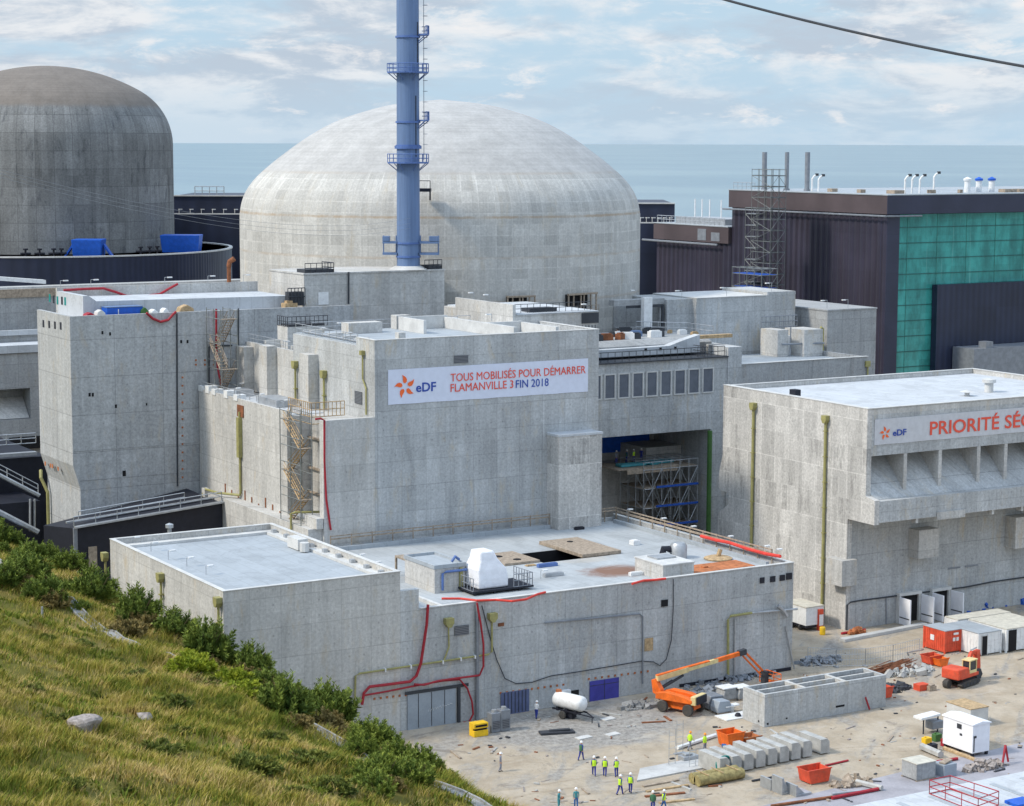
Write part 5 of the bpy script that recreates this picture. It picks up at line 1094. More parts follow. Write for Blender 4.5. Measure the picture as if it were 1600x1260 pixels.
# ================================================================== PEOPLE
def body(pose):
    """One continuous figure 1.76 m tall facing -Y, with hands of five fingers; pose = (leg swing, arm swing, elbow bend, lean)."""
    sw, ar, el, lean = pose
    bm = bmesh.new(); ls = bm.verts.layers.skin.verify(); Rr = {}
    def v(p, r): q = bm.verts.new(p); q[ls].radius = r if isinstance(r, tuple) else (r, r); return q
    def e(a, b): bm.edges.new((a, b)); return b
    L = lambda z: -lean*(z-.95)
    pel = v((0, 0, .96), (.155, .115)); pel[ls].use_root = True
    wa = e(pel, v((0, L(1.12), 1.12), (.145, .10))); ch = e(wa, v((0, L(1.33), 1.33), (.17, .115))); ne0 = e(ch, v((0, L(1.47)+.0, 1.47), (.075, .07)))
    nk = e(ne0, v((0, L(1.53)-.01, 1.53), .055)); hd = e(nk, v((0, L(1.6)-.025, 1.60), (.075, .088))); h2 = e(hd, v((0, L(1.68)-.02, 1.69), (.078, .095))); e(h2, v((0, L(1.74), 1.745), (.045, .055)))
    e(hd, v((0, L(1.6)-.125, 1.605), .018))      # nose
    for s in (-1, 1): e(h2, v((s*.092, L(1.65), 1.64), .018))     # ears
    hands = []
    for s in (-1, 1):
        f = s*sw
        hp = e(pel, v((s*.095, 0, .90), (.108, .11))); kn = e(hp, v((s*.105, -f*.5-.02, .50), (.075, .08))); an = e(kn, v((s*.105, -f+(.12 if f < 0 else 0), .095), (.055, .058)))
        heel = e(an, v((s*.10, -f+(.12 if f < 0 else 0)-.02, .045), (.045, .04))); e(heel, v((s*.11, -f+(.12 if f < 0 else 0)-.19, .032), (.042, .03)))
        sh = e(ch, v((s*.185, L(1.42), 1.42), (.062, .062))); g = -s*ar
        eb = e(sh, v((s*.235, L(1.15)-g*.45+.03, 1.15), (.043, .045))); wr = e(eb, v((s*.23, L(.95)-g*.8-el*.22, .91+el*.22), (.027, .03))); hands.append((s, Vector(eb.co), Vector(wr.co)))
        d = (Vector(wr.co)-Vector(eb.co)).normalized(); e(wr, v(Vector(wr.co)+d*.07, (.018, .04)))
    me = bpy.data.meshes.new('b'); bm.to_mesh(me); bm.free(); o = bpy.data.objects.new('tmpb', me); COL.objects.link(o)
    o.modifiers.new('s', 'SKIN').use_smooth_shade = True; o.modifiers.new('u', 'SUBSURF').levels = 1
    bpy.context.view_layer.update(); ev = o.evaluated_get(bpy.context.evaluated_depsgraph_get()); r = bpy.data.meshes.new_from_object(ev); bpy.data.objects.remove(o)
    bm = bmesh.new(); bm.from_mesh(r); hv = []
    for s, a, w in hands:
        d = (w-a).normalized(); side = Vector((0, 1, 0)); side = (side-d*side.dot(d)).normalized()
        m = MB()
        for k, (off, ln) in enumerate(((-.03, .075), (-.01, .088), (.01, .082), (.03, .062))):
            b = w+d*.09+side*off; m.tube([b-d*.03, b+d*ln*.55, b+d*ln*.9+Vector((-s*.025, 0, 0))], .0095, 5, .007)
        b = w+d*.045-side*.03; m.tube([b, b-side*.03+d*.03, b-side*.035+d*.06], .011, 5, .008)
        i0 = len(bm.verts); vs = [bm.verts.new(q) for q in m.v]
        for f in m.f:
            try: bm.faces.new([vs[i] for i in f])
            except ValueError: pass
        hv.append(w)
    bm.faces.ensure_lookup_table()
    for f in bm.faces:
        c = f.calc_center_median(); f.smooth = True
        if c.z > 1.5 or min((c-w).length for w in hv) < .17 and min((c-w).dot((w-a).normalized()) for (s, a, w) in hands if (c-w).length < .3) > -.01: f.material_index = 0
        elif c.z < .09: f.material_index = 3
        elif c.z < .98 and abs(c.x) < .19: f.material_index = 2
        else: f.material_index = 1
    bm.to_mesh(r); bm.free()
    for nm in ('skin', 'navy_cloth', 'navy_cloth', 'boot'): r.materials.append(MATS[nm])
    r.name = 'body'; return r
POSES = [body((.22, .22, .25, .03)), body((-.20, -.2, .3, .02)), body((.03, .04, .15, .0)), body((.10, -.05, .95, .10)), body((-.02, .08, .6, .04))]
LEAN = [.03, .02, 0., .10, .04]
def person(x, y, z, ang, pose, shirt, trousers, helmet, vest, lab):
    t = thing('person', lab, 'person', (x, y, z), 'construction workers on the site'); t.rotation_euler = (0, 0, ang); ORG[t] = Vector((0, 0, 0))
    o = bpy.data.objects.new('body', POSES[pose]); COL.objects.link(o); o.parent = t
    for i, mt in ((1, shirt), (2, trousers)): o.material_slots[i].link = 'OBJECT'; o.material_slots[i].material = MATS[mt]
    ln = LEAN[pose]
    def prof(z): return -ln*(z-.95)
    m = MB(); m.lathe([(.128, 1.665), (.142, 1.672), (.128, 1.69), (.118, 1.74), (.085, 1.80), (.02, 1.825)], (0, prof(1.68)-.015, 0), 14)
    m.obox((0, prof(1.68)-.14, 1.675), (.08, 0, 0), (0, .045, 0), (0, 0, .008)); m.build('helmet', helmet, t, smooth=True)
    if vest:
        m = MB(); n = 14; P = []
        for z, rx, ry in ((.90, .20, .165), (1.10, .195, .15), (1.32, .225, .165), (1.44, .17, .12)): P.append([(rx*math.cos(2*math.pi*k/n), prof(z)+ry*math.sin(2*math.pi*k/n), z) for k in range(n)])
        for r_ in P: m.v += r_
        for i in range(3):
            for k in range(n): m.f.append([i*n+k, i*n+(k+1) % n, (i+1)*n+(k+1) % n, (i+1)*n+k]); m.mi.append(0)
        m.build('vest', vest, t, smooth=True, recalc=False)
W, O = 'helmet_white', 'helmet_orange'
PEOPLE = [
 (908, 1188, 1.9, 1, 'navy_cloth', 'navy_cloth', W, 'green_cloth', 'worker in dark blue overalls walking alone farthest left on the gravel, white helmet'),
 (928, 1212, 2.6, 0, 'navy_cloth', 'navy_cloth', W, 'hivis', 'worker with a full yellow vest seen from behind, left of the row of three'),
 (945, 1213, 2.4, 2, 'navy_cloth', 'navy_cloth', W, 'hivis', 'worker in yellow vest and white helmet, middle of the row of three'),
 (963, 1214, 2.9, 4, 'navy_cloth', 'navy_cloth', W, 'hivis', 'worker with raised forearms, right end of the row of three'),
 (969, 1242, 1.7, 1, 'navy_cloth', 'navy_cloth', W, 'hivis', 'worker in yellow vest striding left of a pair near the pavement edge'),
 (985, 1239, 2.2, 2, 'blue_cloth', 'navy_cloth', W, 'hivis', 'worker in bright blue sleeves, right of the pair by the pavement edge'),
 (900, 1263, 2.7, 2, 'teal_cloth', 'blue_cloth', W, None, 'worker in plain teal blue overalls without vest near the lowest bush'),
 (873, 1266, .6, 4, 'teal_cloth', 'teal_cloth', W, None, 'worker in pale teal clothes half hidden behind the lowest bush'),
 (1020, 1268, 2.5, 2, 'green_cloth', 'navy_cloth', W, 'green_cloth', 'worker in dark green vest at the bottom edge beside stacked timber'),
 (1037, 1266, 1.2, 1, 'navy_cloth', 'blue_cloth', W, 'hivis', 'worker in blue with white helmet beside the green vested one at the bottom edge'),
 (1078, 1172, 1.57, 0, 'hivis', 'grey_cloth', O, 'hivis', 'worker with orange helmet striding beside the long white pipe'),
 (1101, 1175, .3, 2, 'hivis', 'grey_cloth', O, 'hivis', 'worker in yellow vest standing upright at the end of the long white pipe'),
 (838, 1123, 2.0, 3, 'white_paint', 'navy_cloth', W, None, 'worker with white top bending near the slate shutter door'),
 (782, 1206, 1.0, 2, 'grey_cloth', 'grey_cloth', W, None, 'worker in grey hidden to the helmet by the shrubs at the slope foot')]
for x, y, a, po, sh, tr, hl, ve, lab in PEOPLE:
    p = PZ(x, y); person(p.x, p.y, 0, a, po, sh, tr, hl, ve, lab)

# ================================================================== VEHICLES AND MACHINES
def wheel(parent, x, y, r, w, axis='y', rim='steel_grey'):
    m = MB(); prof = [(r*.55, -w/2), (r*.93, -w/2), (r, -w*.3), (r, w*.3), (r*.93, w/2), (r*.55, w/2)]
    m.lathe(prof, (0, 0, 0), 18); m.v = [(p[0]+x, p[2]+y, p[1]+r) for p in m.v]
    t = m.build('wheel', 'tyre', parent, smooth=True)
    m = MB(); m.lathe([(r*.55, -w*.4), (r*.56, w*.4), (.08, w*.44), (.08, w*.5)], (0, 0, 0), 14); m.v = [(p[0]+x, p[2]+y, p[1]+r) for p in m.v]; m.build('rim', rim, t)
def place(o, p, a): o.location = (p.x, p.y, p.z); o.rotation_euler = (0, 0, a)
def boom_lift():
    T = thing('boom_lift', 'orange telescopic boom lift parked before the annex wall, its basket lowered to the ground', 'boom lift'); ORG[T] = Vector()
    m = MB(); m.prism([(-1.9, .55), (-1.5, .35), (1.5, .35), (1.95, .6), (1.8, .98), (.7, 1.12), (-.7, 1.12), (-1.8, .98)], 'y', -.62, .62); m.box(-1.62, -1.0, .5, -1.3, 1.0, .75); m.box(1.3, -1.0, .5, 1.62, 1.0, .75); m.build('chassis', 'orange_paint', T, bevel=.05)
    for x in (-1.45, 1.45):
        for y in (-1.12, 1.12): wheel(T, x, y, .58, .42, rim='white_paint')
    m = MB(); m.prism([(-2.3, 1.2), (1.7, 1.2), (1.9, 1.35), (1.9, 1.6), (.9, 1.85), (-1.2, 2.05), (-2.3, 1.8)], 'y', -1.15, -.45); m.build('engine_hood', 'orange_paint', T, bevel=.06)
    m = MB(); m.prism([(-2.3, 1.2), (1.6, 1.2), (1.6, 1.55), (.7, 1.85), (-1.4, 1.95), (-2.3, 1.7)], 'y', .45, 1.15); m.box(-2.4, -.44, 1.15, 1.7, .44, 1.35); m.cyl((0, 0, .95), (0, 0, 1.2), .55, 14); m.build('turntable', 'orange_paint', T, bevel=.05)
    m = MB(); m.box(1.7, -1.1, 1.12, 2.25, 1.1, 2.0); m.build('counterweight', 'cream_paint', T, bevel=.06); m = MB(); m.box(2.26, -.9, 1.2, 2.42, .9, 1.95); m.build('grille', 'black_sheet', T)
    m = MB(); m.prism([(-3.1, 1.5), (-2.2, 1.2), (-2.2, 1.9), (-2.9, 2.9), (-3.3, 2.8)], 'y', -.35, .35); m.build('mast', 'orange_paint', T, bevel=.04)
    MR = Matrix.Rotation(R(70), 3, 'Z')
    def up(mb):      # the boom is slewed against the chassis
        mb.v = [tuple(MR@(Vector(v)-Vector((-2.9, 0, 0)))+Vector((-2.75, 0, 0))) for v in mb.v]; return mb
    A, Bp = Vector((-3.0, 0, 2.95)), Vector((8.0, .1, 4.0)); d = (Bp-A).normalized(); n = Vector((-d.z, 0, d.x))
    def beam(nm, p, q, w, h, mt):
        dd = (q-p); l = dd.length; dd.normalize(); nn = dd.cross(Vector((0, 1, 0))).normalized(); up(MB().obox((p+q)/2, dd*l/2, Vector((0, w/2, 0)), nn*h/2)).build(nm, mt, T, bevel=.03)
    beam('boom_base', A, A.lerp(Bp, .36), .46, .55, 'cream_paint'); beam('boom_cover', A+n*.33, A.lerp(Bp, .62)+n*.2, .4, .12, 'orange_paint'); beam('boom_section', A.lerp(Bp, .3), A.lerp(Bp, .72), .36, .42, 'cream_paint'); beam('boom_tip', A.lerp(Bp, .68), Bp, .34, .42, 'orange_paint')
    m = MB(); m.cyl((-2.3, 0, 1.9), (.4, 0, 2.8), .14, 8); m.cyl((-2.4, 0, 1.9), (-1.0, 0, 2.4), .18, 8); up(m).build('lift_cylinder', 'steel_dark', T)
    J0, J1 = Bp+d*.45, Vector((11.1, .1, 1.5)); m = MB(); m.obox(Bp+d*.25+Vector((0, 0, .05)), d*.45, Vector((0, .26, 0)), n*.3); up(m).build('jib_knuckle', 'steel_dark', T, bevel=.03)
    beam('jib_arm', J0+Vector((0, 0, .2)), J1+Vector((0, 0, .25)), .22, .2, 'orange_paint'); beam('jib_arm', J0-Vector((.25, 0, .2)), J1-Vector((.25, 0, .15)), .18, .16, 'orange_paint')
    K = thing('basket', None, None); K.parent = T; ORG[K] = Vector(); m = MB(); x, z = 11.6, .3
    m.box(x, -1.1, z, x+1.0, 1.1, z+.12)
    for h in (.55, 1.1):
        for a, b in (((x, -1.1), (x+1, -1.1)), ((x+1, -1.1), (x+1, 1.1)), ((x+1, 1.1), (x, 1.1)), ((x, 1.1), (x, -1.1))): m.tube([(*a, z+h), (*b, z+h)], .045, 5)
    for a in ((x, -1.1), (x+1, -1.1), (x+1, 1.1), (x, 1.1), (x, 0), (x+1, 0)): m.tube([(*a, z), (*a, z+1.1)], .045, 5)
    up(m).build('basket', 'orange_paint', T); bpy.data.objects.remove(K)
    m = MB(); m.box(11.05, -.3, .4, 11.6, .3, 1.7); m.box(11.65, -.5, 1.1, 11.85, .5, 1.6); up(m).build('basket_mount', 'steel_dark', T)
    place(T, PZ(1064, 1112), R(-66)); T.scale = (1., 1., 1.)
boom_lift()
def excavator():
    T = thing('excavator', 'orange red tracked excavator with cream cab and folded arm in front of the site cabins', 'excavator'); ORG[T] = Vector()
    for y in (-1.0, 1.0):
        P = [(1.5*math.cos(a)*1.0+(.9 if math.cos(a) > 0 else -.9)*.55, .38+.36*math.sin(a)) for a in np.linspace(0, 2*math.pi, 17)[:-1]]
        t = MB().prism(P, 'y', y-.28, y+.28).build('track', 'tyre', T, bevel=.02)
        m = MB()
        for k in range(5): m.cyl((-1.4+.7*k, y-.31, .34), (-1.4+.7*k, y+.31, .34), .2, 10)
        m.build('roller', 'steel_dark', t)
    m = MB(); m.box(-1.0, -.75, .45, 1.0, .75, .85); m.cyl((0, 0, .8), (0, 0, 1.05), .6, 14); m.build('undercarriage', 'steel_dark', T)
    m = MB(); m.prism([(-1.7, 1.05), (1.9, 1.05), (2.1, 1.3), (2.1, 2.25), (.4, 2.25), (.2, 1.5), (-1.7, 1.45)], 'y', -1.2, 1.2); m.build('upper_body', 'red_paint', T, bevel=.08)
    m = MB(); m.box(1.6, -1.15, 1.05, 2.45, 1.15, 2.3); m.build('counterweight', 'red_paint', T, bevel=.15)
    m = MB()
    for x, y in ((-1.25, 1.1), (.1, 1.1), (-1.25, .15), (.1, .15)): m.box(x-.06, y-.06, 1.45, x+.06, y+.06, 2.85)
    m.box(-1.4, .05, 2.85, .2, 1.2, 3.0); m.box(-1.3, .1, 1.4, .15, 1.15, 1.8); c = m.build('cab', 'cream_paint', T, bevel=.03)
    MB().box(-1.22, .18, 1.81, .07, 1.07, 2.84).build('window', 'glass_dark', c)
    def beam(nm, p, q, w, h, mt):
        p, q = Vector(p), Vector(q); dd = (q-p); l = dd.length; dd.normalize(); nn = dd.cross(Vector((0, 1, 0))).normalized(); MB().obox((p+q)/2, dd*l/2, Vector((0, w/2, 0)), nn*h/2).build(nm, mt, T, bevel=.03)
    beam('boom', (-1.2, -.2, 1.5), (-2.2, -.2, 3.3), .38, .42, 'red_paint'); beam('boom', (-2.1, -.2, 3.3), (-3.3, -.2, 3.1), .36, .38, 'red_paint'); beam('dipper_arm', (-3.3, -.2, 3.4), (-3.5, -.2, 1.2), .55, .75, 'red_paint')
    m = MB(); m.cyl((-.9, -.2, 1.9), (-2.0, -.2, 3.0), .1, 8); m.cyl((-2.1, -.2, 3.6), (-3.3, -.2, 3.7), .08, 8); m.build('hydraulic_ram', 'galvanised', T)
    m = MB(); m.prism([(-3.5, 1.3), (-2.8, 1.35), (-2.5, .7), (-2.8, .15), (-3.5, .1), (-3.9, .6)], 'y', -.75, .35); m.build('bucket', 'steel_dark', T, bevel=.03)
    m = MB(); m.cyl((2.5, -.6, .5), (2.5, .0, .5), .5, 14); m.build('spare_wheel', 'tyre', T)
    p = PZ(1516, 1072); place(T, p+Vector((-.4, .9, 0)), R(195)); T.scale = (.92, .92, .92)
excavator()
def tank_trailer():
    T = thing('tank_trailer', 'white cylindrical tank on a small dark trailer near the purple doors', 'trailer'); ORG[T] = Vector()
    m = MB(); n = 20; P = [(.08, -2.0), (.55, -1.92), (.78, -1.7), (.82, -1.4), (.82, 1.4), (.78, 1.7), (.55, 1.92), (.08, 2.0)]; m.lathe(P, (0, 0, 0), n); m.v = [(p[2], p[1], p[0]+1.75) for p in m.v]; t = m.build('tank', 'white_paint', T, smooth=True)
    m = MB(); m.cyl((-1.5, 0, 2.5), (-1.5, 0, 2.75), .3, 12); m.cyl((-1.2, 0, 2.5), (-1.2, 0, 2.68), .12, 8); m.build('hatch', 'rust_orange', t)
    m = MB()
    for y in (-.5, .5): m.box(-1.9, y-.07, .75, 1.9, y+.07, .9)
    for x in (-1.2, 0, 1.2): m.box(x-.15, -.6, .7, x+.15, .6, 1.1)
    m.tube([(1.9, .5, .8), (3.2, 0, .6)], .07, 6); m.tube([(1.9, -.5, .8), (3.2, 0, .6)], .07, 6); m.box(-.9, -.4, .1, .6, .4, .7); m.build('frame', 'black_sheet', T)
    for y in (-.8, .8): wheel(T, -.3, y, .42, .25)
    m = MB(); m.cyl((3.0, 0, 0), (3.0, 0, .65), .06, 6); m.build('jockey_leg', 'steel_dark', T)
    p = PZ(890, 1122); place(T, p, R(-72)); T.scale = (.95,)*3
tank_trailer()

# ================================================================== YARD OBJECTS
def near_corner(px, py, dx, dy, h, z=0.):    # box standing on the yard: near (front left) corner under the photo pixel
    p = PZ(px, py, z); return (p.x, p.y, z, p.x+dx, p.y+dy, z+h)
def one(mb, name, mats, label, cat, group=None, **k): return tag(mb.build(name, mats, **k), label, cat, group)
# open concrete culvert
B = thing('concrete_trough', 'long open topped concrete trough with inner partition walls standing in the yard', 'trough', (130, 160.2, 0))
m = MB(); x0, x1, y0, y1, h, t = 122.6, 137.8, 158.5, 162.0, 3.25, .28
m.box(x0, y0, 0, x1, y0+t, h).box(x0, y1-t, 0, x1, y1, h).box(x0, y0+t, 0, x0+t, y1-t, h).box(x1-t, y0+t, 0, x1, y1-t, h).box(x0+t, y0+t, 0, x1-t, y1-t, .4); m.build('wall', 'concrete_fresh', B)
m = MB(); m.box(x0+t, (y0+y1)/2-.12, .4, x1-t, (y0+y1)/2+.12, h-.02); 
for k in (1, 2): x = x0+(x1-x0)*k/3; m.box(x-.2, y0+t, .4, x+.2, (y0+y1)/2-.12, h-.01); m.box(x-.2, (y0+y1)/2+.12, .4, x+.2, y1-t, h-.01)
m.build('partition', 'concrete_pale', B)
m = MB(); m.box(x0+.3, y0-.02, .2, x0+.5, y0-.003, .4); m.box(x0+2.6, y0-.02, .45, x0+2.8, y0-.003, .6); m.box(x0+8.8, y0-.02, .75, x0+9.9, y0-.003, .95); m.box(x0-.02, y0+.8, .3, x0-.003, y0+1.0, .5); m.build('lifting_hole', 'dark_hole', B)
one(MB().obox((135.2, 158.2, .75), (.28, 0, -.65), (0, .05, 0), (.06, 0, .05)), 'prop', 'hose_red', 'red prop leaning on the front of the long concrete trough', 'prop')
# shipping containers and cabins
def corrugated_box(name, lab, cat, b, mat, roof, rib=.3):
    x0, y0, z0, x1, y1, z1 = b; B = thing(name, lab, cat, (x0, y0, z0)); m = MB().box(x0, y0, z0+.15, x1, y1, z1-.08)
    n = int((x1-x0)/rib); 
    for i in range(n): x = x0+(x1-x0)*(i+.5)/n; m.box(x-.06, y0-.04, z0+.25, x+.06, y0-.002, z1-.2)
    n = int((y1-y0)/rib)
    for i in range(n): y = y0+(y1-y0)*(i+.5)/n; m.box(x0-.04, y-.06, z0+.25, x0-.002, y+.06, z1-.2)
    m.build('body', mat, B); m = MB().box(x0-.06, y0-.06, z1-.078, x1+.06, y1+.06, z1); m.build('roof', roof, B)
    m = MB()
    for x in (x0, x1): 
        for y in (y0, y1): m.box(x-.09, y-.09, z0, x+.09, y+.09, z1-.09)
    build_each(m, 'corner_post', mat, B); return B
b = near_corner(1476, 1022, 2.25, 3.4, 2.6); RC = corrugated_box('shipping_container', 'bright red shipping container at the left end of the white cabins', 'container', b, 'red_paint', 'membrane_grey')
m = MB(); m.box(b[0]-.08, b[1]+1.7, 1.2, b[0]-.05, b[1]+2.3, 1.8); m.box(b[0]+1.2, b[1]-.08, 2.0, b[0]+1.9, b[1]-.05, 2.25); m.box(b[0]+1.1, b[1]-.08, 1.3, b[0]+1.45, b[1]-.05, 1.7); m.box(b[0]+1.6, b[1]-.08, 1.3, b[0]+1.95, b[1]-.05, 1.7); m.build('label_plate', 'white_paint', RC)
b = near_corner(1528, 1026, 3.3, 5.5, 2.6); WC = corrugated_box('site_cabin', 'white site cabin with grey roof and open door next to the red container', 'cabin', b, 'white_paint', 'membrane_grey', .5)
MB().box(b[0]+.5, b[1]-.07, .1, b[0]+1.25, b[1]-.05, 2.2).build('doorway', 'dark_hole', WC); m = MB().box(b[0]+.42, b[1]-.09, .05, b[0]+.49, b[1]-.05, 2.3).box(b[0]+1.26, b[1]-.09, .05, b[0]+1.33, b[1]-.05, 2.3).box(b[0]+.42, b[1]-.09, 2.2, b[0]+1.33, b[1]-.05, 2.28); m.build('door_frame', 'coping', WC)
c0 = (b[0]+3.85, b[1]-.3, 0, b[0]+10, b[1]+5.6, 2.7); WC = corrugated_box('site_cabin', 'long pale cabin with cream roof at the right edge, wide dark doorway', 'cabin', c0, 'white_paint', 'cream_roof', .6)
MB().box(c0[0]+.3, c0[1]-.07, .1, c0[0]+1.5, c0[1]-.05, 2.5).build('doorway', 'dark_hole', WC)
c1 = (b[0]+3., b[1]+6.6, 0, b[0]+11, b[1]+8.6, 2.5); corrugated_box('site_cabin', 'cabin with cream roof behind the two white cabins', 'cabin', c1, 'white_paint', 'cream_roof', .6)
b = near_corner(1519, 1184, 2.1, 4.0, 3.15, .0); B = thing('equipment_cabin', 'clean white equipment cabin on feet beside the tarmac road', 'cabin', b[:3])
MB().box(b[0], b[1], .35, b[3], b[4], 3.0).build('body', 'white_sheet', B, bevel=.03); m = MB().prism([(b[0]-.1, 3.003), (b[3]+.1, 3.003), (b[3]+.1, 3.1), ((b[0]+b[3])/2, 3.3), (b[0]-.1, 3.1)], 'y', b[1]-.1, b[4]+.1); m.build('roof', 'white_sheet', B)
m = MB()
for x in (b[0]+.2, b[3]-.2):
    for y in (b[1]+.2, (b[1]+b[4])/2, b[4]-.2): m.box(x-.12, y-.12, 0, x+.12, y+.12, .349)
m.build('foot', 'black_sheet', B); m = MB(); m.box(b[0]-.04, b[1]+1.5, 2.3, b[0]-.003, b[1]+2.1, 2.75); m.box(b[0]-.04, b[1]+1.4, 1.7, b[0]-.003, b[1]+1.7, 1.9); m.box(b[0]+.12, b[1]-.06, .5, b[0]+.2, b[1]-.003, 1.9); m.box(b[0]+.1, b[1]-.08, 1.8, b[0]+.4, b[1]-.003, 2.0); m.build('handle', 'steel_dark', B)
b = near_corner(1516, 1138, 2.3, 3.4, 1.9); B = thing('equipment_crate', 'cream crate with bare timber lid behind the clean white cabin', 'crate', b[:3]); MB().box(*b[:5], 1.8).build('body', 'coping', B, bevel=.03); MB().box(b[0]-.05, b[1]-.05, 1.803, b[3]+.05, b[4]+.05, 1.88).build('lid', 'timber', B)
b = near_corner(1432, 1222, 2.2, 2.0, 1.55); B = thing('equipment_crate', 'grey box with flat timber lid at the near roadside', 'crate', b[:3]); MB().box(b[0], b[1], .1, b[3], b[4], 1.55).build('body', 'concrete_dull', B, bevel=.03); MB().box(b[0]-.06, b[1]-.06, 1.553, b[3]+.06, b[4]+.06, 1.62).build('lid', 'cream_roof', B); m = MB().box(b[0]-.05, b[1]-.05, 0, b[3]+.05, b[1]+.1, .098).box(b[0]-.05, b[4]-.2, 0, b[3]+.05, b[4], .098); build_each(m, 'skid', 'timber_grey', B)
b = near_corner(1475, 1216, 1.5, 1.4, 1.15); B = thing('tool_box', 'small dark green metal box right of the grey timber lidded box', 'box', b[:3]); MB().box(*b).build('body', 'door_grey', B, bevel=.04); m = MB().obox((b[0]+.7, b[1]+.6, 1.3), (.6, .2, .05), (-.1, .3, 0), (0, 0, .06)); m.build('cover', 'timber_grey', B)
b = near_corner(1259, 988, 2.6, 4.2, 2.9); B = thing('site_trailer', 'white box trailer with cream roof standing behind the annex corner', 'trailer', b[:3]); MB().box(b[0], b[1], .7, b[3], b[4], 2.8).build('body', 'white_paint', B, bevel=.03); MB().box(b[0]-.05, b[1]-.05, 2.803, b[3]+.05, b[4]+.05, 2.92).build('roof', 'cream_roof', B)
for y in (b[1]+1.2, b[1]+2.6): wheel(B, b[0]+.2, y, .35, .25); 
m = MB(); m.box(b[0]+.1, b[1]+.1, .4, b[3]-.1, b[4]-.1, .695); m.build('chassis', 'black_sheet', B)
q = PZ(1281, 985); B = thing('fire_post', 'red and white fire equipment post near the louvre building corner', 'post', (q.x, q.y, 0)); MB().box(q.x-.35, q.y-.2, 0, q.x+.35, q.y+.2, 2.5).build('cabinet', 'red_paint', B, bevel=.03); MB().box(q.x-.28, q.y-.24, .6, q.x+.28, q.y-.203, 1.9).build('panel', 'white_paint', B)
q = PZ(1285, 992); one(MB().lathe([(.3, 0), (.34, .1), (.34, .8), (.3, .9)], (q.x, q.y, 0), 14), 'drum', 'yellow_paint', 'yellow drum beside the red and white fire post', 'drum')
# yellow container and cabinets by the annex wall
b = near_corner(741, 1153, 1.55, 1.0, 1.35); B = thing('waste_box', 'yellow steel box with open slot by the sliding door', 'box', b[:3]); MB().box(b[0], b[1], 0, b[3], b[4], .6).box(b[0], b[1], .8, b[3], b[4], 1.3).box(b[0], b[1]+.3, .6, b[3], b[4], .8).build('body', 'yellow_paint', B, bevel=.03); MB().box(b[0]+.15, b[1]-.02, .95, b[3]-.15, b[1]-.003, 1.15).box(b[0]+.1, b[1]+.1, .6, b[3]-.1, b[1]+.29, .8).build('slot', 'dark_hole', B)
for k, (px, h, lab) in enumerate(((768, 2.0, 'blue grey compressor cabinet right beside the yellow box'), (783, 2.2, 'taller blue grey cabinet beside the slate shutter door'))):
    b = near_corner(px, 1146-2*k, 1.05, .9, h); B = thing('compressor_cabinet', lab, 'cabinet', b[:3]); MB().box(*b[:5], h-.1).build('body', 'steel_grey', B, bevel=.06); MB().box(b[0]+.15, b[1]-.03, .3, b[3]-.15, b[1]-.003, h*.55).build('grille', 'louvre', B)
    m = MB(); m.cyl((b[0]+.5, b[1]+.4, h-.1), (b[0]+.5, b[1]+.4, h+.15), .25, 12); m.build('fan_hood', 'galvanised', B)
# precast blocks in a row
for k in range(9):
    x = 109.3+k*1.42; y = 147.6+.10*k; h = 1.55-.05*(k % 3); ln = 3.3+.3*(k % 2); m = MB()
    if k == 8: x += .7; h = 1.35
    m.prism([(0, 0), (1.05, 0), (1.05, h-.3), (.78, h), (0, h)], 'y', 0, ln); m.v = [(v[0]+x, v[1]+y, v[2]+.12) for v in m.v]; m.box(x+.1, y+.5, 0, x+.95, y+.7, .12); m.box(x+.1, y+ln-.7, 0, x+.95, y+ln-.5, .12)
    one(m, 'precast_block', 'precast', 'pale chamfered precast concrete block in the row beside the pavement', 'concrete block', 'row of precast concrete blocks', bevel=.02)
# wool bale pair, hose coil, formwork pieces
p = PZ(1095, 1232); B = thing('wrapped_bundle', 'khaki wrapped bundle of rolls lying in front of the precast blocks', 'bundle', (p.x, p.y, 0))
for dy, dz in ((0.55, .5), (1.35, .52)):
    m = MB(); n = 14
    for i, x in enumerate(np.linspace(0, 4.9, 9)): m.v += [(p.x+x, p.y+dy+(.5+.04*math.sin(i*2.1+j))*math.cos(2*math.pi*j/n), dz+(.48+.04*math.cos(i*1.7+j*2))*math.sin(2*math.pi*j/n)) for j in range(n)]
    for i in range(8):
        for j in range(n): m.f.append([i*n+j, i*n+(j+1) % n, (i+1)*n+(j+1) % n, (i+1)*n+j]); m.mi.append(0)
    m.f += [list(range(n))[::-1], list(range(8*n, 9*n))]; m.mi += [0, 0]; m.build('roll', 'khaki_wool', B, smooth=True)
m = MB()
for x in (.8, 2.4, 4.0): m.box(p.x+x, p.y, 1.0, p.x+x+.08, p.y+1.85, 1.06)
m.build('strap', 'timber', B)
p = PZ(1131, 1210); m = MB()
for k in range(3): m.tube([(p.x+(.85-.05*k)*math.cos(a), p.y+.06*k+.1*math.sin(3*a), .85+(.85-.05*k)*math.sin(a)) for a in np.linspace(0, 2*math.pi, 22)], .07, 6)
one(m, 'hose_coil', 'teal_plastic', 'teal hose coil standing against the precast blocks', 'hose')
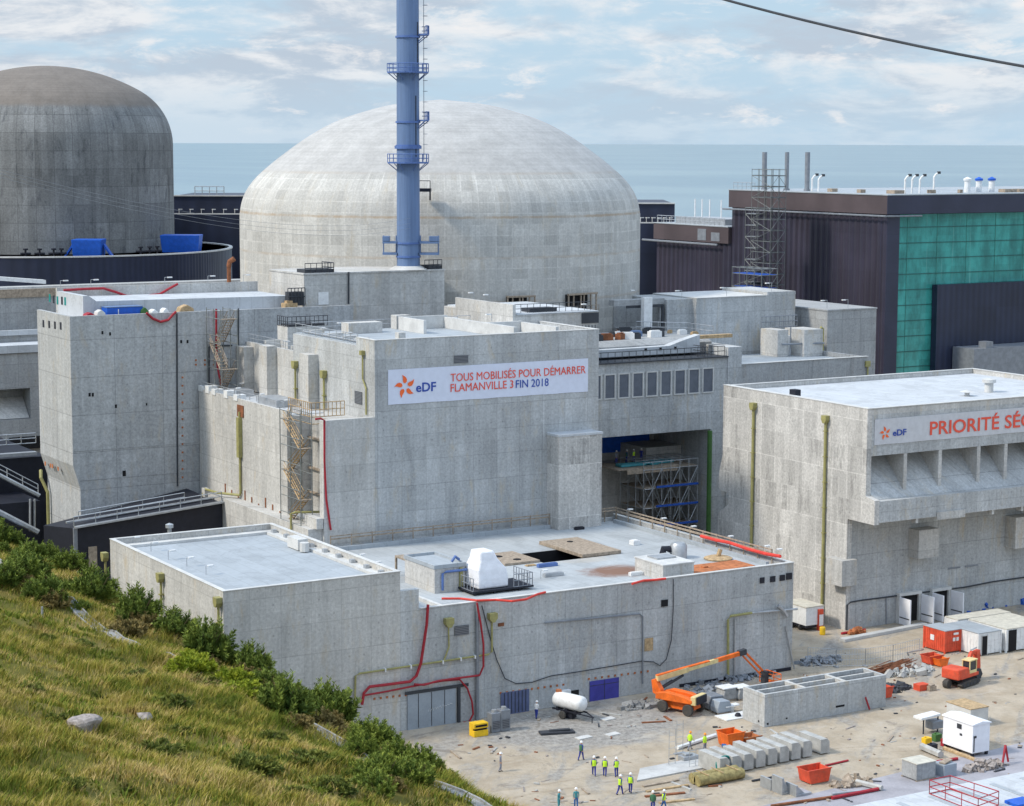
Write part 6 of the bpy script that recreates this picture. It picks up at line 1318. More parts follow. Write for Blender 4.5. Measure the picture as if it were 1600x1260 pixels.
for k, (px, py, hh, lab) in enumerate(((1204, 1236, 1.0, 'short grey angle form, left one of the cluster by the road'), (1222, 1243, 1.5, 'tallest grey angle form in the cluster by the road'), (1244, 1246, 1.0, 'grey angle form at the right of the cluster by the road'))):
    p = PZ(px, py); m = MB(); m.box(p.x, p.y, 0, p.x+1.7, p.y+1.5, .2); m.box(p.x, p.y, .2, p.x+.2, p.y+1.5, hh)
    for j in range(3): m.prism([(p.x+.2, .2), (p.x+1.0, .2), (p.x+.2, hh*.9)], 'y', p.y+.1+j*.55, p.y+.22+j*.55)
    one(m, 'angle_form', 'galvanised', lab, 'formwork', 'grey angle forms near the road', bevel=.02)
def skip(px, py, dx, dy, h, mat, lab, nm='skip', cat='skip'):
    p = PZ(px, py); x0, y0 = p.x, p.y; t = .07; B = thing(nm, lab, cat, (x0, y0, 0)); m = MB()
    m.prism([(x0-.0, h), (x0+.25, .1), (x0+dx-.25, .1), (x0+dx, h), (x0+dx-.08, h), (x0+dx-.3, .18), (x0+.3, .18), (x0+.08, h)], 'y', y0, y0+dy)
    for yy in (y0-t, y0+dy): m.prism([(x0, h), (x0+.25, .1), (x0+dx-.25, .1), (x0+dx, h)], 'y', yy, yy+t)
    m.build('hopper', mat, B, bevel=.02)
    m = MB(); m.box(x0-.06, y0-t-.05, h+.002, x0+dx+.06, y0, h+.09); m.box(x0-.06, y0+dy, h+.002, x0+dx+.06, y0+dy+t+.05, h+.09); m.build('rim', mat, B)
    m = MB(); m.box(x0+.3, y0, 0, x0+dx-.3, y0+.15, .099); m.box(x0+.3, y0+dy-.15, 0, x0+dx-.3, y0+dy, .099); m.box(x0+.35, y0+.1, .19, x0+dx*.6, y0+dy-.2, .5); m.build('load', 'timber_grey', B); return B
skip(1263, 1228, 2.5, 1.5, 1.25, 'red_paint', 'bright orange red skip with open top in the foreground yard')
skip(1136, 1171, 2.0, 1.6, 1.35, 'orange_paint', 'orange open crate behind the precast blocks', 'crate', 'crate')
skip(1164, 1167, 1.9, 1.3, .75, 'rust_orange', 'low rusty brown crate right of the orange crate', 'crate', 'crate')
skip(1380, 1093, 1.3, 1.2, 1.15, 'red_paint', 'small red skip at the right end of the long concrete trough')
skip(1452, 1041, 2.0, 1.4, .95, 'red_paint', 'left orange red tipping hopper below the red container', 'tipping_hopper', 'hopper')
skip(1467, 1044, 1.4, 1.3, .9, 'orange_paint', 'right orange red tipping hopper left of the excavator', 'tipping_hopper', 'hopper')
b = near_corner(1437, 1081, 1.3, 1., .65); one(MB().box(*b).box(b[0]+.1, b[1]-.03, .2, b[3]-.1, b[1]-.003, .45), 'tool_chest', 'red_paint', 'small low red chest on the ground left of the excavator', 'chest', bevel=.04)
b = near_corner(1453, 1081, .9, .7, .55); one(MB().box(*b[:5], .5).obox((b[0]+.45, b[1]+.3, .6), (.4, .1, 0), (0, .2, .03), (0, 0, .06)), 'timber_offcuts', 'timber_grey', 'small brown timber pile right of the low red chest', 'timber', bevel=.02)
# wrapped pallets near the boom lift
for px, py, dx, dy, h, mt, lab, nm in ((1108, 1112, 1.9, 1.8, 1.5, 'steel_grey', 'dark grey netted pallet load right behind the boom lift', 'pallet_load'), (1122, 1118, 1.6, 1.3, 1.35, 'door_grey', 'grey sheeted pallet load in front of the netted one', 'pallet_load'), (1131, 1098, 1.7, 1.5, 1.3, 'concrete_dull', 'grey pallet box with white lid left of a similar box', 'pallet_box'), (1155, 1096, 1.5, 1.4, 1.25, 'concrete_dull', 'grey pallet box with white lid touching the long trough', 'pallet_box')):
    b = near_corner(px, py, dx, dy, h); B = thing(nm, lab, 'pallet', b[:3], 'pallet loads between lift and trough')
    m = MB().prism([(b[0], .16), (b[3], .16), (b[3]+.03, h*.6), (b[3]-.15, h*.95), (b[0]+.2, h), (b[0]-.03, h*.5)], 'y', b[1], b[4]); m.build('load', mt, B, bevel=.08)
    m = MB(); [m.box(b[0], b[1]+k*(dy-.12)/2, 0, b[3], b[1]+k*(dy-.12)/2+.12, .155) for k in range(3)]; m.build('pallet', 'timber_grey', B)
    if 'lid' in lab: MB().box(b[0]-.03, b[1]-.03, h+.003, b[3]+.03, b[4]+.03, h+.1).build('lid', 'white_paint', B)
p = PZ(1142, 1113); one(MB().obox((p.x, p.y, .7), (.9, .1, 0), (0, .35, .0), (0, 0, .06)).box(p.x-.1, p.y-.1, 0, p.x+.3, p.y+.1, .64), 'trestle_table', 'white_paint', 'small white trestle table beside the grey pallet loads', 'table')
p = PZ(1154, 1119); one(MB().obox((p.x, p.y, .06), (2.2, 0, 0), (0, 1., 0), (0, 0, .05)), 'white_board', 'white_paint', 'white board lying on the ground at the left foot of the trough', 'board')
p = PZ(1153, 1119, .12); one(MB().lathe([(.3, 0), (.33, .1), (.2, .3), (.05, .34)], (p.x, p.y, .115), 12), 'bucket', 'black_sheet', 'black bucket standing on the white board', 'bucket')
# pipes, beams, boards
def rod(px0, py0, px1, py1, r, mat, nm, lab, cat, z=None, n=6): a, b = PZ(px0, py0), PZ(px1, py1); z = r if z is None else z; a.z = b.z = z; return one(MB().tube([a, b], r, n), nm, mat, lab, cat)
rod(1058, 1172, 1118, 1152, .2, 'white_paint', 'pipe', 'long white pipe lying by the two orange helmeted workers', 'pipe')
rod(1128, 1168, 1152, 1170, .18, 'blue_cloth', 'roll', 'dark blue roll in front of the orange crate', 'roll')
rod(1205, 1262, 1300, 1248, .14, 'rust', 'steel_beam', 'long red brown pipe at the road edge, left piece', 'beam'); rod(1300, 1250, 1372, 1236, .17, 'hose_red', 'steel_beam', 'thick red pipe at the road edge, right piece', 'beam')
rod(1300, 1243, 1345, 1238, .12, 'galvanised', 'steel_beam', 'short grey pipe just behind the thick red pipe', 'beam'); rod(1338, 1226, 1378, 1236, .25, 'precast', 'concrete_post', 'grey concrete post lying left of the timber lidded box', 'post')
rod(1440, 1172, 1470, 1185, .35, 'precast', 'concrete_post', 'grey green concrete post lying left of the clean white cabin', 'post')
rod(1462, 1193, 1496, 1188, .15, 'hose_red', 'pipe', 'red pipe lying in front of the clean white cabin', 'pipe'); rod(1290, 1198, 1325, 1190, .1, 'hose_red', 'pipe', 'thin red rod lying behind the orange skip', 'pipe'); rod(1175, 1222, 1208, 1216, .1, 'steel_dark', 'pipe', 'thin dark bar right of the khaki bundle', 'pipe')
rod(1475, 1171, 1530, 1192, .2, 'timber', 'timber_beam', 'pale timber beam under the clean white cabin', 'beam', z=.12)
for k, (a, b, c, d) in enumerate(((1005, 1230, 1060, 1220), (1010, 1238, 1075, 1228), (1008, 1246, 1070, 1240), (1030, 1256, 1085, 1250))):
    p, q = PZ(a, b), PZ(c, d); dd = (q-p)/2; n = Vector((-dd.y, dd.x, 0)).normalized(); one(MB().obox((p+q)/2+Vector((0, 0, .07)), dd, n*.16, (0, 0, .065)), 'timber_plank', ['timber_grey', 'timber', 'rust', 'timber'][k], ['grey plank nearest the pavement edge', 'second pale plank from the pavement edge', 'rust brown plank in the bottom stack', 'lowest pale plank at the picture edge'][k], 'plank', 'planks by the pavement')
p = PZ(1566, 1198); m = MB(); m.tube([PZ(1558, 1190)+Vector((0, 0, .2)), p+Vector((0, 0, .15)), p+Vector((.9, .6, 1.7))], .12, 6); m.tube([p+Vector((.9, .6, 1.7)), p+Vector((1.2, .5, .15))], .1, 6); one(m, 'bent_frame', 'hose_red', 'bent red steel frame standing at the road right of the clean white cabin', 'frame')
p = PZ(1455, 1145); B = thing('site_generator', 'small generator with white canopy left of the timber lidded crates', 'generator', (p.x, p.y, 0)); MB().box(p.x-.3, p.y-.5, .4, p.x+1.1, p.y+.6, 1.2).build('body', 'steel_grey', B, bevel=.08); MB().obox((p.x-.6, p.y, 1.75), (1.2, 0, .08), (0, .6, 0), (0, 0, .12)).build('canopy', 'white_paint', B, bevel=.04); m = MB(); [m.box(p.x+x-.05, p.y-.05, 0, p.x+x+.05, p.y+.05, 1.65) for x in (-1.0, .8)]; m.build('post', 'steel_dark', B)
for px, py, mt, lab in ((1462, 1160, 'pipe_green', 'green canister left of the clean white cabin'), (1446, 1166, 'yellow_paint', 'yellow canister farther left of the clean white cabin'), (1455, 1176, 'black_sheet', 'black canister by the lying concrete post'), (1476, 1168, 'hose_red', 'red canister at the cabin foot')):
    p = PZ(px, py); one(MB().box(p.x, p.y, 0, p.x+.8, p.y+.6, .7).cyl((p.x+.2, p.y+.3, .7), (p.x+.2, p.y+.3, .85), .1, 8), 'canister', mt, lab, 'canister', bevel=.1)
# rebar mat heap and rubble
p = PZ(1385, 1052); m = MB(); g = random.Random(5)
for k in range(46): a = g.uniform(-.12, .12); x = p.x-4+g.uniform(0, 4); y = p.y+g.uniform(-.9, .9)+(x-p.x)*.18; m.tube([(x, y, .12+g.random()*.6), (x+5, y+5*.2+a*5, .15+g.random()*.75)], .05, 4)
one(m, 'rebar_heap', 'rust', 'long heap of rusty reinforcing bars behind the concrete trough', 'rebar')
def rubble(px, py, rx, ry, h, mat, lab, seed, nm='rubble_pile'):
    g = np.random.default_rng(seed); p = PZ(px, py); m = MB()
    for k in range(110):
        r = math.sqrt(g.random()); a = g.uniform(0, 6.28); s = .08+.30*g.random()**2.5; s *= 1.5 if k % 17 == 0 else 1.; c = Vector((p.x+rx*r*math.cos(a), p.y+ry*r*math.sin(a), h*(1-r)*g.random()+s*.4)); q = Matrix.Rotation(g.uniform(0, 6.28), 3, Vector(g.normal(0, 1, 3)).normalized())
        m.obox(c, q@Vector((s, 0, 0)), q@Vector((0, s*g.uniform(.4, .9), 0)), q@Vector((0, 0, s*g.uniform(.3, .7))))
    o = one(m, nm, mat, lab, 'rubble'); o['kind'] = 'stuff'
rubble(1420, 1052, 3.2, 1.6, .8, 'precast', 'loose pale concrete rubble behind the trough', 4); rubble(1280, 1035, 3., 1.5, .5, 'steel_grey', 'loose grey debris beside the annex corner', 6); rubble(1540, 1200, 2.6, 1.0, .5, 'rock', 'loose stones by the road right of the white cabin', 9); rubble(1140, 1064, 6, .9, .35, 'steel_grey', 'dark scrap and hoses along the annex foot', 12); rubble(1330, 1225, 2.2, 1.0, .2, 'timber_grey', 'scattered wood scraps in the foreground yard', 15)
rubble(1395, 1078, 2.2, 1.2, .3, 'steel_dark', 'dark steel mesh scraps behind the small red skip', 19); rubble(1110, 1080, 3.5, 1.0, .35, 'steel_grey', 'grey debris behind the boom lift', 21); rubble(1000, 1105, 2.4, 1.0, .05, 'rock_grey', 'dark scraps on the gravel left of the boom lift', 25); rubble(1555, 948, 7, .8, 1.6, 'scaffold_blue', 'blue and dark gear stacked along the louvre building wall', 31, 'gear_heap'); rubble(1338, 990, 1.0, .4, .7, 'rust_orange', 'brown scrap boards by the louvre building wall', 33)
rod(1315, 992, 1352, 986, .15, 'hose_red', 'pipe', 'red pipe lying at the foot of the louvre building', 'pipe')
p, q = PZ(1316, 1003), PZ(1445, 978); d_ = (q-p)/2; n = Vector((-d_.y, d_.x, 0)).normalized(); one(MB().obox((p+q)/2+Vector((0, 0, .18)), d_, n*.45, (0, 0, .18)), 'concrete_kerb', 'pavement', 'long low pale concrete kerb before the white double doors', 'kerb', bevel=.03)
def debris():
    g = np.random.default_rng(77); m = MB(); k = 0
    while k < 230:
        x, y = g.uniform(700, 1600), g.uniform(1010, 1258); p = PZ(x, y)
        if p.y > 173.5 and p.x < 139.5: continue
        if 122 < p.x < 138.5 and 158 < p.y < 162.5: continue
        if math.sin(p.x*.35)*math.sin(p.y*.42+1)+.35*math.sin(p.x*1.3+p.y) < .15: continue
        s = g.uniform(.05, .2); a = g.uniform(0, 3.14); l = s*(g.uniform(2, 8) if g.random() < .3 else 1.2); m.cur = int(g.integers(0, 5))
        m.obox((p.x, p.y, s*.3), (l*math.cos(a), l*math.sin(a), 0), (-s*.6*math.sin(a), s*.6*math.cos(a), 0), (0, 0, s*.35)); k += 1
    o = one(m, 'scattered_debris', ['precast', 'rock', 'timber_grey', 'steel_dark', 'rust'], 'small stones, wood and metal scraps scattered over the bare yard ground', 'debris'); o['kind'] = 'stuff'
debris()
# fence panels and posts
fp = [(1262, 1040), (1306, 1043), (1352, 1042), (1395, 1036), (1436, 1026)]
for k, (a, b) in enumerate(zip(fp[:-1], fp[1:])):
    p, q = PZ(*a), PZ(*b); m = MB()
    for t in np.linspace(0, 1, 12): c = p.lerp(q, t); m.tube([c+Vector((0, 0, .15)), c+Vector((0, 0, 2.))], .018 if 0 < t < 1 else .045, 4)
    for z in (.15, .8, 1.4, 2.0): m.tube([p+Vector((0, 0, z)), q+Vector((0, 0, z))], .022, 4)
    m.box(p.x-.15, p.y-.35, 0, p.x+.15, p.y+.35, .15); one(m, 'fence_panel', 'galvanised', 'wire mesh site fence panel standing in the open yard behind the trough', 'fence panel', 'wire mesh fence panels')
for k, (px, py, h) in enumerate(((1050, 1196, 3.4), (1062, 1178, 3.2), (1082, 1200, 1.9))):
    p = PZ(px, py); m = MB(); [m.tube([p+Vector((dx, dy, 0)), p+Vector((dx, dy, h))], .03, 4) for dx, dy in ((-.35, 0), (.35, 0))]; [m.tube([p+Vector((-.35, 0, z)), p+Vector((.35, 0, z))], .02, 4) for z in np.arange(.4, h, .6)]; m.box(p.x-.6, p.y-.2, 0, p.x+.6, p.y+.2, .1)
    one(m, 'barrier_post', 'galvanised', ['tall thin lattice barrier stand farther left on the gravel', 'tall thin lattice barrier stand nearer the two orange helmets', 'short lattice barrier stand by the precast blocks'][k], 'barrier')
p = PZ(1075, 1188); one(MB().box(p.x-.8, p.y-.5, 0, p.x+.9, p.y+.5, .5).box(p.x-.5, p.y-.3, .5, p.x+.3, p.y+.3, .7), 'pallet_of_fittings', 'galvanised', 'low grey pallet of fittings left of the precast blocks', 'pallet', bevel=.05)
for k, (px, py, w) in enumerate(((912, 1153, .8), (957, 1148, .7), (950, 1124, .7))):
    p = PZ(px, py); one(MB().obox((p.x, p.y, .045), (w, .1, 0), (-.05, .4, 0), (0, 0, .04)), 'cover_slab', 'coping', ['pale cover slab nearest the lone walking worker', 'pale cover slab in the middle of the gravel', 'pale cover slab nearest the purple doors'][k], 'slab')
p = PZ(870, 1146); one(MB().obox((p.x, p.y, .12), (1.6, -.5, 0), (.15, .5, 0), (0, 0, .1)).obox((p.x+.3, p.y, .3), (.9, -.4, .05), (.1, .2, 0), (0, 0, .06)), 'steel_ramp', 'steel_dark', 'dark steel ramp lying before the tank trailer', 'ramp')
# foreground cabin roof with red guard frame at the lower right corner
far = PZ(1600, 1207, 2.6); left = PZ(1262, 1258, 2.6)
B = thing('flat_roof_cabin', 'flat white roofed cabin at the lower right picture corner with red guard frame', 'cabin', (left.x, far.y-9, 0))
MB().box(left.x, far.y-9, 0, left.x+42, far.y-.02, 2.5).build('wall', 'white_paint', B); MB().box(left.x-.15, far.y-9.1, 2.503, left.x+42.2, far.y+.1, 2.65).build('roof', 'membrane_white', B)
m = MB()
for k in range(6): m.box(left.x+3+k*3.4, far.y-7-.3*k, 2.653, left.x+3.5+k*3.4, far.y-1.2, 2.70)
m.build('roof_strip', 'membrane_grey', B)
m = MB(); A = [PZ(1452, 1240, 2.7), PZ(1484, 1233, 2.7), PZ(1560, 1258, 2.7), PZ(1528, 1270, 2.7)]
m.rail(A+[A[0]], 1.15, 2.2, .045, 3); m.build('guard_frame', 'hose_red', B)
m = MB(); p = PZ(1590, 1262, 2.7); m.box(p.x, p.y, 2.655, p.x+2, p.y+1.5, 2.9); m.build('roof_sheet', 'skip_blue', B)

# ================================================================== HOSES, ROOF GEAR, SCAFFOLDS, CABLES
one(MB().tube(vpath(VF, [(666, 944), (664, 975), (655, 1035), (648, 1055), (638, 1064), (600, 1069), (575, 1072), (566, 1082), (563, 1100)], .35), .145, 8), 'hose', 'hose_red', 'thick dark red hose hanging down the annex wall left of the dark conduit', 'hose')
one(MB().tube(vpath(VF, [(742, 941), (748, 975), (752, 1005), (752, 1040), (746, 1054), (700, 1060), (680, 1063), (660, 1069), (644, 1068)], .42), .105, 8), 'hose', 'hose_red', 'thinner red hose beside the dark conduit, curving left above the sliding door', 'hose')
one(MB().tube(vpath(VF, [(565, 1086), (600, 1080), (640, 1072), (690, 1063), (716, 1061), (728, 1075), (735, 1095), (737, 1115), (730, 1128), (722, 1128)], .30), .095, 8), 'hose', 'hose_red', 'red hose looping down to the right of the sliding door', 'hose')
one(MB().tube(vpath(VF, [(752, 946), (766, 1000), (775, 1030), (788, 1060), (805, 1068), (830, 1066), (860, 1056), (900, 1050), (960, 1040), (1000, 1033), (1020, 1034), (1030, 1040), (1040, 1030), (1048, 1000), (1051, 950), (1051, 905)], .12), .05, 5), 'cable', 'steel_dark', 'thin black cable sagging along the long annex wall', 'cable')
def roofpath(z, pts, dz=.2): return [PZ(x, y, z)+Vector((0, 0, dz)) for x, y in pts]
one(MB().tube(roofpath(11.7, [(690, 938), (720, 938), (745, 941), (775, 940), (800, 942), (822, 939), (840, 931), (852, 928)], .15), .12, 8), 'hose', 'hose_bright', 'bright red hose on the annex roof edge in front of the white wrapped unit', 'hose')
one(MB().tube([Vector((138.0, max(176.2, PZ(x, y, 12.3).y+1.2), 12.2+.12*math.sin(x))) for x, y in ((1072, 842), (1080, 850), (1100, 856), (1130, 864), (1160, 872), (1190, 878), (1219, 883))], .19, 8), 'flexible_duct', 'hose_bright', 'thick bright red duct along the right edge of the annex roof', 'duct')
one(MB().tube(roofpath(11.7, [(988, 914), (1005, 909), (1022, 908), (1040, 906)], .1), .13, 6), 'hose', 'hose_bright', 'short red hose on the front roof edge near the louvre kerb box', 'hose')
one(MB().tube(vpath(245.4, [(228, 489), (238, 498), (250, 503), (262, 500), (270, 491), (274, 487)], .2), .16, 8), 'hose', 'hose_red', 'red hose sagging in a loop over the tower top edge', 'hose')
one(MB().tube([PV(x, y, 258)+Vector((0, -.4, .2)) for x, y in ((98, 456), (130, 454), (160, 453), (180, 459), (196, 465), (225, 465), (248, 462), (265, 452), (276, 446))], .16, 8), 'hose', 'hose_red', 'long red hose draped over the white tower roof', 'hose')
one(MB().tube([PV(338, 483, 244.9), PV(338, 540, 244.9), PV(340, 575, 244.9), PV(346, 604, 244.0)], .14, 6), 'hose', 'hose_red', 'red hose running straight down the tower face beside the stair scaffold', 'hose')
# hut and wrapped unit on the annex roof
B = thing('roof_hut', 'small concrete hut with flat pale roof and blue pipe on the annex roof', 'hut', (101.5, 186, 11)); MB().box(99.8, 183.2, 11.005, 103.3, 189.6, 13.5).build('wall', 'concrete_pale', B); m = MB().box(99.7, 183.1, 13.503, 103.4, 189.7, 13.62); parapet(m, 99.7, 183.1, 103.4, 189.7, 13.623, 13.9, .2); m.build('roof', 'membrane_grey', B)
m = MB(); m.tube([(100.6, 183.0, 11.3), (100.6, 183.0, 13.0), (101, 183.0, 13.15), (103.4, 183.0, 13.15)], .13, 8); m.tube([(102.2, 184, 13.9), (102.6, 184, 14.4), (103.2, 184.3, 14.0)], .15, 8); m.build('blue_pipe', 'stack_trim', B); MB().box(102.6, 183.02, 11.1, 102.95, 183.18, 13.4).build('side_pipe', 'pipe_yellow', B); MB().box(100.4, 189.62, 13.0, 103.4, 193, 13.2).box(100.4, 192.8, 11.01, 100.6, 193, 12.99).box(103.2, 192.8, 11.01, 103.4, 193, 12.99).build('lean_to', 'timber_grey', B)
q0, q1 = PZ(748, 929, 11), PZ(796, 921, 11); B = thing('wrapped_unit', 'bulky roof unit shrink wrapped in white sheeting on a black frame', 'wrapped unit', (q0.x+1.6, q0.y+1.6, 11))
wz = 11.45; x0, y0 = q0.x, q0.y; w, d, h = 3.5, 3.2, 3.75
m = MB(); lv = [(0, 0, 1.0, 1.0, 0, 0), (1.0, 0, 1.0, 1.0, 0, 0), (1.9, .10, .95, .92, .0, .1), (2.9, .35, .62, .72, .3, .35), (3.75, .5, .48, .62, .38, .5)]
P = []
for z, _, fx, fy, ox, oy in lv: P.append([(x0+ox+.15*(1-fx), y0+oy, wz+z), (x0+ox+w*fx, y0+oy, wz+z), (x0+ox+w*fx, y0+oy+d*fy, wz+z), (x0+ox+.15*(1-fx), y0+oy+d*fy, wz+z)])
for r_ in P: m.v += r_
for i in range(len(P)-1):
    for k in range(4): m.f.append([i*4+k, i*4+(k+1) % 4, (i+1)*4+(k+1) % 4, (i+1)*4+k]); m.mi.append(0)
m.f += [[3, 2, 1, 0], [16, 17, 18, 19]]; m.mi += [0, 0]; m.build('sheeting', 'shrink_wrap', B, bevel=.18)
m = MB(); m.box(x0-1.0, y0-.6, 11.25, x0+w+2.6, y0+d+.3, 11.44); [m.box(x0+a, y0+b_, 11.005, x0+a+.2, y0+b_+.2, 11.25) for a in (-.8, 1.5, 4.4) for b_ in (-.5, d)]; m.build('frame', 'black_sheet', B)
m = MB(); m.rail([(x0+w+.3, y0-.5, 11.45), (x0+w+2.5, y0-.5, 11.45), (x0+w+2.5, y0+d, 11.45)], 1.3, .55, .045, 3); m.rail([(x0-.9, y0-.5, 11.45), (x0-.9, y0+2, 11.45)], 1.3, .6, .045, 3); m.build('guard_rail', 'steel_grey', B)
# slabs beside the hatch, plates and kerb boxes
B = one(MB().box(HX0-4.6, HY0+.4, 11.005, HX0-.15, HY1+.6, 11.28), 'cover_slab', 'timber_grey', 'pale removed cover slab with two dark holes left of the roof hatch', 'slab', bevel=.03); m = MB(); m.lathe([(.5, 0), (.5, .04)], (HX0-3.2, HY0+4.2, 11.285), 14); m.build('hole', 'dark_hole', B); m = MB(); m.lathe([(.45, 0), (.45, .04)], (HX0-2.2, HY0+1.8, 11.285), 14); m.build('hole', 'dark_hole', B)
B = one(MB().box(HX1-3.6, HY0+.1, 11.02, HX1+1.5, HY1+3.6, 11.40), 'cover_slab', 'timber_grey', 'large cover slab lying across the right side of the roof hatch', 'slab', bevel=.03); m = MB(); m.lathe([(.35, 0), (.35, .05)], (HX1-.8, HY1+1.5, 11.405), 12); m.build('hole', 'dark_hole', B)
p = PZ(1083, 898, 11.0); one(MB().box(p.x, p.y, 11.005, p.x+8.2, p.y+3.6, 11.14).box(p.x+2.5, p.y+1.6, 11.14, p.x+3.1, p.y+2.1, 11.3), 'steel_plate', 'rust_orange', 'flat rust orange steel plate at the front right of the annex roof', 'plate')
p = PZ(1036, 908, 11.0); B = thing('kerb_box', 'low concrete upstand box with slatted top on the annex roof near the rusty plate', 'roof box', (p.x, p.y, 11)); MB().box(p.x, p.y, 11.005, p.x+3.9, p.y+5.2, 12.55).build('wall', 'concrete_pale', B); MB().box(p.x-.08, p.y-.08, 12.553, p.x+3.98, p.y+5.28, 12.68).build('lid', 'coping', B); MB().box(p.x+1.0, p.y+2.5, 12.684, p.x+3.4, p.y+4.4, 12.85).build('slats', 'galvanised', B)
p = PZ(1060, 872, 11.0); B = thing('roof_fan_unit', 'grey cylinder fan unit beside the kerb box on the annex roof', 'fan', (p.x, p.y, 11)); m = MB(); m.lathe([(.95, 0), (.95, 1.4), (.7, 1.7), (.2, 1.75)], (p.x, p.y, 11.005), 16); m.build('drum', 'galvanised', B, smooth=True); m = MB(); m.tube([(p.x-.9, p.y+.3, 12.0), (p.x-1.6, p.y+.5, 12.1), (p.x-1.8, p.y+.6, 11.1)], .4, 8); m.build('duct', 'black_sheet', B)
p = PZ(1122, 874, 11.0); one(MB().lathe([(1.5, 0), (1.6, .15), (1.2, .3), (.3, .35)], (p.x, p.y, 11.005), 12).tube([(p.x, p.y, 11.3), (p.x+.3, p.y, 12.1)], .25, 8), 'roof_drain_cover', 'timber', 'round tan cover with a stub pipe on the annex roof near the red duct', 'cover')
for px, py, dx, dy, h, mt, lab in ((990, 853, .9, .9, .5, 'white_paint', 'small white roof vent alone on the right part of the annex roof'), (852, 903, 2.3, .6, .35, 'galvanised', 'low grey trunk on the roof right of the white wrapped unit'), (842, 888, 2.4, .5, .35, 'stack_trim', 'low blue grey trunk on the roof behind the pale slab'), (824, 886, 1.2, .6, .1, 'timber', 'small tan board beside the blue grey trunk on the roof'), (986, 901, 1.6, .5, .35, 'white_paint', 'white duct piece at the rust stain on the roof'), (900, 829, 1.2, .5, .3, 'black_sheet', 'small black box at the foot of the concrete shaft')):
    p = PZ(px, py, 11); one(MB().box(p.x, p.y, 11.005, p.x+dx, p.y+dy, 11.005+h).box(p.x+.1, p.y+.1, 11.005+h, p.x+dx-.1, p.y+dy-.1, 11.06+h), 'vent_box', mt, lab, 'vent box', bevel=.02)
# tower roof gear
p = PV(166, 491, 246.6); B = thing('blue_container', 'bright blue tool container on the tower roof edge', 'container', (p.x, p.y, 34.35)); MB().box(p.x, 246.3, 34.33, p.x+4.6, 248.3, 35.9).build('body', 'skip_blue', B, bevel=.04); MB().box(p.x-.05, 246.25, 35.903, p.x+4.65, 248.35, 36.0).build('roof', 'stack_blue', B); MB().box(p.x+1.4, 246.26, 34.6, p.x+1.5, 246.297, 35.7).build('door_edge', 'white_paint', B)
for px, dx, h, mt, lab in ((216, 1.4, 1.5, 'pipe_green', 'dark green sack heap right of the blue container on the tower'), (233, 1.2, 1.2, 'white_paint', 'white sack beside the sagging red hose on the tower'), (252, 1., 1.3, 'white_paint', 'white sack further right on the tower edge'), (276, 2.4, 1.6, 'timber', 'tan tarpaulin heap on the tower roof edge'), (148, 1.4, 1.4, 'coping', 'pale crate left of the blue container on the tower'), (130, 1.6, 1.1, 'hose_red', 'red folded hose bundle at the left of the tower roof edge')):
    p = PV(px, 490, 246.4); m = MB().prism([(p.x, 34.33), (p.x+dx, 34.33), (p.x+dx*.9, 34.33+h*.7), (p.x+dx*.55, 34.33+h), (p.x+dx*.2, 34.33+h*.8)], 'y', 246.1, 247.4); one(m, 'site_gear', mt, lab, 'site gear', bevel=.08)
p = PV(365, 482, 247); one(MB().box(112.5, 246.2, 34.33, 114.2, 247.5, 35.6).box(112.8, 246.4, 35.6, 113.6, 247.2, 35.9), 'crate', 'timber', 'tan crate on the roof left of the stack block stair cage', 'crate')
# blue bins and valves on the ring building
def ringpt(x, y, r): 
    d = ray(x, y); ox, oy = -oc.x, -oc.y; A = d.x*d.x+d.y*d.y; Bq = ox*d.x+oy*d.y; Cq = ox*ox+oy*oy-r*r; return CAM+d*((-Bq-math.sqrt(max(0, Bq*Bq-A*Cq)))/A)
for xa, xb, yt, lab in ((118, 160, 374, 'left bright blue tank with side chutes on the ring building roof'), (256, 312, 367, 'right bright blue tank overlapping the dark reactor edge')):
    c = ringpt((xa+xb)/2, 392, 29.); w = (xb-xa)*c.y/F/.86*.5; e = Vector((math.sin(HEAD), -math.cos(HEAD), 0)); B = thing('blue_tank', lab, 'tank', (c.x, c.y, 35.4)); zt = ringpt((xa+xb)/2, yt, 29.).z
    m = MB(); b0 = [c+e*(-w*.9)-HV*2, c+e*(w*.9)-HV*2, c+e*(w*.9)+HV*2, c+e*(-w*.9)+HV*2]; t0 = [c+e*(-w)-HV*2.4, c+e*w-HV*2.4, c+e*w+HV*2.4, c+e*(-w)+HV*2.4]
    m.add([(p.x, p.y, 35.41) for p in b0]+[(p.x, p.y, zt) for p in t0], [(3, 2, 1, 0), (4, 5, 6, 7)]+[(i, (i+1) % 4, 4+(i+1) % 4, 4+i) for i in range(4)]); m.build('body', 'skip_blue', B, bevel=.08)
    if xa < 200:
        for s_ in (-1, 1): MB().obox(c+e*s_*(w+1.0)+Vector((0, 0, 36.6-c.z)), e*(.9*(1 if s_ > 0 else 1))+Vector((0, 0, -1.3*s_)), HV*.8, Vector((0, 0, .25))).build('chute', 'skip_blue', B)
for k, x in enumerate((40, 62, 84, 96, 220, 234, 246)):
    c = ringpt(x, 396, 31.); e = Vector((math.sin(HEAD), -math.cos(HEAD), 0)); m = MB(); m.tube([(c.x, c.y, 35.4), (c.x, c.y, 37.2)], .18, 6); m.tube([c+e*.9+Vector((0, 0, 36.6-c.z)), c-e*.9+Vector((0, 0, 36.6-c.z))], .2, 6); m.lathe([(.45, 0), (.45, .3)], (c.x, c.y, 37.2), 8)
    one(m, 'steam_valve', 'black_sheet', 'black valve stand on the ring building roof before the dark reactor', 'valve', 'black valve stands on the ring building')
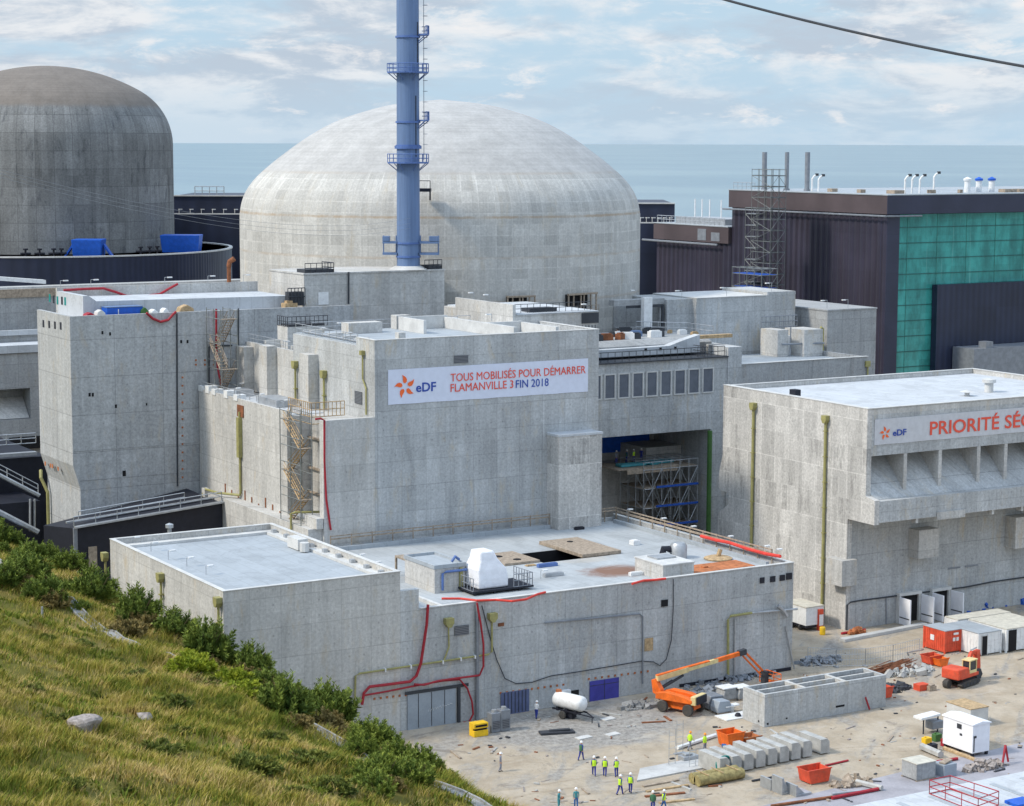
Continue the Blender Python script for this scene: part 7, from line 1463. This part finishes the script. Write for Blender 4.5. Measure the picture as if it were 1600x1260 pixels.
# scaffolds
def scaffold(name, lab, x0, x1, y0, y1, zs_, nx, ny, deck='timber', r=.05, diag=True, mat='scaffold_tube', group=None):
    B = thing(name, lab, 'scaffold', ((x0+x1)/2, (y0+y1)/2, zs_[0]), group); m = MB(); X = np.linspace(x0, x1, nx+1); Y = np.linspace(y0, y1, ny+1)
    for x in X:
        for y in Y: m.tube([(x, y, zs_[0]), (x, y, zs_[-1]+1.1)], r, 4)
    for z in list(zs_[1:])+[zs_[-1]+1.0]:
        for y in Y: m.tube([(x0, y, z), (x1, y, z)], r*.9, 4)
        for x in X: m.tube([(x, y0, z), (x, y1, z)], r*.9, 4)
    if diag:
        for i, (a, b) in enumerate(zip(zs_[:-1], zs_[1:])):
            for k in range(nx): p, q = (X[k], X[k+1]) if (i+k) % 2 else (X[k+1], X[k]); m.tube([(p, y0, a), (q, y0, b)], r*.8, 4)
            p, q = (y0, y1) if i % 2 else (y1, y0); m.tube([(x0, p, a), (x0, q, b)], r*.8, 4)
    m.build('frame', mat, B)
    for z in zs_[1:]: MB().box(x0+.05, y0+.05, z+.03, x1-.05, y1-.05, z+.1).build('deck', deck, B)
    return B
q0, q1 = PV(1172, 462, 258), PV(1203, 462, 258)
tx = 208.; ya, yb = PU(1203, 400, tx).y, PU(1180, 400, tx).y; scaffold('scaffold_tower', 'tall slim scaffold stair tower in front of the dark plum hall', tx, tx+3, ya, yb+1.2, list(np.linspace(30, PU(1190, 275, tx).z, 13)), 2, 3, 'steel_dark', .05)
ya, yb = PU(1184, 400, tx-.5).y, PU(1167, 400, tx-.5).y; scaffold('scaffold_tower', 'narrow open scaffold frame left of the tall stair tower at the plum hall', tx+.2, tx+1.8, ya+1.5, yb+1.5, list(np.linspace(30, PU(1175, 335, tx).z, 9)), 1, 1, 'steel_grey', .06)
ya, yb = PU(1203, 440, tx-1.8).y, PU(1157, 440, tx-1.8).y; scaffold('scaffold_tower', 'wide low scaffold base round the foot of the tall stair tower', tx-3.5, tx-.3, ya, yb, [28, 31, 33.2, 35.3], 2, 4, 'scaffold_blue', .06)
sx0, sx1 = PV(952, 700, 232).x, PV(1042, 700, 232).x
S = scaffold('scaffold', 'big scaffold with blue decks in the shadowed opening under the window building', sx0+3.5, sx1+3.0, 229, 234.5, [0, 2.6, 5.2, 7.8, 10.4, 13.0], 6, 3, 'timber_grey', .05, mat='galvanised')
m = MB()
for z in (10.5, 7.9, 5.3): m.box(sx0+5.5, 228.75, z, sx1+3.0, 228.95, z+.25)
build_each(m, 'toe_board', 'scaffold_blue', S)
m = MB(); top = Vector(((sx0+sx1)/2+3.2, 229, 4.))
for k in range(5): m.tube([top, (sx0+2+2.6*k, 228.9, 12.8)], .06, 5)
m.build('brace', 'scaffold_tube', S); m = MB(); m.box(sx0-.5, 229.2, 13.2, sx0+9.5, 235, 13.35); m.box(sx0+1, 229.1, 12.6, sx0+9, 229.19, 13.19); m.build('platform', 'timber_grey', S); m = MB(); m.obox((sx0+3.2, 231, 13.6), (2.4, 0, 0), (0, .7, 0), (0, 0, .16)); m.obox((sx0+8, 231.6, 13.6), (1.7, .2, 0), (0, .9, 0), (0, 0, .16)); m.obox((sx0+5.8, 231.2, 13.5), (1.0, 0, 0), (0, .9, 0), (0, 0, .1)); m.build('sheet', 'teal_cloth', S)
for k, (x, y, a, po, sh, ve, lab) in enumerate(((963, 716, .4, 2, 'grey_cloth', None, 'worker in dark clothes at the left on the scaffold platform in the opening'), (979, 714, 1.2, 4, 'navy_cloth', 'green_cloth', 'worker in green vest on the scaffold platform in the opening'), (990, 713, .1, 2, 'navy_cloth', 'hivis', 'worker in bright yellow vest on the scaffold platform in the opening'), (1002, 716, 2.2, 4, 'navy_cloth', None, 'worker at the right end of the scaffold platform, arms raised'))):
    p = PV(x, y, 233.8); person(p.x, 233.8, 13.35, a, po, sh, 'navy_cloth', W, ve, lab)
# stair flights in the alcove
def stair_tower(lab, x0, x1, y0, y1, zs_, mat='timber', up_y=True):
    B = thing('stair_scaffold', lab, 'stair', ((x0+x1)/2, (y0+y1)/2, zs_[0])); m = MB()
    for x in (x0, x1):
        for y in (y0, (y0+y1)/2, y1): m.tube([(x, y, zs_[0]), (x, y, zs_[-1]+1.2)], .06, 4)
    for z in zs_: 
        for x in (x0, x1): m.tube([(x, y0, z+1.0), (x, y1, z+1.0)], .05, 4); m.tube([(x, y0, z), (x, y1, z)], .05, 4)
    m.build('frame', 'scaffold_tube', B)
    for i, (a, b) in enumerate(zip(zs_[:-1], zs_[1:])):
        m = MB(); n = 9; ya, yb = (y0+.6, y1-.6) if i % 2 else (y1-.6, y0+.6); xa = x0+.1 if i % 2 else (x0+x1)/2+.05
        for k in range(n): t = (k+.5)/n; m.box(xa, ya+(yb-ya)*t-.17, a+(b-a)*t-.03, xa+(x1-x0)/2-.15, ya+(yb-ya)*t+.17, a+(b-a)*t+.05)
        for xx in (xa, xa+(x1-x0)/2-.15): 
            m.tube([(xx, ya, a), (xx, yb, b)], .09, 4); m.tube([(xx, ya, a+1), (xx, yb, b+1)], .05, 4); m.tube([(xx, ya, a+.5), (xx, yb, b+.5)], .05, 4)
        m.build('flight', mat, B); MB().box(x0, (y0 if i % 2 == 0 else y1-.7), b-.06, x1, (y0+.7 if i % 2 == 0 else y1), b+.02).build('landing', 'timber_grey', B)
stair_tower('tan zigzag stair scaffold in the alcove at the left of the banner block', 98.6, 100.0, 212.2, 217.6, [13.4, 16.3, 19.2, 22.1, 25.0])
stair_tower('grey stair scaffold in the corner between the tower and the terrace', 101.2, 103.4, 240.5, 245.0, [25.1, 28.2, 31.3, 34.4], 'timber_grey')
one(MB().rail([(100.4, 219.2, 25.5), (100.4, 213, 25.5), (104.5, 213, 25.5)], 1.6, .5, .05, 4), 'stair_guard', 'timber', 'tan guard fence at the head of the zigzag alcove stair', 'guard rail')
# clutter on the deck behind the window building
g = random.Random(3); cl = [('white_paint', 'white'), ('rust', 'rusty'), ('steel_dark', 'dark'), ('timber', 'tan'), ('stack_blue', 'blue grey')]
for k in range(26):
    mt, nm = cl[g.choice((0, 0, 1, 2, 2, 3, 4))]; x = g.uniform(152, 171); y = g.uniform(236, 243); s = g.uniform(.35, .95); a = g.uniform(-.5, .5)
    one(MB().obox((x, y, 29.8+s*.45), (s*math.cos(a), s*math.sin(a), 0), (-.5*s*math.sin(a), .5*s*math.cos(a), 0), (0, 0, s*.45)).obox((x, y, 29.83+s*.95), (s*.8*math.cos(a), s*.8*math.sin(a), 0), (-.3*s*math.sin(a), .3*s*math.cos(a), 0), (0, 0, .06)), 'crate', mt, nm+' crate among the clutter on the deck right of the dome', 'crate', nm+' crates on the cluttered deck')
one(MB().rail([(166, 245.5, 29.8), (171, 240, 29.8), (171, 234, 29.8)], 1.4, 1.0, .05, 3), 'guard_rail', 'galvanised', 'thin guard rail at the right end of the cluttered deck', 'guard rail')
# overhead lines
def span(p0, p1, sag, r, mat, lab, n=24):
    P = [p0.lerp(p1, t)+Vector((0, 0, -sag*4*t*(1-t))) for t in np.linspace(0, 1, n)]; return one(MB().tube(P, r, 6), 'overhead_cable', mat, lab, 'cable')
a, b = PD(1120, 0, 70), PD(1600, 118, 62); span(a+(a-b)*.9+Vector((0, 0, .7)), b+(b-a)*.9+Vector((0, 0, 1.2)), .9, .042, 'steel_dark', 'thick dark overhead cable crossing the sky at the upper right')
for y0, y1, lab in ((242, 276, 'upper thin overhead wire across the dark reactor'), (247, 283, 'middle thin overhead wire across the dark reactor'), (253, 290, 'lower thin overhead wire across the dark reactor')):
    a, b = PD(-60, y0-7, 120), PD(392, y1, 190); span(a+(a-b)*.1, b+(b-a)*2.2-Vector((0, 0, 0)), -.0+4.5, .011, 'steel_grey', lab)
